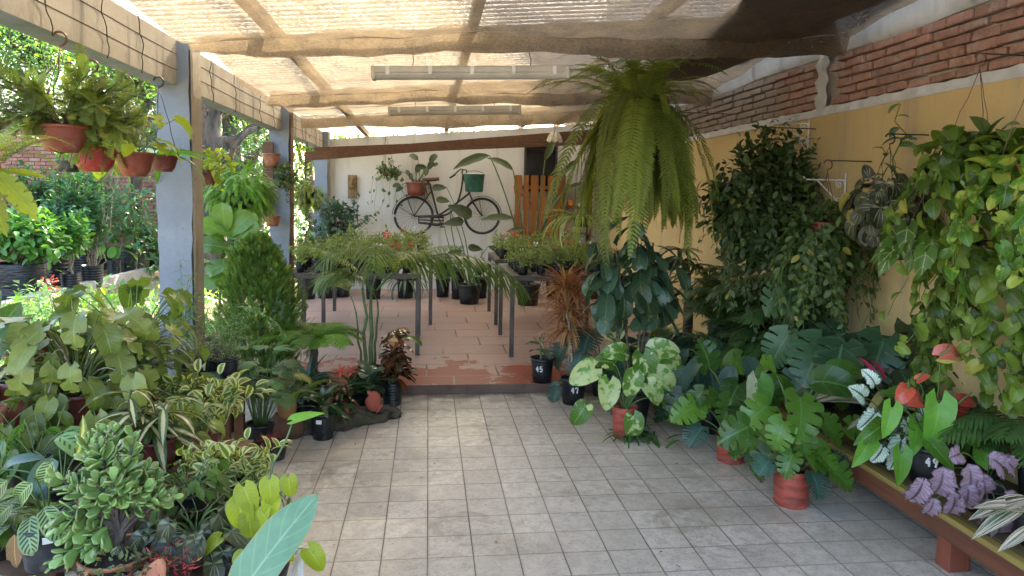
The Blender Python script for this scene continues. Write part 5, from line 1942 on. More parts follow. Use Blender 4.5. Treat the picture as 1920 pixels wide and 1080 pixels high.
# kentia palm
b0 = on(692, 742, 5.62, 0)
r, z, _ = P_('palm', 'slender feather palm with long arching fronds in the middle left', 'potted palm', b0, (.13, .1, .24, 'blackp'))
fl, fs = MB(), MB()
for i, (dx, hp, rad_) in enumerate(((-.045, 505, .016), (.01, 520, .02), (-.09, 560, .010), (.05, 540, .012))):
    hz = atY(690, hp, 5.62)[2]
    P = wig((dx*.6, .02*i, z), (dx*1.2, .02*i, hz*.86), .008)
    fs.tube(P, [rad_, rad_*.6], 7)
    nb = 1
    for k in range(nb):
        a = i*1.3+k*2*pi/nb+random.uniform(-.3, .3)
        fl.put(FR['palm'], P[-1], az(a), (0, 0, 1), random.uniform(.5, .72))
for (bx, by, tx, ty, k, L_) in ((706, 545, 962, 570, 0, 1.15), (702, 545, 556, 425, 1, 1.2), (700, 540, 600, 520, 0, 1.1), (712, 540, 850, 430, 1, 1.15), (696, 550, 620, 430, 1, 1.2)):
    a_, c_ = atY(bx, by, 5.6)-b0, atY(tx, ty, 5.35)-b0
    v = c_-a_
    fl.put(FR['arch'][k], a_, (v[0], v[1], 0), (0, 0, 1), np.linalg.norm(v[:2])*1.1*L_)
a_ = atY(705, 512, 5.6)-b0
fl.put(FR['arch'][2], a_, [(.05, -1, 0), (-.7, -.8, 0)], (0, 0, 1), [.82, .7])
build2(r, fl, fs, 'palm', M['stem'], sname='canes')
# lady palm
b0 = on(488, 833, 4.55, 0)
r, z, _ = P_('lady_palm', 'bushy cool green lady palm with many thin stalks in a black pot', 'potted palm', b0, (.085, .065, .16, 'blackp'))
fl, fs = MB(), MB()
for q in range(38):
    a = q*2.4
    top = arr(cos(a)*random.uniform(.02, .15), sin(a)*random.uniform(.02, .12), z+random.uniform(.18, .42))
    fs.tube(arc((cos(a)*.03, sin(a)*.03, z), top), [.0035, .0025], 4)
    fl.put(FR['chamae'], top, az(a+random.uniform(-.4, .4)), (0, 0, 1), random.uniform(.18, .27))
build2(r, fl, fs, 'ladypalm')
# red flowered succulent in front of it
r, z, _ = P_('succulent_pot', 'small black pot of pink red stringy succulent by the clay figures', 'succulent', on(515, 838, 4.35, 0), (.075, .06, .1, 'blackp'))
fl = MB()
P, d = blob(150, (.07, .06, .04))
fl.put(T['sn'], P+arr(-.02, -.02, z+.03), d+RNG.normal(0, .6, d.shape), d, RNG.uniform(.02, .04, len(P)))
build2(r, fl, None, 'sedum')

# ------------------------------------------------------------------ bed of dark plants on the stone slab at the step
def rock_mat():
    return plaster('mossy_stone', (.10, .08, .055), (.05, .04, .03), (.05, .065, .02), .95, .8, 9, False)


M['rock'] = rock_mat()
q = on(635, 815, 4.95, 0)
r = root('stone_slab', 'dark mossy stone slab edging the floor under the clay fish', 'stone', q)
mb = MB()
P = []
an = np.linspace(0, 2*pi, 73)
for sc, zz in ((.02, .075), (.4, .08), (.75, .072), (.93, .062), (1, .036), (.97, .004), (.5, 0), (.02, 0)):
    row = []
    for a in an:
        wob = 1+.10*sin(a*3+1)+.06*sin(a*7)+.03*sin(a*13)
        row.append([.38*cos(a)*sc*wob, .15*sin(a)*sc*wob+.14*cos(a)*sc, zz*(1+.25*sin(a*5+sc*9)+.15*sin(a*11))])
    P.append(row)
P = np.array(P)
P[1:6] += RNG.normal(0, .008, P[1:6].shape)
P[:, -1] = P[:, 0]
mb.grid(P[:, ::-1])
mb.build('slab', M['rock'], r)
# clay planter log and the stone face figure
q = on(540, 800, 4.72, 0)
r = root('stone_figure', 'ochre stone garden figure with a bearded face beside the lady palm', 'figure', q)
mb = MB()
mb.lathe([(.03, 0), (.10, .0), (.115, .05), (.10, .10), (.06, .14), (.045, .165)], 18, (-.03, .02, 0), .03, (1.2, .8))
M['brownclay'] = plaster('dark_brown_clay', (.15, .075, .04), (.10, .05, .03), (.05, .035, .025), .85, .5, 8, False)
mb.build('body', M['brownclay'], r)
M['ochre_stone'] = plaster('ochre_stone', (.36, .19, .07), (.24, .12, .05), (.12, .07, .04), .85, .5, 8, False)
mb = MB()
R_ = []
for i, th in enumerate(np.linspace(.05, pi-.05, 22)):
    row = []
    for ph in np.linspace(0, 2*pi, 33):
        d_ = arr(sin(th)*cos(ph), sin(th)*sin(ph), cos(th))
        k = 1.0
        fx, fz = d_[0]-.35, d_[2]
        fr = max(0, -d_[1])
        k += fr*(.22*math.exp(-((fx/.16)**2+((fz+.05)/.22)**2))-.13*math.exp(-(((fx-.28)/.13)**2+((fz-.18)/.1)**2))-.13*math.exp(-(((fx+.28)/.13)**2+((fz-.18)/.1)**2))-.12*math.exp(-((fx/.24)**2+((fz+.38)/.06)**2))+.10*math.exp(-((fx/.3)**2+((fz+.62)/.15)**2)))
        k += .05*sin(ph*9)*max(0, d_[2])
        row.append(d_*k*arr(.062, .064, .085)+arr(.0, -.03, .215))
    R_.append(row)
mb.grid(np.array(R_)[:, ::-1])
mb.build('head', M['ochre_stone'], r)
# clay fish
q = on(698, 778, 5.0, .066)
r = root('clay_fish', 'rough reddish clay fish ornament standing on the stone slab', 'ornament', q)
mb = MB()
x = np.linspace(0, 1, 16)
P = []
for xx in x:
    cx_ = -.03+.08*xx
    cz_ = .125-.1*xx**1.3
    w_ = .048*math.sqrt(max(0, sin(pi*min(1, xx*.93+.07))))+.006
    if xx > .8:
        w_ = .018+.10*(xx-.8)
    P.append([[cx_+w_*1.0*cos(a)*.75, w_*.6*sin(a), cz_+w_*cos(a)] for a in np.linspace(0, 2*pi, 17)])
mb.grid(np.array(P))
M['redclay'] = plaster('red_clay', (.34, .085, .05), (.26, .06, .038), (.2, .09, .06), .8, .4, 12, False)
mb.build('body', M['redclay'], r)
mb = MB()
mb.put(leaf(S_LAN, W=.6, nv=6, nu=4, droop=.3), arr(.0, -.01, .13), (-.45, 0, .5), (.3, -1, .3), .05)
o = mb.build('fin', M['redclay'], r)
o.modifiers.new('thick', 'SOLIDIFY').thickness = .008
# croton
b0 = on(735, 763, 5.42, 0)
r, z, _ = P_('croton', 'dark bronze croton with red tipped leaves in black pot at the step corner', 'potted plant', b0, (.082, .066, .185, 'blackp', 'ribbed'))
fl, fs = MB(), MB()
ht = atY(735, 600, 5.42)[2]
for q in range(4):
    P = wig((random.gauss(0, .015), random.gauss(0, .015), z), (random.gauss(0, .06), random.gauss(0, .05), ht*random.uniform(.6, .95)), .012)
    stemleaves(fl, fs, P, 24, T['obov'], (.12, .2), .2, (-.2, .8), (.008, .005), start=q)
fl.build('foliage', LM['croton'], r)
fs.build('stems', M['wood_stem'], r)
fl = MB()
fl.put(T['obov'], RNG.normal(0, .06, (5, 3))+arr(.02, -.08, ht*.8), RNG.normal(0, .5, (5, 3))+arr(.3, -.3, -.2), (0, -.6, 1), RNG.uniform(.08, .12, 5))
fl.build('red_leaves', LM['redblade'], r)
fl = MB()
fl.put(T['obov'], arr(.05, -.03, ht*.82), (1, -.2, .05), (0, -.3, 1), .2)
fl.build('green_leaf', LM['mid'], r)
# the low dark bed
BED = [
    (606, 818, 4.70, (.085, .065, .18, 'blackp'), 'bromeliad with dark drooping blades in black pot with white tag', 'dark', 'blade', 22, (.17, .28)),
    (580, 775, 5.2, (.09, .07, .15, 'blackp'), 'dark blue green strappy plant behind the stone figure', 'blue', 'strapw', 24, (.24, .36)),
    (655, 775, 5.15, (.09, .07, .14, 'blackp'), 'red flowered dark bromeliad in the bed at the step', 'dark', 'blade', 26, (.18, .3)),
    (690, 765, 5.3, (.085, .07, .18, 'blackp'), 'croton with teal netted leaves left of the palm stems', 'rubber', 'obov', 18, (.16, .24)),
    (640, 800, 4.95, (.07, .055, .1, 'blackp'), 'low bronze leaved plant on the stone slab', 'croton', 'blade', 26, (.12, .2)),
    (545, 770, 5.0, (.08, .06, .14, 'blackp'), 'dusky fern between lady palm and tree fern', 'fern', 'FRsword', 26, (.24, .38)),
]
for (px, py, Y, ps, lab, lm, tm, n, sz) in BED:
    r, z, po = P_('bedding_plant', lab, 'potted plant', on(px, py, Y, .07 if 'slab' in lab else 0), ps)
    fl, fs = MB(), MB()
    if tm.startswith('FR'):
        rosette(fl, n, FR[tm[2:]], sz, (0, 0, z), .03)
    else:
        P = wig((0, 0, z), (0, 0, z+.12), .004)
        stemleaves(fl, fs, P, n, T[tm], sz, .05, (.1, 1.15), (.012, .008))
    build2(r, fl, fs, lm)
    if 'red flowered' in lab:
        for q in range(3):
            ff = MB()
            ff.put(T['blade'], arr(-.06+.05*q, -.03, z+.22), RNG.normal(0, .6, (7, 3))+arr(0, 0, .5), (0, -.5, 1), .075)
            ff.build('flower', LM['anth'], r)
    if 'white tag' in lab:
        mb = MB()
        th = np.linspace(-2.0, -1.55, 5)
        mb.grid(np.array([[[.0855*cos(a), .0855*sin(a), zz] for a in th] for zz in (.118, .145)])[::-1])
        mb.build('tag', M['white'], po)
# ------------------------------------------------------------------ back part: tables, bedding plants, bicycle, wall things
def steel_table(x0, x1, y0, y1, lab, h=.86):
    t = root('steel_table', lab, 'table', ((x0+x1)/2, (y0+y1)/2, TZ), 'steel plant tables on the terrace')
    w_, d_ = x1-x0, y1-y0
    z = h-TZ
    for (c, s) in (((0, -d_/2+.02, z-.02), (w_, .04, .05)), ((0, d_/2-.02, z-.02), (w_, .04, .05)), ((-w_/2+.02, 0, z-.02), (.04, d_-.084, .05)), ((w_/2-.02, 0, z-.02), (.04, d_-.084, .05))):
        mb = MB()
        mb.box(c, s)
        bevel(mb.build('rail', M['table_iron'], t, smooth=False), .003)
    mb = MB()
    n = int(w_/.09)
    for k in range(n):
        mb.box((-w_/2+.06+(w_-.12)*k/(n-1), 0, z-.004), (.055, d_-.09, .012))
    mb.build('slatted_top', M['table_iron'], t, smooth=False)
    for sx in (-1, 1):
        for sy in (-1, 1):
            mb = MB()
            mb.box((sx*(w_/2-.02), sy*(d_/2-.02), (z-.047)/2), (.042, .042, z-.048))
            bevel(mb.build('leg', M['table_iron'], t, smooth=False), .003)
    return t, h+.003


TABS = [(.79, 1.95, 6.65, 7.75, 'front right steel table crowded with pale bedding plants'), (.80, 1.95, 8.33, 9.34, 'rear right steel table behind the front right one'),
        (-1.33, -.07, 6.75, 7.72, 'front left steel table of red dotted bedding plants behind the palm'), (-1.22, .06, 8.34, 9.36, 'rear left steel table near the bicycle wall')]
proto = []
for v in range(4):
    r = root('bedding_plant', 'small pale leaved bedding plant in black pot packed on a steel table', 'bedding plant', (0, 0, 0), 'bedding plants packed on the steel tables')
    pot(r, .058, .045, .095, M['blackp'], k=14)
    fl, fs = MB(), MB()
    bush(fl, fs, (0, 0, .17), (.115, .115, .10), 34, 6, T['s'], (.022, .042), (0, 0, .085), .05, .0018, shell=.15, lump=.3)
    build2(r, fl, fs, 'bed')
    if v in (1, 3):
        for q in range(2 if v == 1 else 1):
            ff = MB()
            P, d = blob(7, (.012, .012, .01))
            ff.put(T['petal'], P+arr(random.uniform(-.08, .08), random.uniform(-.1, 0), .25+.02*q), d+arr(0, -.3, .2), d, .026)
            ff.build('flower', LM['flower'] if v == 1 else M['white'], r)
    proto.append(r)
used = set()
for (x0, x1, y0, y1, lab) in TABS:
    t, z = steel_table(x0, x1, y0, y1, lab)
    nx, ny = int((x1-x0-.1)/.155), 4 if y0 < 8 else 3
    for i in range(nx):
        for j in range(ny):
            k = random.choice([0, 0, 2, 1, 0, 2, 3])
            o = proto[k]
            if k in used:
                o = copy_tree(o)
            used.add(k)
            o.location = (x0+.12+(x1-x0-.24)*i/(nx-1)+random.uniform(-.015, .015), y0+.12+(y1-y0-.24)*j/(ny-1)+random.uniform(-.015, .015), z)
            o.rotation_euler = (0, 0, random.uniform(0, 6.28))
            k_ = random.uniform(.8, 1.15)
            o.scale = (k_, k_, k_*random.uniform(.8, 1.25))
for k in range(4):
    if k not in used:
        proto[k].location = (1.2, 7.2, .863)

# pots along the back wall and under the tables
BK = [(575, 556, 36, 58, 'bush', .5), (612, 556, 34, 52, 'bush', .4), (640, 560, 34, 44, 'bush', .35), (700, 556, 30, 40, 'bush', .4), (760, 556, 32, 38, 'strap', .45), (830, 560, 26, 34, 'bush', .4), (858, 556, 26, 56, 'rub', .5), (900, 560, 28, 38, 'rub', .45), (985, 556, 34, 44, 'bush', .4), (1040, 556, 36, 48, 'strap', .4), (1110, 556, 34, 40, 'rub', .4), (1165, 556, 34, 44, 'bush', .4)]
for i, (px, py, wp, hp, kind, hh) in enumerate(BK):
    b0 = on(px, py, 10.45+.1*(i % 3), TZ)
    s = b0[1]/FPX
    lab = 'shaded black pot with %s in the row under the bicycle wall, number of pots from the left pillar: %s' % ({'bush': 'small leaved shrub', 'strap': 'strappy leaves', 'rub': 'dark broad leaves'}[kind], i)
    ords = ['behind the leftmost table legs', 'second along from the left pillar', 'under the left tables, widest of three', 'below the rear bicycle wheel', 'below the bicycle saddle', 'beneath the bicycle chain case', 'taller than its neighbours below the chain case', 'under the front bicycle wheel', 'left of the wooden fence panel', 'below the wooden fence panel', 'right of the wooden fence panel', 'in the far right corner of the terrace']
    lab = 'shaded black pot of %s at the back wall, %s' % ({'bush': 'small leaved shrub', 'strap': 'strappy leaves', 'rub': 'dark broad leaves'}[kind], ords[i])
    r, z, _ = P_('back_row_plant', ' '.join(lab.split()[:16]), 'potted plant', b0, (wp*s/2, wp*s/2*.85, hp*s, 'blackp'), 'pots in the row below the bicycle')
    fl, fs = MB(), MB()
    if kind == 'bush':
        bush(fl, fs, (0, 0, z+hh*.5), (hh*.42, hh*.42, hh*.5), 60, 6, T['s'], (.06, .1), (0, 0, z), .08, .005)
    elif kind == 'strap':
        rosette(fl, 26, T['strap'], (hh*.8, hh*1.3), (0, 0, z), .03)
    else:
        stemleaves(fl, fs, wig((0, 0, z), (.03, 0, z+hh*.7), .01), 13, T['rub'], (.22, .3), .1, (.1, 1.0), (.01, .006))
    build2(r, fl, fs, 'ivy2' if kind == 'bush' else 'rubber')

# ------------------------------------------------------------------ bicycle hung on the back wall
YB = BY-.16


def bp(px, py, Y=YB):
    return atY(px, py, Y)


org = bp(838, 410)
bk = root('bicycle', 'old dark brown bicycle hung on the white back wall', 'bicycle', org)


def L_(px, py, dy=0.0):
    return bp(px, py)-org+arr(0, dy, 0)


def wheel(cx, cy, rpx, nm):
    c = L_(cx, cy)
    R = rpx*YB/FPX
    a = np.linspace(0, 2*pi, 49)
    ring = lambda r: np.stack([c[0]+r*np.cos(a), c[1]+0*a, c[2]+r*np.sin(a)], -1)
    w_ = root('wheel', None, None, (0, 0, 0))
    bpy.data.objects.remove(w_)
    mb = MB()
    mb.tube(np.vstack([c+arr(0, -.03, 0), c+arr(0, .03, 0)]), .022, 8)
    for k in range(28):
        q = k*2*pi/28
        h = arr(cos(q+.5*(-1)**k)*.02, .02*(-1)**k, sin(q+.5*(-1)**k)*.02)
        mb.tube([c+h, c+arr(cos(q)*(R-.03), 0, sin(q)*(R-.03))], .0016, 3, cap=False)
    w_ = mb.build('wheel', M['iron'], bk)
    mb = MB()
    mb.tube(ring(R-.032), .009, 6)
    mb.build('rim', M['whitemetal'] if False else M['table_iron'], w_)
    mb = MB()
    mb.tube(ring(R-.014), .016, 8)
    mb.build('tyre', M['blackp'], w_)
    return c, R


c1, R1 = wheel(776, 405, 37, 'rear')
c2, R2 = wheel(904, 405, 34.5, 'front')
crank = L_(822, 408)
seatp = L_(806, 345)
head_t, head_b = L_(868, 328), L_(880, 362)
mb = MB()
for a_, b_, r_ in ((crank, seatp, .016), (seatp*.8+crank*.2, c1, .010), (crank, c1, .012)):
    mb.tube([a_, b_], r_, 8)
mb.tube(arc(head_t+arr(0, 0, -.02), crank+arr(.02, 0, .03), (.07, 0, -.16), 14), .016, 8)
mb.tube(arc(head_b, crank+arr(-.02, 0, .02), (.0, 0, -.015), 10), .016, 8)
mb.tube([head_t, head_b], .02, 8)
mb.build('frame', M['iron'], bk)
mb = MB()
for dy in (-.045, .045):
    mb.tube(arc(head_b, c2+arr(0, dy, 0), (-.02, dy*.8, 0), 8), .012, 6)
    mb.tube([head_b+arr(.02, dy, -.12), c2+arr(.01, dy, 0)], .006, 5)
mb.build('fork', M['iron'], bk)
for c, R, lo, hi in ((c1, R1, .2, pi-.05), (c2, R2, .15, pi*.72)):
    a = np.linspace(lo, hi, 26)
    mb = MB()
    P = np.array([[[c[0]+(R+.028-abs(w_)*.3)*cos(q), c[1]+w_, c[2]+(R+.028-abs(w_)*.3)*sin(q)] for w_ in (-.032, -.016, 0, .016, .032)] for q in a])
    mb.grid(P)
    mb.tube([c+arr(0, -.034, 0), c+arr((R+.02)*cos(hi-.5), -.03, (R+.02)*sin(hi-.5))], .005, 5)
    mb.build('mudguard', M['iron'], bk)
mb = MB()
s0 = L_(802, 338)
P = []
for t_ in np.linspace(0, 1, 12):
    w_ = .085*(1-t_)**1.4+.022
    x = s0[0]-.09+.27*t_
    P.append([[x, s0[1]+w_*cos(q), s0[2]+.035*sin(q)*(.6 if q > pi else 1.0)+.02*t_*t_] for q in np.linspace(0, 2*pi, 13)])
mb.grid(np.array(P))
sd = mb.build('saddle', M['board'], bk)
mb = MB()
for k in (-.06, .0):
    a = np.linspace(0, 8*pi, 50)
    mb.tube(np.stack([s0[0]+k+.018*np.cos(a), s0[1]+.018*np.sin(a), s0[2]-.02-.05*a/(8*pi)], -1), .004, 4)
mb.tube([seatp, s0], .012, 6)
mb.build('spring', M['iron'], sd)
mb = MB()
h0 = L_(866, 322)
mb.tube([head_t, h0], .012, 6)
mb.tube(np.array([h0, h0+arr(.02, -.05, .03), h0+arr(-.03, -.15, .035), L_(846, 332, -.26)]), .011, 6)
mb.tube(np.array([h0, h0+arr(.02, .03, .03), L_(874, 318, .05), L_(876, 324, .06)]), .011, 6)
hb_ = mb.build('handlebar', M['iron'], bk)
mb = MB()
g0, g1 = L_(852, 328, -.22), L_(843, 334, -.28)
mb.tube([g0, g1], .017, 8)
mb.build('grip', M['blackp'], hb_)
# chain case with slots, crank and pedal
mb = MB()
ca, cb = L_(785, 411, -.05), L_(826, 411, -.05)
P = []
for (px, t_, b_) in ((784, 404, 419), (800, 403, 421), (820, 402, 424), (832, 405, 421)):
    a_, e_ = L_(px, t_, -.045), L_(px, b_, -.045)
    P.append([a_, a_*.72+e_*.28])
mb.grid(np.array(P)[:, ::-1])
P2 = []
for (px, t_, b_) in ((784, 404, 419), (800, 403, 421), (820, 402, 424), (832, 405, 421)):
    a_, e_ = L_(px, t_, -.045), L_(px, b_, -.045)
    P2.append([a_*.55+e_*.45, a_*.40+e_*.60])
mb.grid(np.array(P2)[:, ::-1])
P3 = []
for (px, t_, b_) in ((784, 404, 419), (800, 403, 421), (820, 402, 424), (832, 405, 421)):
    a_, e_ = L_(px, t_, -.045), L_(px, b_, -.045)
    P3.append([a_*.26+e_*.74, e_])
mb.grid(np.array(P3)[:, ::-1])
for k in (P[0], P[-1]):
    pass
for px, t_, b_ in ((785, 404, 419), (808, 403, 422), (831, 405, 421)):
    mb.tube([L_(px, t_, -.047), L_(px, b_, -.047)], .008, 5)
mb.build('chain_case', M['iron'], bk).modifiers.new('thick', 'SOLIDIFY').thickness = .008
mb = MB()
mb.tube([crank+arr(0, -.08, 0), crank+arr(.06, -.1, -.14)], .010, 6)
mb.box(crank+arr(.06, -.14, -.14), (.08, .07, .022))
mb.build('pedal', M['iron'], bk)
mb = MB()
rk = L_(776, 366)
for dy in (-.07, .07):
    mb.tube([rk+arr(-.16, dy, .0), rk+arr(.14, dy, .0)], .006, 5)
    mb.tube([rk+arr(-.12, dy, 0), c1+arr(-.0, dy*.6, 0)], .006, 5)
for k in np.linspace(-.15, .13, 6):
    mb.tube([rk+arr(k, -.07, 0), rk+arr(k, .07, 0)], .005, 5)
mb.build('carrier', M['iron'], bk)
mb = MB()
mb.tube([L_(806, 345), L_(806, 345)+arr(0, .14, 0)], .014, 6)
mb.tube([head_b, head_b+arr(0, .14, 0)], .014, 6)
mb.build('wall_bracket', M['iron'], bk)
# green bucket on the handlebar
a_, b_ = bp(889, 360, YB-.16), bp(889, 326, YB-.16)
s = (YB-.16)/FPX
r = root('bucket', 'dusty green enamel bucket hanging as the bicycle front basket', 'bucket', a_)
M['greenp'] = plain('green_enamel', (.04, .17, .12), .45, .35, 6, .1)
mb = MB()
h = b_[2]-a_[2]
rt, rb = 19.5*s, 16.5*s
mb.lathe([(.01, 0), (rb*.9, 0), (rb, .012), (rb+(rt-rb)*.9, h*.93), (rt, h*.95), (rt*1.04, h*.97), (rt*1.03, h), (rt*.97, h), (rb*.95, .02), (.01, .015)], 32, sq=(1, .8))
mb.build('body', M['greenp'], r)
mb = MB()
a = np.linspace(0, 2*pi, 41)
mb.tube(np.stack([rt*1.03*np.cos(a), rt*.83*np.sin(a), h+0*a], -1), .007, 6)
mb.build('rim', M['white'], r)
mb = MB()
mb.tube(arc((-rt, 0, h), (rt, 0, h), (0, .05, .05), 10), .004, 4)
mb.build('handle', M['iron'], r)
# red pot plant on the carrier
a_, b_ = bp(781, 366, YB-.02), bp(781, 342, YB-.02)
s = YB/FPX
r = root('carrier_plant', 'orchid-like plant with bent dark leaves in red pot on the bicycle carrier', 'potted plant', a_)
hh = b_[2]-a_[2]
pot(r, 19*s, 16*s, hh, M['terra'])
fl, fs = MB(), MB()
for (tx, ty, bx, by, L) in ((735, 345, 752, 348, .17), (738, 330, 754, 322, .18), (770, 287, 784, 300, .2), (795, 310, 778, 316, .2), (818, 285, 806, 305, .22), (812, 295, 804, 318, .2), (768, 320, 772, 338, .16), (742, 355, 756, 352, .16), (785, 305, 782, 325, .2), (800, 300, 798, 330, .2), (822, 302, 812, 312, .12), (760, 312, 768, 330, .14)):
    p1, p2 = bp(bx, by, YB-.1)-a_, bp(tx, ty, YB-.12)-a_
    fs.tube(arc((random.uniform(-.06, .06), 0, hh*.9), p1, (0, 0, .03)), [.007, .004], 5)
    fl.put(T['ov'], p1, p2-p1, (0, -1, .35), L)
build2(r, fl, fs, 'strel')
mb = MB()
for q in range(16):
    e = arr(random.uniform(.02, .2), random.uniform(-.14, -.04), hh*random.uniform(-.3, .6))
    mb.tube(arc((random.uniform(-.06, .08), -.08, hh), e, (.02, -.05, .07), 9), [.008, .005], 5)
mb.build('aerial_roots', M['wood_stem'], r)
# hanging vine
r, R, h = bowl('hanging_vine', 'small hanging vine with thin dangling strands on the white wall', 728, 318, 330, 24, BY-.2, 'maroon', (723, 252), None, 'round', 'darkwire')
fl, fs = MB(), MB()
bush(fl, fs, (0, -.02, h), (.17, .1, .12), 50, 4, T['ov'], (.05, .08), (0, 0, 0), .05, .003)
vines(fl, fs, [(R*cos(a), R*sin(a), h) for a in (3.2, 3.7, 4.3, 4.9, 5.4, 6.0)], T['heart'], (.5, 1.0), .13, (.06, .085), .02)
build2(r, fl, fs, 'ivy2')
# carved mask
a_, b_ = atY(661, 372, BY-.03), atY(661, 328, BY-.03)
r = root('carved_mask', 'narrow carved wooden mask plaque on the white wall at left', 'carving', a_)
M['carve'] = wood('carved_pale_wood', (.30, .2, .09), (.2, .12, .05), .7, 6, (1, 1, .1))
hm = b_[2]-a_[2]
mb = MB()
P = []
for zz in np.linspace(0, 1, 40):
    row = []
    for xx in np.linspace(-1, 1, 21):
        d_ = .03
        if zz > .4:
            f_ = (zz-.4)/.6
            d_ += .05*(1-xx*xx)*sin(pi*f_)**.5
            d_ += .03*math.exp(-((xx/.16)**2+((f_-.5)/.16)**2))-.025*math.exp(-(((abs(xx)-.42)/.16)**2+((f_-.62)/.07)**2))-.02*math.exp(-((xx/.35)**2+((f_-.26)/.05)**2))
            d_ += .008*sin(xx*22)*max(0, f_-.72)
        row.append([xx*.07, -d_, zz*hm])
    P.append(row)
mb.grid(np.array(P))
mb.box((0, -.012, hm/2), (.142, .024, hm))
mb.build('plaque', M['carve'], r)
# ficus left of the wall
b0 = on(625, 560, 10.9, TZ)
r, z, _ = P_('weeping_fig', 'dark cool green weeping fig in the left back corner', 'potted plant', b0, (.17, .14, .28, 'blackp'))
fl, fs = MB(), MB()
cz = atY(632, 405, 10.9)[2]-TZ
fs.tube(wig((0, 0, z), (.03, 0, cz), .02), [.025, .012], 6)
bush(fl, fs, (.02, 0, cz-.05), (.40, .3, .42), 150, 7, T['ovs'], (.06, .1), (0, 0, z+.2), .12, .006, lump=.35)
build2(r, fl, fs, 'blue', M['wood_stem'])
# strelitzia
b0 = on(990, 545, 9.9, TZ)
r, z, _ = P_('bird_of_paradise', 'tall bird of paradise with long grey green paddle leaves before the bicycle', 'potted plant', b0, (.17, .14, .3, 'blackp'))
fl, fs = MB(), MB()
for (sx, sy, bx, by, tx, ty, bow, W) in ((984, 460, 962, 320, 918, 292, .10, .5), (978, 455, 918, 292, 852, 314, .1, .4), (1000, 455, 1022, 300, 1045, 255, -.02, .5), (1005, 455, 1052, 330, 1085, 300, .05, .45), (1000, 460, 1060, 358, 1100, 345, .1, .4), (978, 460, 962, 410, 905, 412, .06, .5), (985, 462, 985, 430, 952, 438, .05, .45), (1000, 460, 1030, 390, 1052, 366, .0, .4)):
    a_, p1, p2 = atY(sx, sy+15, 9.85)-b0, atY(bx, by, 9.8)-b0, atY(tx, ty, 9.75)-b0
    fs.tube(np.vstack([[(0, 0, z)], arc(a_, p1, (.0, 0, bow), 9)]), [.014, .008], 6)
    fl.put(leaf(S_LAN, W=.27, nv=12, nu=4, droop=random.uniform(.2, .7), fold=.5, wave=.06), p1, p2-p1+arr(0, 0, .06), (.1, -1, .8), np.linalg.norm(p2-p1)*1.05)
build2(r, fl, fs, 'strel')
b0 = on(880, 545, 10.0, TZ)
r, z, _ = P_('fig_tree', 'broad grey green leaves on thin stalks standing in front of the bicycle', 'potted plant', b0, (.16, .13, .28, 'blackp'))
fl, fs = MB(), MB()
for (bx, by, tx, ty, L, sx) in ((844, 378, 820, 372, .2, 0), (840, 385, 886, 402, .42, 0), (832, 420, 868, 412, .42, 0), (838, 352, 812, 350, .26, 0), (905, 468, 880, 462, .24, 0), (915, 462, 945, 470, .25, 0), (868, 470, 840, 478, .3, 0)):
    p1, p2 = atY(bx, by, 9.9)-b0, atY(tx, ty, 9.8)-b0
    fs.tube(arc((0, 0, z), p1, (random.uniform(-.1, .1), 0, 0)), [.011, .005], 5)
    fl.put(leaf(S_OBOV, W=.5, nv=10, nu=4, droop=.4, fold=.2, wave=.08), p1, p2-p1, (.05, -1, .5), np.linalg.norm(p2-p1)*1.0)
build2(r, fl, fs, 'strel')
# picket panel
a_, b_ = atY(962, 445, BY-.13), atY(1056, 330, BY-.13)
r = root('fence_panel', 'varnished orange wooden fence panel leaning on the back wall', 'fence panel', ((a_[0]+b_[0])/2, BY-.13, a_[2]-.2))
W_, Hh = b_[0]-a_[0], b_[2]-a_[2]+.2
n = 6
for k in range(n):
    x = -W_/2+W_*(k+.5)/n
    mb = MB()
    P = []
    for zz in np.linspace(0, 1, 40):
        w_ = .036+.014*(sin(zz*pi*4+(0 if k % 2 else pi)) > .2)*(.5+.5*(zz > .2))
        if k in (0, 5, 2):
            w_ += .012
        P.append([[x-w_, -.012, zz*Hh], [x-w_, .012, zz*Hh], [x+w_, .012, zz*Hh], [x+w_, -.012, zz*Hh], [x-w_, -.012, zz*Hh]])
    mb.grid(np.array(P))
    mb.build('picket', M['orangewood'], r, smooth=False)
for zz in (.22, .84):
    mb = MB()
    mb.box((0, .028, Hh*zz), (W_, .024, .06))
    mb.build('rail', M['orangewood'], r, smooth=False)
mb = MB()
mb.bar((-W_/2+.05, .028, Hh*.8), (W_/2-.05, .028, Hh*.26), .024, .055, up=(0, 1, 0))
mb.build('brace', M['orangewood'], r, smooth=False)
# shelf at the far right with a jar and tins
q = atY(1082, 388, BY-.25)
r = root('wall_shelf', 'dim wooden shelf unit in the far right corner beyond the fence panel', 'shelf', (q[0], BY-.16, TZ))
hs = q[2]-TZ
for zz in (hs, hs-.42, hs+.36):
    mb = MB()
    mb.box((0, 0, zz-.012), (.42, .26, .024))
    mb.build('board', M['board'], r, smooth=False)
for x in (-.20, .20):
    mb = MB()
    mb.box((x+math.copysign(.022, x), 0, (hs+.6)/2), (.03, .26, hs+.6))
    mb.build('side', M['board'], r, smooth=False)
for i, (dx, mat_, lab, rr, hh2) in enumerate(((-.10, 'clay', 'small bright orange tin on the dim corner shelf', .055, .11), (.06, 'white', 'small white cup on the dim corner shelf', .04, .08))):
    o = root('shelf_pot', lab, 'tin' if i == 0 else 'cup', (q[0]+dx, BY-.22, TZ+hs+.001))
    M['orangetin'] = plain('orange_tin', (.75, .25, .05), .5, .2)
    pot(o, rr, rr*.95, hh2, M['orangetin'] if i == 0 else M['white'], soil=False)
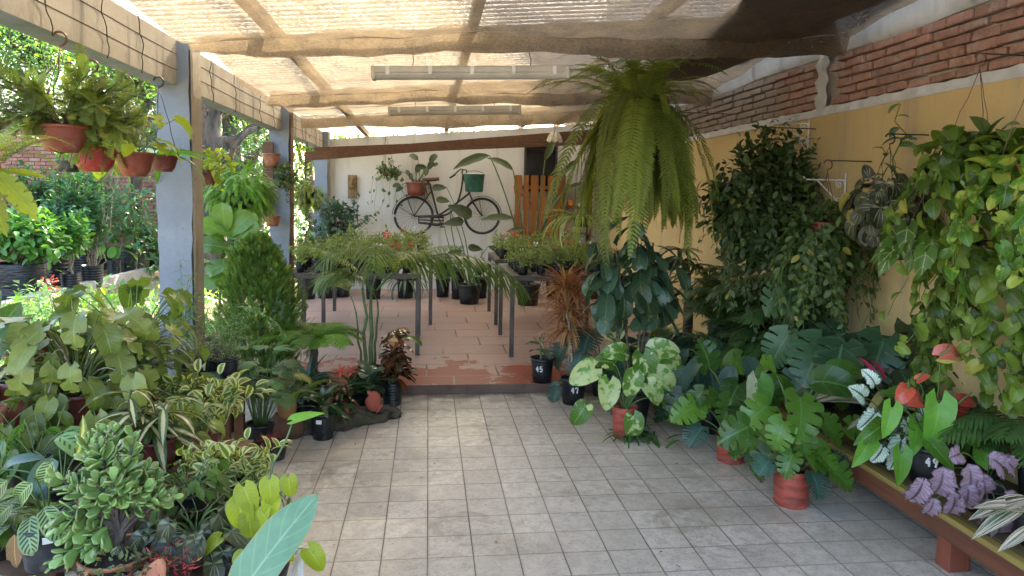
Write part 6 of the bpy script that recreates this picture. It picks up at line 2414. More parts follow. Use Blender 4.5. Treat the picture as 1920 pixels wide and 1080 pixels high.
# crumpled paper shade
q = atY(1040, 258, 9.2)
r = root('paper_shade', 'small crumpled cream paper shade hanging in front of the rear beam', 'lampshade', q)
mb = MB()
a = np.linspace(0, 2*pi, 33)
P = np.array([[[rr*cos(t_)*(1+.12*sin(t_*8)), rr*.8*sin(t_)*(1+.12*sin(t_*8)), zz+.012*sin(t_*8)] for t_ in a] for rr, zz in ((.02, .07), (.05, .06), (.085, 0), (.10, -.055))])
mb.grid(P)
M['cream'] = plain('cream_paper', (.6, .55, .4), .7, .2, 10, .3)
mb.build('shade', M['cream'], r)
mb = MB()
mb.tube([(0, 0, .07), (0, 0, .3)], .003, 4)
mb.build('cord', M['darkwire'], r)
# ------------------------------------------------------------------ the huge fern
q0 = atY(1196, 258, 5.0)
r = root('hanging_fern', 'enormous curtain-like fern hanging from the roof at centre right', 'hanging plant', q0)
r.scale = (1.15, 1.15, 1.15)
pot(r, .17, .11, .17, M['blackp'])
hook(r, (0, 0, .34), [(.17*cos(a), .17*sin(a), .17) for a in (.3, 2.4, 4.4)], M['darkwire'])
fl = MB()
rosette(fl, 92, FR['boston'], (.42, 1.0), (0, 0, .17), .2, zr=.06)
rosette(fl, 52, FR['boston'], (.3, .8), (0, 0, .26), .16, zr=.1)
rosette(fl, 56, FR['bostup'], (.26, .54), (0, 0, .26), .14, zr=.1)
rosette(fl, 26, FR['bostup'], (.5, .78), (0, 0, .2), .1, zr=.06)
build2(r, fl, None, 'fern')
# ------------------------------------------------------------------ floor plants on the right
def sapling(px, py, z0, lab, name, ps, ht_px, n, tm, sz, lm, e=(.1, .8), ns=1, sp=.03, f0=.3, group=None, sm=None, rad=(.011, .006)):
    b0 = atZ(px, py, z0)
    r, z, po = P_(name, lab, 'potted plant', b0, ps, group)
    fl, fs = MB(), MB()
    for i in range(ns):
        ht = atY(px, ht_px, b0[1])[2]-z0
        P = wig((random.gauss(0, sp*.4), random.gauss(0, sp*.4), z), (random.gauss(0, sp), random.gauss(0, sp), ht*random.uniform(.85, 1.0)), .01)
        stemleaves(fl, fs, P, n, T[tm] if isinstance(tm, str) else tm, sz, f0, e, rad, start=i*1.9)
    o = build2(r, fl, fs, lm, sm or M['stem'])
    return r, z, po, b0


r, z, po, b0 = sapling(1016, 715, TZ, 'sparse thin plant in black pot painted 45 on the terrace', 'potted_plant', (.096, .078, .205, 'blackp'), 620, 9, 'rub', (.13, .19), 'rubber', (-.1, .7))
mark(po, '45', lambda zz: .078+(.096-.078)*zz/.205+.0015, .125, -1.98, .046)
r, z, po = P_('dragon_tree', 'red copper dragon tree on pale canes in black pot painted 47', 'potted plant', atZ(1074, 755, 0), (.10, .083, .205, 'blackp'))
b0 = np.array(r.location)
mark(po, '47', lambda zz: .083+(.10-.083)*zz/.205+.0015, .125, -1.62, .046)
fl, fs = MB(), MB()
for i, (px, py) in enumerate(((1062, 585), (1076, 560), (1068, 615), (1060, 540))):
    e = atY(px, py, b0[1]+(-.06, .05, .0, .03)[i])-b0
    fs.tube(arc((.01*i-.015, .0, z), e, (.02-.012*i, 0, 0)), [.011, .009], 7)
    n = 125
    a = RNG.uniform(0, 2*pi, n)
    el = RNG.uniform(-.5, 1.45, n)
    fl.put(leaves(S_STRAP, 5, W=.05, nv=8, nu=2, a0=.1, droop=.9, fold=.5), e+az(a, el)*.02, az(a, el), az(a, el+pi/2), RNG.uniform(.17, .31, n))
build2(r, fl, fs, 'redblade', M['palestem'], sname='canes')
fl, fs = MB(), MB()
petioles(fl, fs, 3, T['lobed'], (.07, .13), (-.2, .2), (.1, .14), (-1.2, -.5), (-.05, -.04, z), .02, arange=(3.4, 3.9), face=(0, -.5, .3), rad=.003)
fl.build('lower_leaves', LM['bluefern'], r)
fs.build('lower_stalks', M['stem'], r)
# blue lobed philodendron behind the dragon tree
r, z, _ = P_('lobed_philodendron', 'blue grey deeply lobed philodendron beside the dragon tree', 'potted plant', on(1132, 735, 5.6, 0), (.11, .09, .2, 'blackp'))
fl, fs = MB(), MB()
petioles(fl, fs, 16, T['lobed'], (.25, .5), (.65, 1.3), (.18, .26), (-.9, -.1), (0, 0, z), .04, face=(-.1, -.6, .2), rad=.005)
build2(r, fl, fs, 'bluefern')
# tall leathery plant under the big fern
b0 = on(1185, 790, 4.85, 0)
r, z, _ = P_('leathery_tree', 'tall plant with long hanging leathery leaves under the enormous fern', 'potted plant', b0, (.13, .1, .24, 'blackp'))
fl, fs = MB(), MB()
for (px, py, n, s0) in ((1190, 405, 26, 0), (1120, 455, 17, 1), (1225, 455, 22, 2), (1155, 470, 16, 3), (1270, 480, 14, 4)):
    e = atY(px, py, 4.8)-b0
    P = arc((0, 0, z), e, ((random.uniform(-.05, .05)), 0, 0), 9)
    stemleaves(fl, fs, P, n, T['obov'], (.20, .32), .60, (-.3, .6), (.012, .007), start=s0, hang=.45)
build2(r, fl, fs, 'rubber', M['wood_stem'])
# cream streaked leaves sticking out left of it
b0 = on(1110, 470, 7.0, .863)
r, z, _ = P_('spider_plant', 'pale cream streaked spider plant above the right steel table', 'hanging plant', atY(1088, 425, 5.9), (.07, .055, .09, 'blackp'))
hook(r, (0, 0, .85), [(.07*cos(a), .07*sin(a), .09) for a in (.3, 2.4, 4.4)], M['darkwire'])
fl = MB()
rosette(fl, 34, T['strap'], (.22, .4), (0, 0, z), .03)
rosette(fl, 12, T['strap'], (.3, .48), (0, 0, z), .03, (2.6, 3.9))
build2(r, fl, None, 'spider')
# variegated rubber plant
r, z, po, b0 = sapling(1160, 770, 0, 'cream edged rubber plant standing tall behind the red bag pothos', 'rubber_plant', (.10, .08, .17, 'blackp'), 560, 15, 'rub', (.17, .24), 'rubber_var', (.3, 1.1), f0=.35)
fl = MB()
fl.put(T['rub'][0], atY(1158, 690-50, b0[1]-.05)-b0, (0.05, -.1, 1), (0, -1, .1), .23)
fl.build('front_leaf', LM['rubber_var'], r)
# variegated pothos in red bag
b0 = atZ(1170, 818, 0)
r, z, po = P_('variegated_climber', 'cream splashed large heart leaves in red bag pot at centre right', 'potted plant', b0, (.083, .076, .215, 'redbag', 'bag'))
fl, fs = MB(), MB()
for (px, py, dx, dz, L, yo) in ((1142, 715, -.1, -.5, .2, -.05), (1115, 690, -.9, -.3, .21, 0), (1205, 665, .1, -.8, .23, -.05), (1190, 700, -.3, -.8, .18, -.1), (1222, 655, .8, .1, .2, .02), (1098, 760, -.5, -.6, .17, -.12), (1186, 780, .1, -1, .18, -.12), (1230, 700, .8, -.4, .2, -.05), (1240, 670, .8, -.1, .18, .05), (1170, 660, -.6, .1, .18, .08), (1215, 720, .6, -.7, .19, -.1), (1150, 680, -.4, .2, .17, .1), (1250, 750, .7, -.6, .16, -.02)):
    q = atY(px, py, b0[1]+yo)-b0
    fs.tube(arc((0, 0, z), q, (random.uniform(-.03, .03), 0, .05)), [.006, .004], 5)
    fl.put(T['heart'], q, (dx, -.35, dz), (.0, -1, .55), L)
build2(r, fl, fs, 'pothos_var')
fl = MB()
rosette(fl, 30, T['strap'], (.1, .22), (.03, -.02, .03), .09)
fl.put(T['blade'], RNG.normal(0, .1, (26, 3))*arr(1.6, .7, 0)+arr(.06, -.05, .04), RNG.normal(0, 1, (26, 3))*arr(1, 1, .15), (0, 0, 1), RNG.uniform(.09, .16, 26))
fl.build('low_leaves', LM['palmdark'], r)
# big monsteras in red bags
MON = [
    ((1483, 943), (.094, .088, .20, 'redbag', 'bag'), 'glossy monstera in the nearest red bag pot on the tiles', 'monstera', [
        (1535, 715, .6, .1, .27, 0), (1500, 745, -.2, -.3, .30, -.1), (1560, 700, .7, .3, .24, .1), (1545, 790, .6, -.7, .22, -.12), (1440, 760, -.7, -.2, .24, 0), (1470, 790, -.3, -.6, .2, -.15), (1500, 800, .2, -.7, .2, -.12), (1405, 800, -.9, -.2, .24, -.05), (1455, 700, -.3, .4, .22, .12), (1520, 840, .7, -.7, .24, -.1), (1590, 800, .9, -.3, .22, .05)]),
    ((1370, 862), (.092, .086, .16, 'redbag', 'bag'), 'monstera with a white splashed leaf in the second red bag pot', 'monstera', [
        (1330, 690, -.2, .9, .24, 0), (1420, 720, .3, -.2, .24, -.08), (1385, 720, -.5, -.4, .24, -.05), (1372, 745, -.3, -.6, .22, -.1), (1310, 760, -.9, -.3, .25, 0), (1345, 745, -.7, .1, .2, .05), (1410, 770, .4, -.7, .22, -.1), (1380, 690, .0, .4, .2, .15), (1440, 720, .6, .2, .2, .08)]),
]
for (px, py), ps, lab, lm, LV in MON:
    b0 = atZ(px, py, 0)
    r, z, po = P_('monstera', lab, 'potted plant', b0, ps)
    fl, fs = MB(), MB()
    for (lx, ly, dx, dz, L, yo) in LV:
        q = atY(lx, ly, b0[1]+yo)-b0
        fs.tube(arc((random.uniform(-.03, .03), 0, z), q, (random.uniform(-.03, .03), 0, .06)), [.008, .005], 5)
        fl.put(T['monsoft'] if random.random() < .75 else T['heart'], q, (dx+random.uniform(-.2, .2), -.4, dz), (random.uniform(-.4, .4), -.75, .8), L*.84)
    petioles(fl, fs, 9, T['monsoft'], (.18, .4), (.3, 1.2), (.13, .2), (-.9, .2), (0, 0, z), .03, face=(-.1, -.5, .3), rad=.005)
    build2(r, fl, fs, lm)
    if 'white' in lab:
        fl = MB()
        q = atY(1420, 712, b0[1]-.16)-b0
        fl.put(T['heart'][0], q, (-.05, -.3, -.8), (.2, -1, .5), .25)
        fl.build('white_splashed_leaf', LM['mon_white'], r)
    fl, fs = MB(), MB()
    petioles(fl, fs, 6, T['lobed'], (.14, .26), (.5, 1.1), (.11, .16), (-.5, .1), (0, .02, z), .04, face=(-.1, -.5, .3), rad=.004)
    fl.build('lobed_leaves', LM['bluefern'], r)
    fs.build('lobed_stalks', M['stem'], r)
r, z, _ = P_('monstera', 'dark leaved monstera in the black pot left of the red bag pots', 'potted plant', atZ(1330, 808, 0), (.088, .072, .17, 'blackp'))
fl, fs = MB(), MB()
petioles(fl, fs, 15, T['monsoft'], (.15, .36), (.0, 1.1), (.18, .27), (-1.1, -.2), (0, 0, z), .04, face=(-.1, -.6, .2), rad=.006)
build2(r, fl, fs, 'monstera_dark')
# second rank of floor plants, between the front pots and the wall
RK = [
    (1390, 800, 4.9, 'silver_philodendron', 'blue silver long leaved philodendron behind the red bag pots', 'blue', 'ov', 24, (.25, .55), (.24, .36), (.3, 1.2), .1),
    (1270, 770, 5.2, 'philodendron', 'dark lobed philodendron between rubber plant and black potted monstera', 'bluefern', 'lobed', 20, (.2, .45), (.22, .32), (.2, 1.2), .0),
    (1310, 720, 5.6, 'philodendron', 'deep green broad leaved philodendron near the cane palm', 'monstera_dark', 'monsoft', 16, (.25, .5), (.22, .32), (.3, 1.2), .0),
    (1590, 800, 4.3, 'monstera', 'giant dark monstera with deeply split leaves against the ochre wall', 'monstera_dark', 'mon', 14, (.45, .85), (.25, .36), (.6, 1.3), .8),
    (1650, 830, 4.0, 'monstera', 'second dark split-leaf monstera leaning over the bench end', 'monstera_dark', 'mon', 13, (.35, .7), (.23, .33), (.5, 1.25), .7),
    (1450, 790, 4.8, 'philodendron', 'fresh green heart leaved philodendron rising behind the monsteras', 'mid', 'heart', 18, (.25, .48), (.18, .26), (.5, 1.2), .1),
]
for (px, py, Y, nm, lab, lm, tm, n, pl, sz, el, zz0) in RK:
    b0 = on(px, py, Y, 0)
    r, z, _ = P_(nm, lab, 'potted plant', b0, (.12, .1, .2+zz0*.4, 'blackp'))
    fl, fs = MB(), MB()
    petioles(fl, fs, n, T[tm], pl, el, sz, (-1.0, -.1), (0, 0, z), .05, face=(-.3, -.6, .25), rad=.007, curve=.45)
    build2(r, fl, fs, lm)
for (px, py, Y, nm, lab, fr, n, L, lm, zb) in (
        (1400, 700, 5.7, 'palm', 'dark feathery parlour palm against the ochre wall under the vine', 'chamae', 44, (.45, .72), 'palmdark', .72),
        (1440, 740, 5.1, 'palm', 'lower dark parlour palm with drooping fronds in front', 'chamae', 34, (.38, .58), 'palmdark', .55),
        (1350, 720, 5.9, 'fern', 'sword fern with upright pointed fronds by the ochre wall', 'sword', 44, (.4, .66), 'fern', .55),
        (1335, 760, 5.3, 'fern', 'cool green fern low between the philodendrons', 'sword', 30, (.25, .42), 'ladypalm', .25),
        (1230, 720, 5.75, 'fern', 'shaded fern at the foot of the tall leathery plant', 'sword', 30, (.25, .42), 'fern', .2)):
    b0 = on(px, py, Y, 0)
    r, z, _ = P_(nm, lab, 'potted plant', b0, (.12, .1, zb, 'blackp'))
    fl = MB()
    rosette(fl, n, FR[fr], L, (0, 0, z), .04)
    fl.put(FR[fr], RNG.normal(0, .05, (n//2, 3))+arr(0, 0, z+.16), az(RNG.uniform(0, 6.28, n//2)), (0, 0, 1), RNG.uniform(L[0], L[1], n//2))
    build2(r, fl, None, lm)
# cane plants by the wall
b0 = on(1288, 640, 6.6, TZ)
r, z, _ = P_('cane_plant', 'bare woody cane plant with small leaf tufts against the ochre wall', 'potted plant', b0, (.12, .1, .22, 'blackp'))
fl, fs, fc = MB(), MB(), MB()
e = atY(1291, 535, 6.6)-b0
fc.tube(wig((0, 0, z), e, .004), [.05, .045], 10)
fc.build('cut_trunk', M['bark'], r)
for (px, py) in ((1283, 490), (1303, 500), (1275, 470)):
    q = atY(px, py, 6.6)-b0
    fs.tube(arc(e, q, (random.uniform(-.03, .03), 0, 0)), [.018, .012], 6)
    rosette(fl, 15, T['strapw'], (.18, .32), q, .01)
build2(r, fl, fs, 'dark', M['wood_stem'], sname='shoots')
r, z, po, b0 = sapling(1240, 660, TZ, 'dracaena with drooping dark straps beside the tall leathery plant', 'dracaena', (.11, .09, .2, 'blackp'), 520, 46, 'strapw', (.26, .36), 'dark', (.2, 1.1), f0=.45)

# ------------------------------------------------------------------ bench along the wall
bx0, bx1, bz = 2.24, 2.86, .285
t = root('bench', 'long low bench along the ochre wall with mossy plank edge and red legs', 'bench', (2.55, 3.0, 0))
for k in range(4):
    mb = MB()
    w_ = (.045, .18, .18, .18)[k]
    mb.box((bx0+(.0, .05, .235, .42)[k]+w_/2-2.55, 0, bz-.014), (w_-.004, 4.6, .028))
    bevel(mb.build('plank', M['benchtop' if k == 0 else 'benchdark'], t, smooth=False), .003)
mb = MB()
mb.box((bx0+.035-2.55, 0, bz-.075), (.03, 4.5, .09))
bevel(mb.build('apron', M['benchwood'], t, smooth=False), .003)
for y in (1.05-3, 2.80-3, 3.86-3, 5.1-3):
    for x in (bx0+.115, bx1-.1):
        mb = MB()
        mb.box((x-2.55, y, (bz-.03)/2), (.10, .085, bz-.031))
        bevel(mb.build('leg', M['legwood'], t, smooth=False), .004)
BZ2 = bz+.001


def bpx(px, py, X=2.5):
    q = atX(px, py, X)
    return q


def bench(px, Y, lab, name, ps, X=None):
    d = _ray(px, 900)
    x = X if X else d[0]/d[1]*Y
    return P_(name, lab, 'potted plant', (x, Y, BZ2), ps)


# anthurium with flowers
r, z, po = bench(0, 3.06, 'red flowered anthurium in black pot painted 49 on the bench', 'anthurium', (.10, .082, .19, 'blackp'), 2.42)
b0 = np.array(r.location)
mark(po, '49', lambda zz: .082+(.10-.082)*zz/.19+.0015, .13, -2.15, .042)
fl, fs, fy = MB(), MB(), MB()
SP = []
for (px, py, dx, dz, L, yo) in ((1760, 758, -.25, -1, .24, -.1), (1672, 765, -.4, -1, .15, -.12), (1745, 830, .5, -.6, .17, -.1), (1720, 795, -.3, -.5, .17, .0), (1700, 740, -.5, .2, .17, .1), (1790, 800, .6, -.4, .18, 0), (1650, 800, -.8, -.3, .16, -.05), (1630, 830, -.7, -.6, .15, -.06), (1690, 850, -.2, -.9, .16, -.05)):
    q = atY(px, py, b0[1]+yo)-b0
    fs.tube(arc((0, 0, z), q, (0, 0, .06)), [.004, .003], 5)
    fl.put(T['arrow'], q, (dx, -.4, dz), (-.2, -1, .5), L)
for (px, py, dx, dz, L, m_) in ((1762, 668, .8, .35, .13, 1), (1702, 728, -.5, -.3, .1, 0), (1728, 752, -.4, .2, .12, 0), (1785, 765, .8, -.1, .14, 0), (1720, 712, .2, .3, .06, 0), (1800, 752, .9, .1, .1, 0)):
    q = atY(px, py, b0[1]-.05)-b0
    fs.tube(arc((0, 0, z), q, (.01, 0, .05)), [.0035, .0028], 5)
    ff = fy if m_ else MB()
    if not m_:
        SP.append(ff)
    ff.put(T['heart'], q, (dx, -.3, dz), (-.2, -.8, .8), L)
    fy2 = arc(q, q+arr(dx*.04, -.03, .05))
    fs.tube(fy2, [.005, .003], 5)
build2(r, fl, fs, 'bright')
for ff in SP:
    ff.build('flower', LM['anth'], r)
fy.build('salmon_flower', LM['anth2'], r)
# silver begonia
r, z, _ = bench(0, 3.3, 'silver leaved begonia at the bench edge beside the anthurium', 'begonia', (.08, .065, .13, 'blackp'), 2.40)
b0 = np.array(r.location)
fl, fs = MB(), MB()
for (px, py, dx, dz, L) in ((1690, 825, -.35, -1, .17), (1610+10, 745, -.4, .3, .13), (1640, 775, -.6, -.5, .12), (1725, 775, .4, -.4, .12), (1655, 840, -.6, -.8, .1), (1640, 720, -.4, .6, .1), (1700, 790, .2, -.6, .12)):
    q = atY(px, py, b0[1]-.16)-b0
    fs.tube(arc((0, 0, z), q, (0, 0, .05)), [.004, .003], 5)
    fl.put(T['rex'], q, (dx, -.3, dz), (-.1, -1, .4), L)
build2(r, fl, fs, 'rex')
# stromanthe with crimson leaf backs
r, z, _ = bench(0, 3.5, 'pink and white streaked plant with a crimson leaf behind the bench anthurium', 'stromanthe', (.085, .07, .15, 'blackp'), 2.5)
b0 = np.array(r.location)
fl, fs = MB(), MB()
petioles(fl, fs, 18, T['blade'], (.14, .32), (.4, 1.3), (.2, .3), (-.3, .7), (0, 0, z), .03, face=(-.2, -.4, .2), rad=.003)
build2(r, fl, fs, 'stroman')
fl = MB()
q = atY(1650, 725, 3.45)-b0
fl.put(T['blade'], [q, q+arr(.02, 0, .03)], [(-.35, 0, 1), (-.1, -.1, 1)], (.3, -1, .2), [.19, .15])
fl.build('crimson_leaves', LM['pinkleaf'], r)
# purple heuchera
r, z, _ = bench(0, 2.74, 'purple ruffled leaves with dark veins tumbling over the bench edge', 'coral_bells', (.08, .065, .12, 'blackp'), 2.44)
b0 = np.array(r.location)
fl, fs = MB(), MB()
for (px, py, dx, dz, L) in ((1730, 905, -.5, -1, .13), (1768, 885, -.2, -1, .15), (1750, 940, -.3, -1, .10), (1818, 880, .1, -.8, .14), (1815, 915, .0, -1, .15), (1860, 860, .5, -.3, .13), (1885, 865, .7, -.4, .11), (1850, 945, .2, -1, .14), (1800, 850, -.2, .1, .1), (1870, 970, .3, -1, .15), (1840, 900, .4, -.7, .13), (1790, 930, -.1, -1, .12), (1890, 930, .6, -.8, .13)):
    q = atY(px, py, b0[1]-.2)-b0
    fs.tube(arc((0, 0, z), q, (0, 0, .05)), [.003, .0025], 4)
    fl.put(T['heu'], q, (dx, -.3, dz), (-.1, -1, .5), L*.8)
build2(r, fl, fs, 'heuchera')
# big dark fern-like palm on the bench
r, z, _ = bench(0, 2.86, 'dark palm with broad drooping leaflets at the right edge on the bench', 'palm', (.07, .055, .16, 'blackp'), 2.79)
fl, fs = MB(), MB()
TT = [frond(15, .27, .036, pal, random.uniform(35, 62), random.uniform(-40, -15), p=1.0, ang=62, ld=.5, seg=4, start=.25, rad=.007) for _ in range(3)]
rosette(fl, 13, TT, (.34, .5), (0, 0, z+.1), .03, (2.3, 4.3))
rosette(fl, 6, TT, (.3, .4), (0, 0, z+.05), .03)
build2(r, fl, fs, 'palmdark')
r, z, _ = bench(0, 2.46, 'bright white streaked leaves at the lower right corner of the view', 'stromanthe', (.08, .065, .13, 'blackp'), 2.42)
b0 = np.array(r.location)
fl, fs = MB(), MB()
for (px, py, tx, ty) in ((1925, 945, 1858, 975), (1930, 935, 1860, 940), (1930, 960, 1880, 925), (1940, 985, 1900, 1010)):
    p1, p2 = atY(px, py, 2.4)-b0, atY(tx, ty, 2.32)-b0
    fs.tube(arc((0, 0, z), p1, (0, 0, .03)), [.003, .0025], 4)
    fl.put(T['blade'], p1, p2-p1, (.1, -.7, 1), np.linalg.norm(p2-p1)*1.15)
build2(r, fl, fs, 'stroman')
# deeper bench row
for (px, Y, X, lab, lm, tm, n, pl, sz) in (
        (0, 3.4, 2.72, 'dark green fleshy plant behind the anthurium against the wall', 'dark', 'ov', 26, (.12, .3), (.14, .2)),
        (0, 3.85, 2.68, 'ribbed dark leaf plant behind the pink streaked one', 'monstera_dark', 'calo', 16, (.2, .4), (.18, .26)),
        (0, 4.3, 2.58, 'leafy green climber filling the far end of the bench', 'mid', 'heart', 24, (.15, .4), (.12, .18)),
        (0, 3.12, 2.75, 'star shaped bright rosette plant under the trailing hearts', 'bright', 'obov', 18, (.05, .12), (.16, .22))):
    r, z, _ = bench(px, Y, lab, 'bench_plant', (.08, .065, .22, 'blackp'), X)
    fl, fs = MB(), MB()
    petioles(fl, fs, n, T[tm], pl, (.2, 1.3), sz, (-.8, .2), (0, 0, z), .03, face=(-.5, -.5, .2), rad=.004)
    build2(r, fl, fs, lm)

# ------------------------------------------------------------------ plants hung on the wall
def scroll_bracket(px0, px1, py, lab, hgt, X=2.87):
    a_ = atX(px1, py, X)
    L = .30
    r = root('wall_bracket', lab, 'bracket', (WX-.005, a_[1], a_[2]), 'white scrolled wall brackets')
    mb = MB()
    mb.tube([(0, 0, 0), (-L, 0, 0), (-L-.015, 0, .02)], .005, 5)
    mb.tube([(0, 0, -hgt), (-L*.72, 0, 0)], .005, 5)
    mb.tube([(-.004, 0, .05), (-.004, 0, -hgt-.03)], .006, 5)
    for s_, z0 in ((-1, .02), (1, -hgt*.5)):
        t_ = np.linspace(0, 3.5*pi, 40)
        rr = .045*np.exp(-t_*.16)
        mb.tube(np.stack([-.05+rr*np.cos(t_)*.9-.0, 0*t_, -.05*(s_ > 0)-hgt*.4*(s_ > 0)-.03+rr*np.sin(t_)], -1), .004, 4)
    o = mb.build('bracket', M['whitemetal'], r)
    return r, a_, L


BR = []
for (px0, px1, py, lab, hg) in ((1450, 1512, 232, 'white scroll bracket at the top of the ochre wall holding the dark vine', .16), (1380, 1430, 294, 'white bracket partly hidden by the dark vine at its left', .14), (1515, 1580, 338, 'bare white scrolled bracket right of the dark vine', .2)):
    BR.append(scroll_bracket(px0, px1, py, lab, hg))


def wallhang(px, py, X, lab, name, ps, hookdz=.4, wire='wire'):
    q = atX(px, py, X)
    r, z, po = P_(name, lab, 'hanging plant', q, ps)
    hook(r, (0, 0, hookdz), [(ps[0]*cos(a), ps[0]*sin(a), ps[2]) for a in (.3, 2.4, 4.4)], M[wire], M[wire])
    mb = MB()
    mb.tube([(0, 0, hookdz+.072), (WX-q[0]+.01, 0, hookdz+.072)], .004, 5)
    mb.build('wall_peg', M['darkwire'], r)
    return r, z, q


WL = (-.45, -.4, 0)   # towards the room
r, z, q = wallhang(1440, 395, 2.55, 'huge dark bushy grape-ivy vine hanging on the ochre wall', 'hanging_vine', (.12, .09, .13, 'blackp'), .55)
fl, fs = MB(), MB()
s = q[1]/FPX
bush(fl, fs, (-.04, -.05, .02), (.42, .26, .48), 500, 9, T['ovs'], (.05, .09), (0, 0, z), .1, .003, lump=.3, hang=.5)
vines(fl, fs, [(random.uniform(-.3, .3), random.uniform(-.2, .1), random.uniform(-.1, .3)) for _ in range(70)], T['ovs'], (.35, .95), .04, (.05, .085), .02)
for k in range(7):
    e = arr(random.uniform(-.1, .45), random.uniform(-.1, .1), random.uniform(.5, .72))
    stemleaves(fl, fs, wig((0, 0, z), e, .04, 9), 22, T['ovs'], (.05, .09), .35, (-.5, .5), (.003, .0015))
build2(r, fl, fs, 'ivy')
r, z, q = wallhang(1545, 450, 2.6, 'mid green trailing vine hanging lower, right of the dark ivy', 'hanging_vine', (.10, .075, .12, 'terra'), .45)
fl, fs = MB(), MB()
bush(fl, fs, (0, -.03, .0), (.25, .2, .28), 170, 7, T['ovs'], (.05, .085), (0, 0, z), .07, .003, lump=.3, hang=.4)
vines(fl, fs, [(random.uniform(-.18, .18), random.uniform(-.15, .1), random.uniform(-.05, .15)) for _ in range(64)], T['ovs'], (.3, .75), .035, (.05, .08), .02)
build2(r, fl, fs, 'ivy2')
r, z, q = wallhang(1660, 410, 2.66, 'brown star leaved begonia spilling from its hanging pot', 'hanging_begonia', (.11, .085, .13, 'clay'), .42, 'darkwire')
fl, fs = MB(), MB()
P, d = blob(150, (.23, .20, .20), .7, .15)
k = (P[:, 1] < .12)
fl.put(T['heart']+T['round'], P[k]+arr(0, -.02, .06), d[k]*.4+arr(0, 0, -.75)+RNG.normal(0, .3, (k.sum(), 3)), d[k]+arr(-.25, -.5, .2), RNG.uniform(.085, .135, k.sum()))
for p_ in P[k][::3]:
    fs.tube(arc((0, 0, z), p_+arr(0, -.02, .06), (0, 0, .06)), [.003, .002], 4)
build2(r, fl, fs, 'begonia2')
fl, fs = MB(), MB()
e = atX(1688, 195, 2.8)-q
stemleaves(fl, fs, wig((0, 0, z), e, .03, 9), 7, T['ov'], (.10, .14), .45, (-.2, .6), (.005, .003))
stemleaves(fl, fs, wig((0, 0, z), e*arr(.2, .8, .6), .03, 9), 5, T['ov'], (.09, .12), .5, (-.2, .6), (.004, .003))
fl.build('climbing_leaves', LM['zebra'], r)
fs.build('climbing_stem', M['stem'], r)
r, z, q = wallhang(1740, 500, 2.62, 'pale veined arrow leaf vine in a dark bowl under the heart leaved vine', 'hanging_arrow_vine', (.12, .09, .12, 'board'), .5)
fl, fs = MB(), MB()
petioles(fl, fs, 34, T['arrow'], (.08, .26), (-.2, 1.1), (.12, .18), (-1.2, -.1), (-.03, -.03, z), .06, face=(-.4, -.7, .1), rad=.003, curve=.8)
build2(r, fl, fs, 'syngon')
# heart leaf vine with long trails
r, z, q = wallhang(1822, 345, 2.62, 'lush heart leaved vine hanging by three brown wires at right', 'hanging_heart_vine', (.13, .1, .14, 'blackp'), .55)
fl, fs = MB(), MB()
bush(fl, fs, (-.01, -.04, .12), (.22, .2, .15), 85, 3, T['heart'], (.055, .12), (0, 0, z), .05, .003, shell=.5, hang=.7)
vines(fl, fs, [(.15*cos(a), .13*sin(a), random.uniform(.0, .16)) for a in np.linspace(2.6, 6.4, 24)], T['heart'], (.2, .52), .045, (.05, .115), .03)
vines(fl, fs, [(.1*cos(a), .12*sin(a), .1) for a in (2.9, 3.6, 5.0, 5.9)], T['heart'], (.6, 1.0), .12, (.06, .09), .03)
build2(r, fl, fs, 'pothos')
r, z, q = wallhang(1918, 360, 2.6, 'golden splashed vine cascading down at the right edge', 'hanging_golden_vine', (.10, .08, .12, 'terra'), .5)
fl, fs = MB(), MB()
bush(fl, fs, (0, -.02, .06), (.13, .14, .10), 34, 3, T['heart'], (.07, .11), (0, 0, z), .05, .003, shell=.5, hang=.7)
vines(fl, fs, [(.1*cos(a), .1*sin(a), random.uniform(.0, .1)) for a in np.linspace(2.4, 6.0, 16)], T['heart'], (.25, .55), .045, (.07, .10), .02)
build2(r, fl, fs, 'pothos_gold')
r, z, q = wallhang(1880, 500, 2.72, 'lower dense trailing vine falling behind the salmon anthurium flower', 'hanging_trailing_vine', (.11, .09, .12, 'blackp'), .4)
fl, fs = MB(), MB()
bush(fl, fs, (0, -.02, .06), (.15, .14, .10), 46, 3, T['heart'], (.06, .1), (0, 0, z), .05, .003, shell=.5, hang=.7)
vines(fl, fs, [(.14*cos(a), .12*sin(a), random.uniform(.0, .1)) for a in np.linspace(2.4, 6.5, 44)], T['heart'], (.35, 1.0), .045, (.06, .10), .03)
build2(r, fl, fs, 'pothos')
# small plant behind the big fern
r, z, q = wallhang(1262, 345, 2.3, 'drooping fern half hidden behind the enormous one', 'hanging_fern', (.12, .09, .13, 'blackp'), .6, 'darkwire')
fl = MB()
rosette(fl, 80, FR['boston'], (.35, .62), (0, 0, z), .06, zr=.03)
build2(r, fl, None, 'fern')

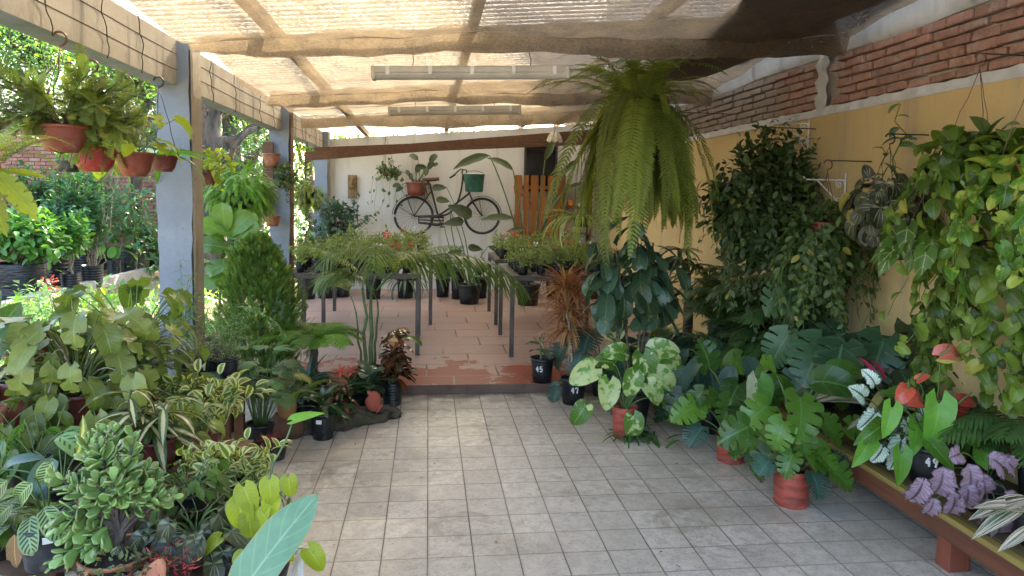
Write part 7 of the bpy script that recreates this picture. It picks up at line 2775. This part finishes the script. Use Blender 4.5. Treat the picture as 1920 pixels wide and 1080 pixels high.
# ------------------------------------------------------------------ litter on the floor
fl = MB()
n = 420
x = RNG.uniform(-1.3, 2.2, n)
y = np.where(RNG.random(n) < .5, RNG.uniform(5.0, 5.7, n), RNG.uniform(1.6, 5.6, n))
fl.put(T['s']+T['sn'], np.stack([x, y, 0*x+.006], -1), RNG.normal(0, 1, (n, 3))*arr(1, 1, .12), (0, 0, 1), RNG.uniform(.006, .04, n)**1.0*np.where(RNG.random(n) < .75, .55, 1.0))
tag(fl.build('leaf_litter', LM['dead']), kind='stuff', label='scattered dry leaf crumbs on the floor tiles', cat='litter')
# ------------------------------------------------------------------ camera, light, sky
cd = bpy.data.cameras.new('camera')
cam = bpy.data.objects.new('camera', cd)
COL.objects.link(cam)
from mathutils import Matrix
Rm = Matrix(((_rt[0], _up[0], -_fw[0], 0), (_rt[1], _up[1], -_fw[1], 0), (_rt[2], _up[2], -_fw[2], H), (0, 0, 0, 1)))
cam.matrix_world = Rm
cd.sensor_width = 36
cd.lens = FPX/1920*36
cd.shift_y = -(540-PPY)/1920
cd.clip_start = .05
cd.clip_end = 400
SC.camera = cam

SUN_AZ, SUN_EL = radians(17), radians(38)
wd = bpy.data.worlds.new('World')
SC.world = wd
wd.use_nodes = True
nt = wd.node_tree
sky = nt.nodes.new('ShaderNodeTexSky')
sky.sky_type = 'NISHITA'
sky.sun_disc = False
sky.dust_density = 4
sky.ozone_density = .6
sky.sun_elevation = SUN_EL
sky.sun_rotation = SUN_AZ
bg = nt.nodes['Background']
bg.inputs[1].default_value = .15
nt.links.new(sky.outputs[0], bg.inputs[0])
sl = bpy.data.lights.new('sun', 'SUN')
sl.energy = 5.0
sl.angle = radians(.5)
sl.color = (1, .90, .72)
so = bpy.data.objects.new('sun', sl)
COL.objects.link(so)
so.location = (10, 20, 20)
so.rotation_euler = (radians(90)-SUN_EL, 0, radians(180)-SUN_AZ)
v = SC.view_settings
v.view_transform = 'Standard'
v.look = 'None'
v.exposure = 3.25
v.gamma = 1
c = SC.cycles
c.max_bounces = 10
c.diffuse_bounces = 5
c.transmission_bounces = 8
c.transparent_max_bounces = 12
c.use_denoising = True
c.sample_clamp_indirect = 6
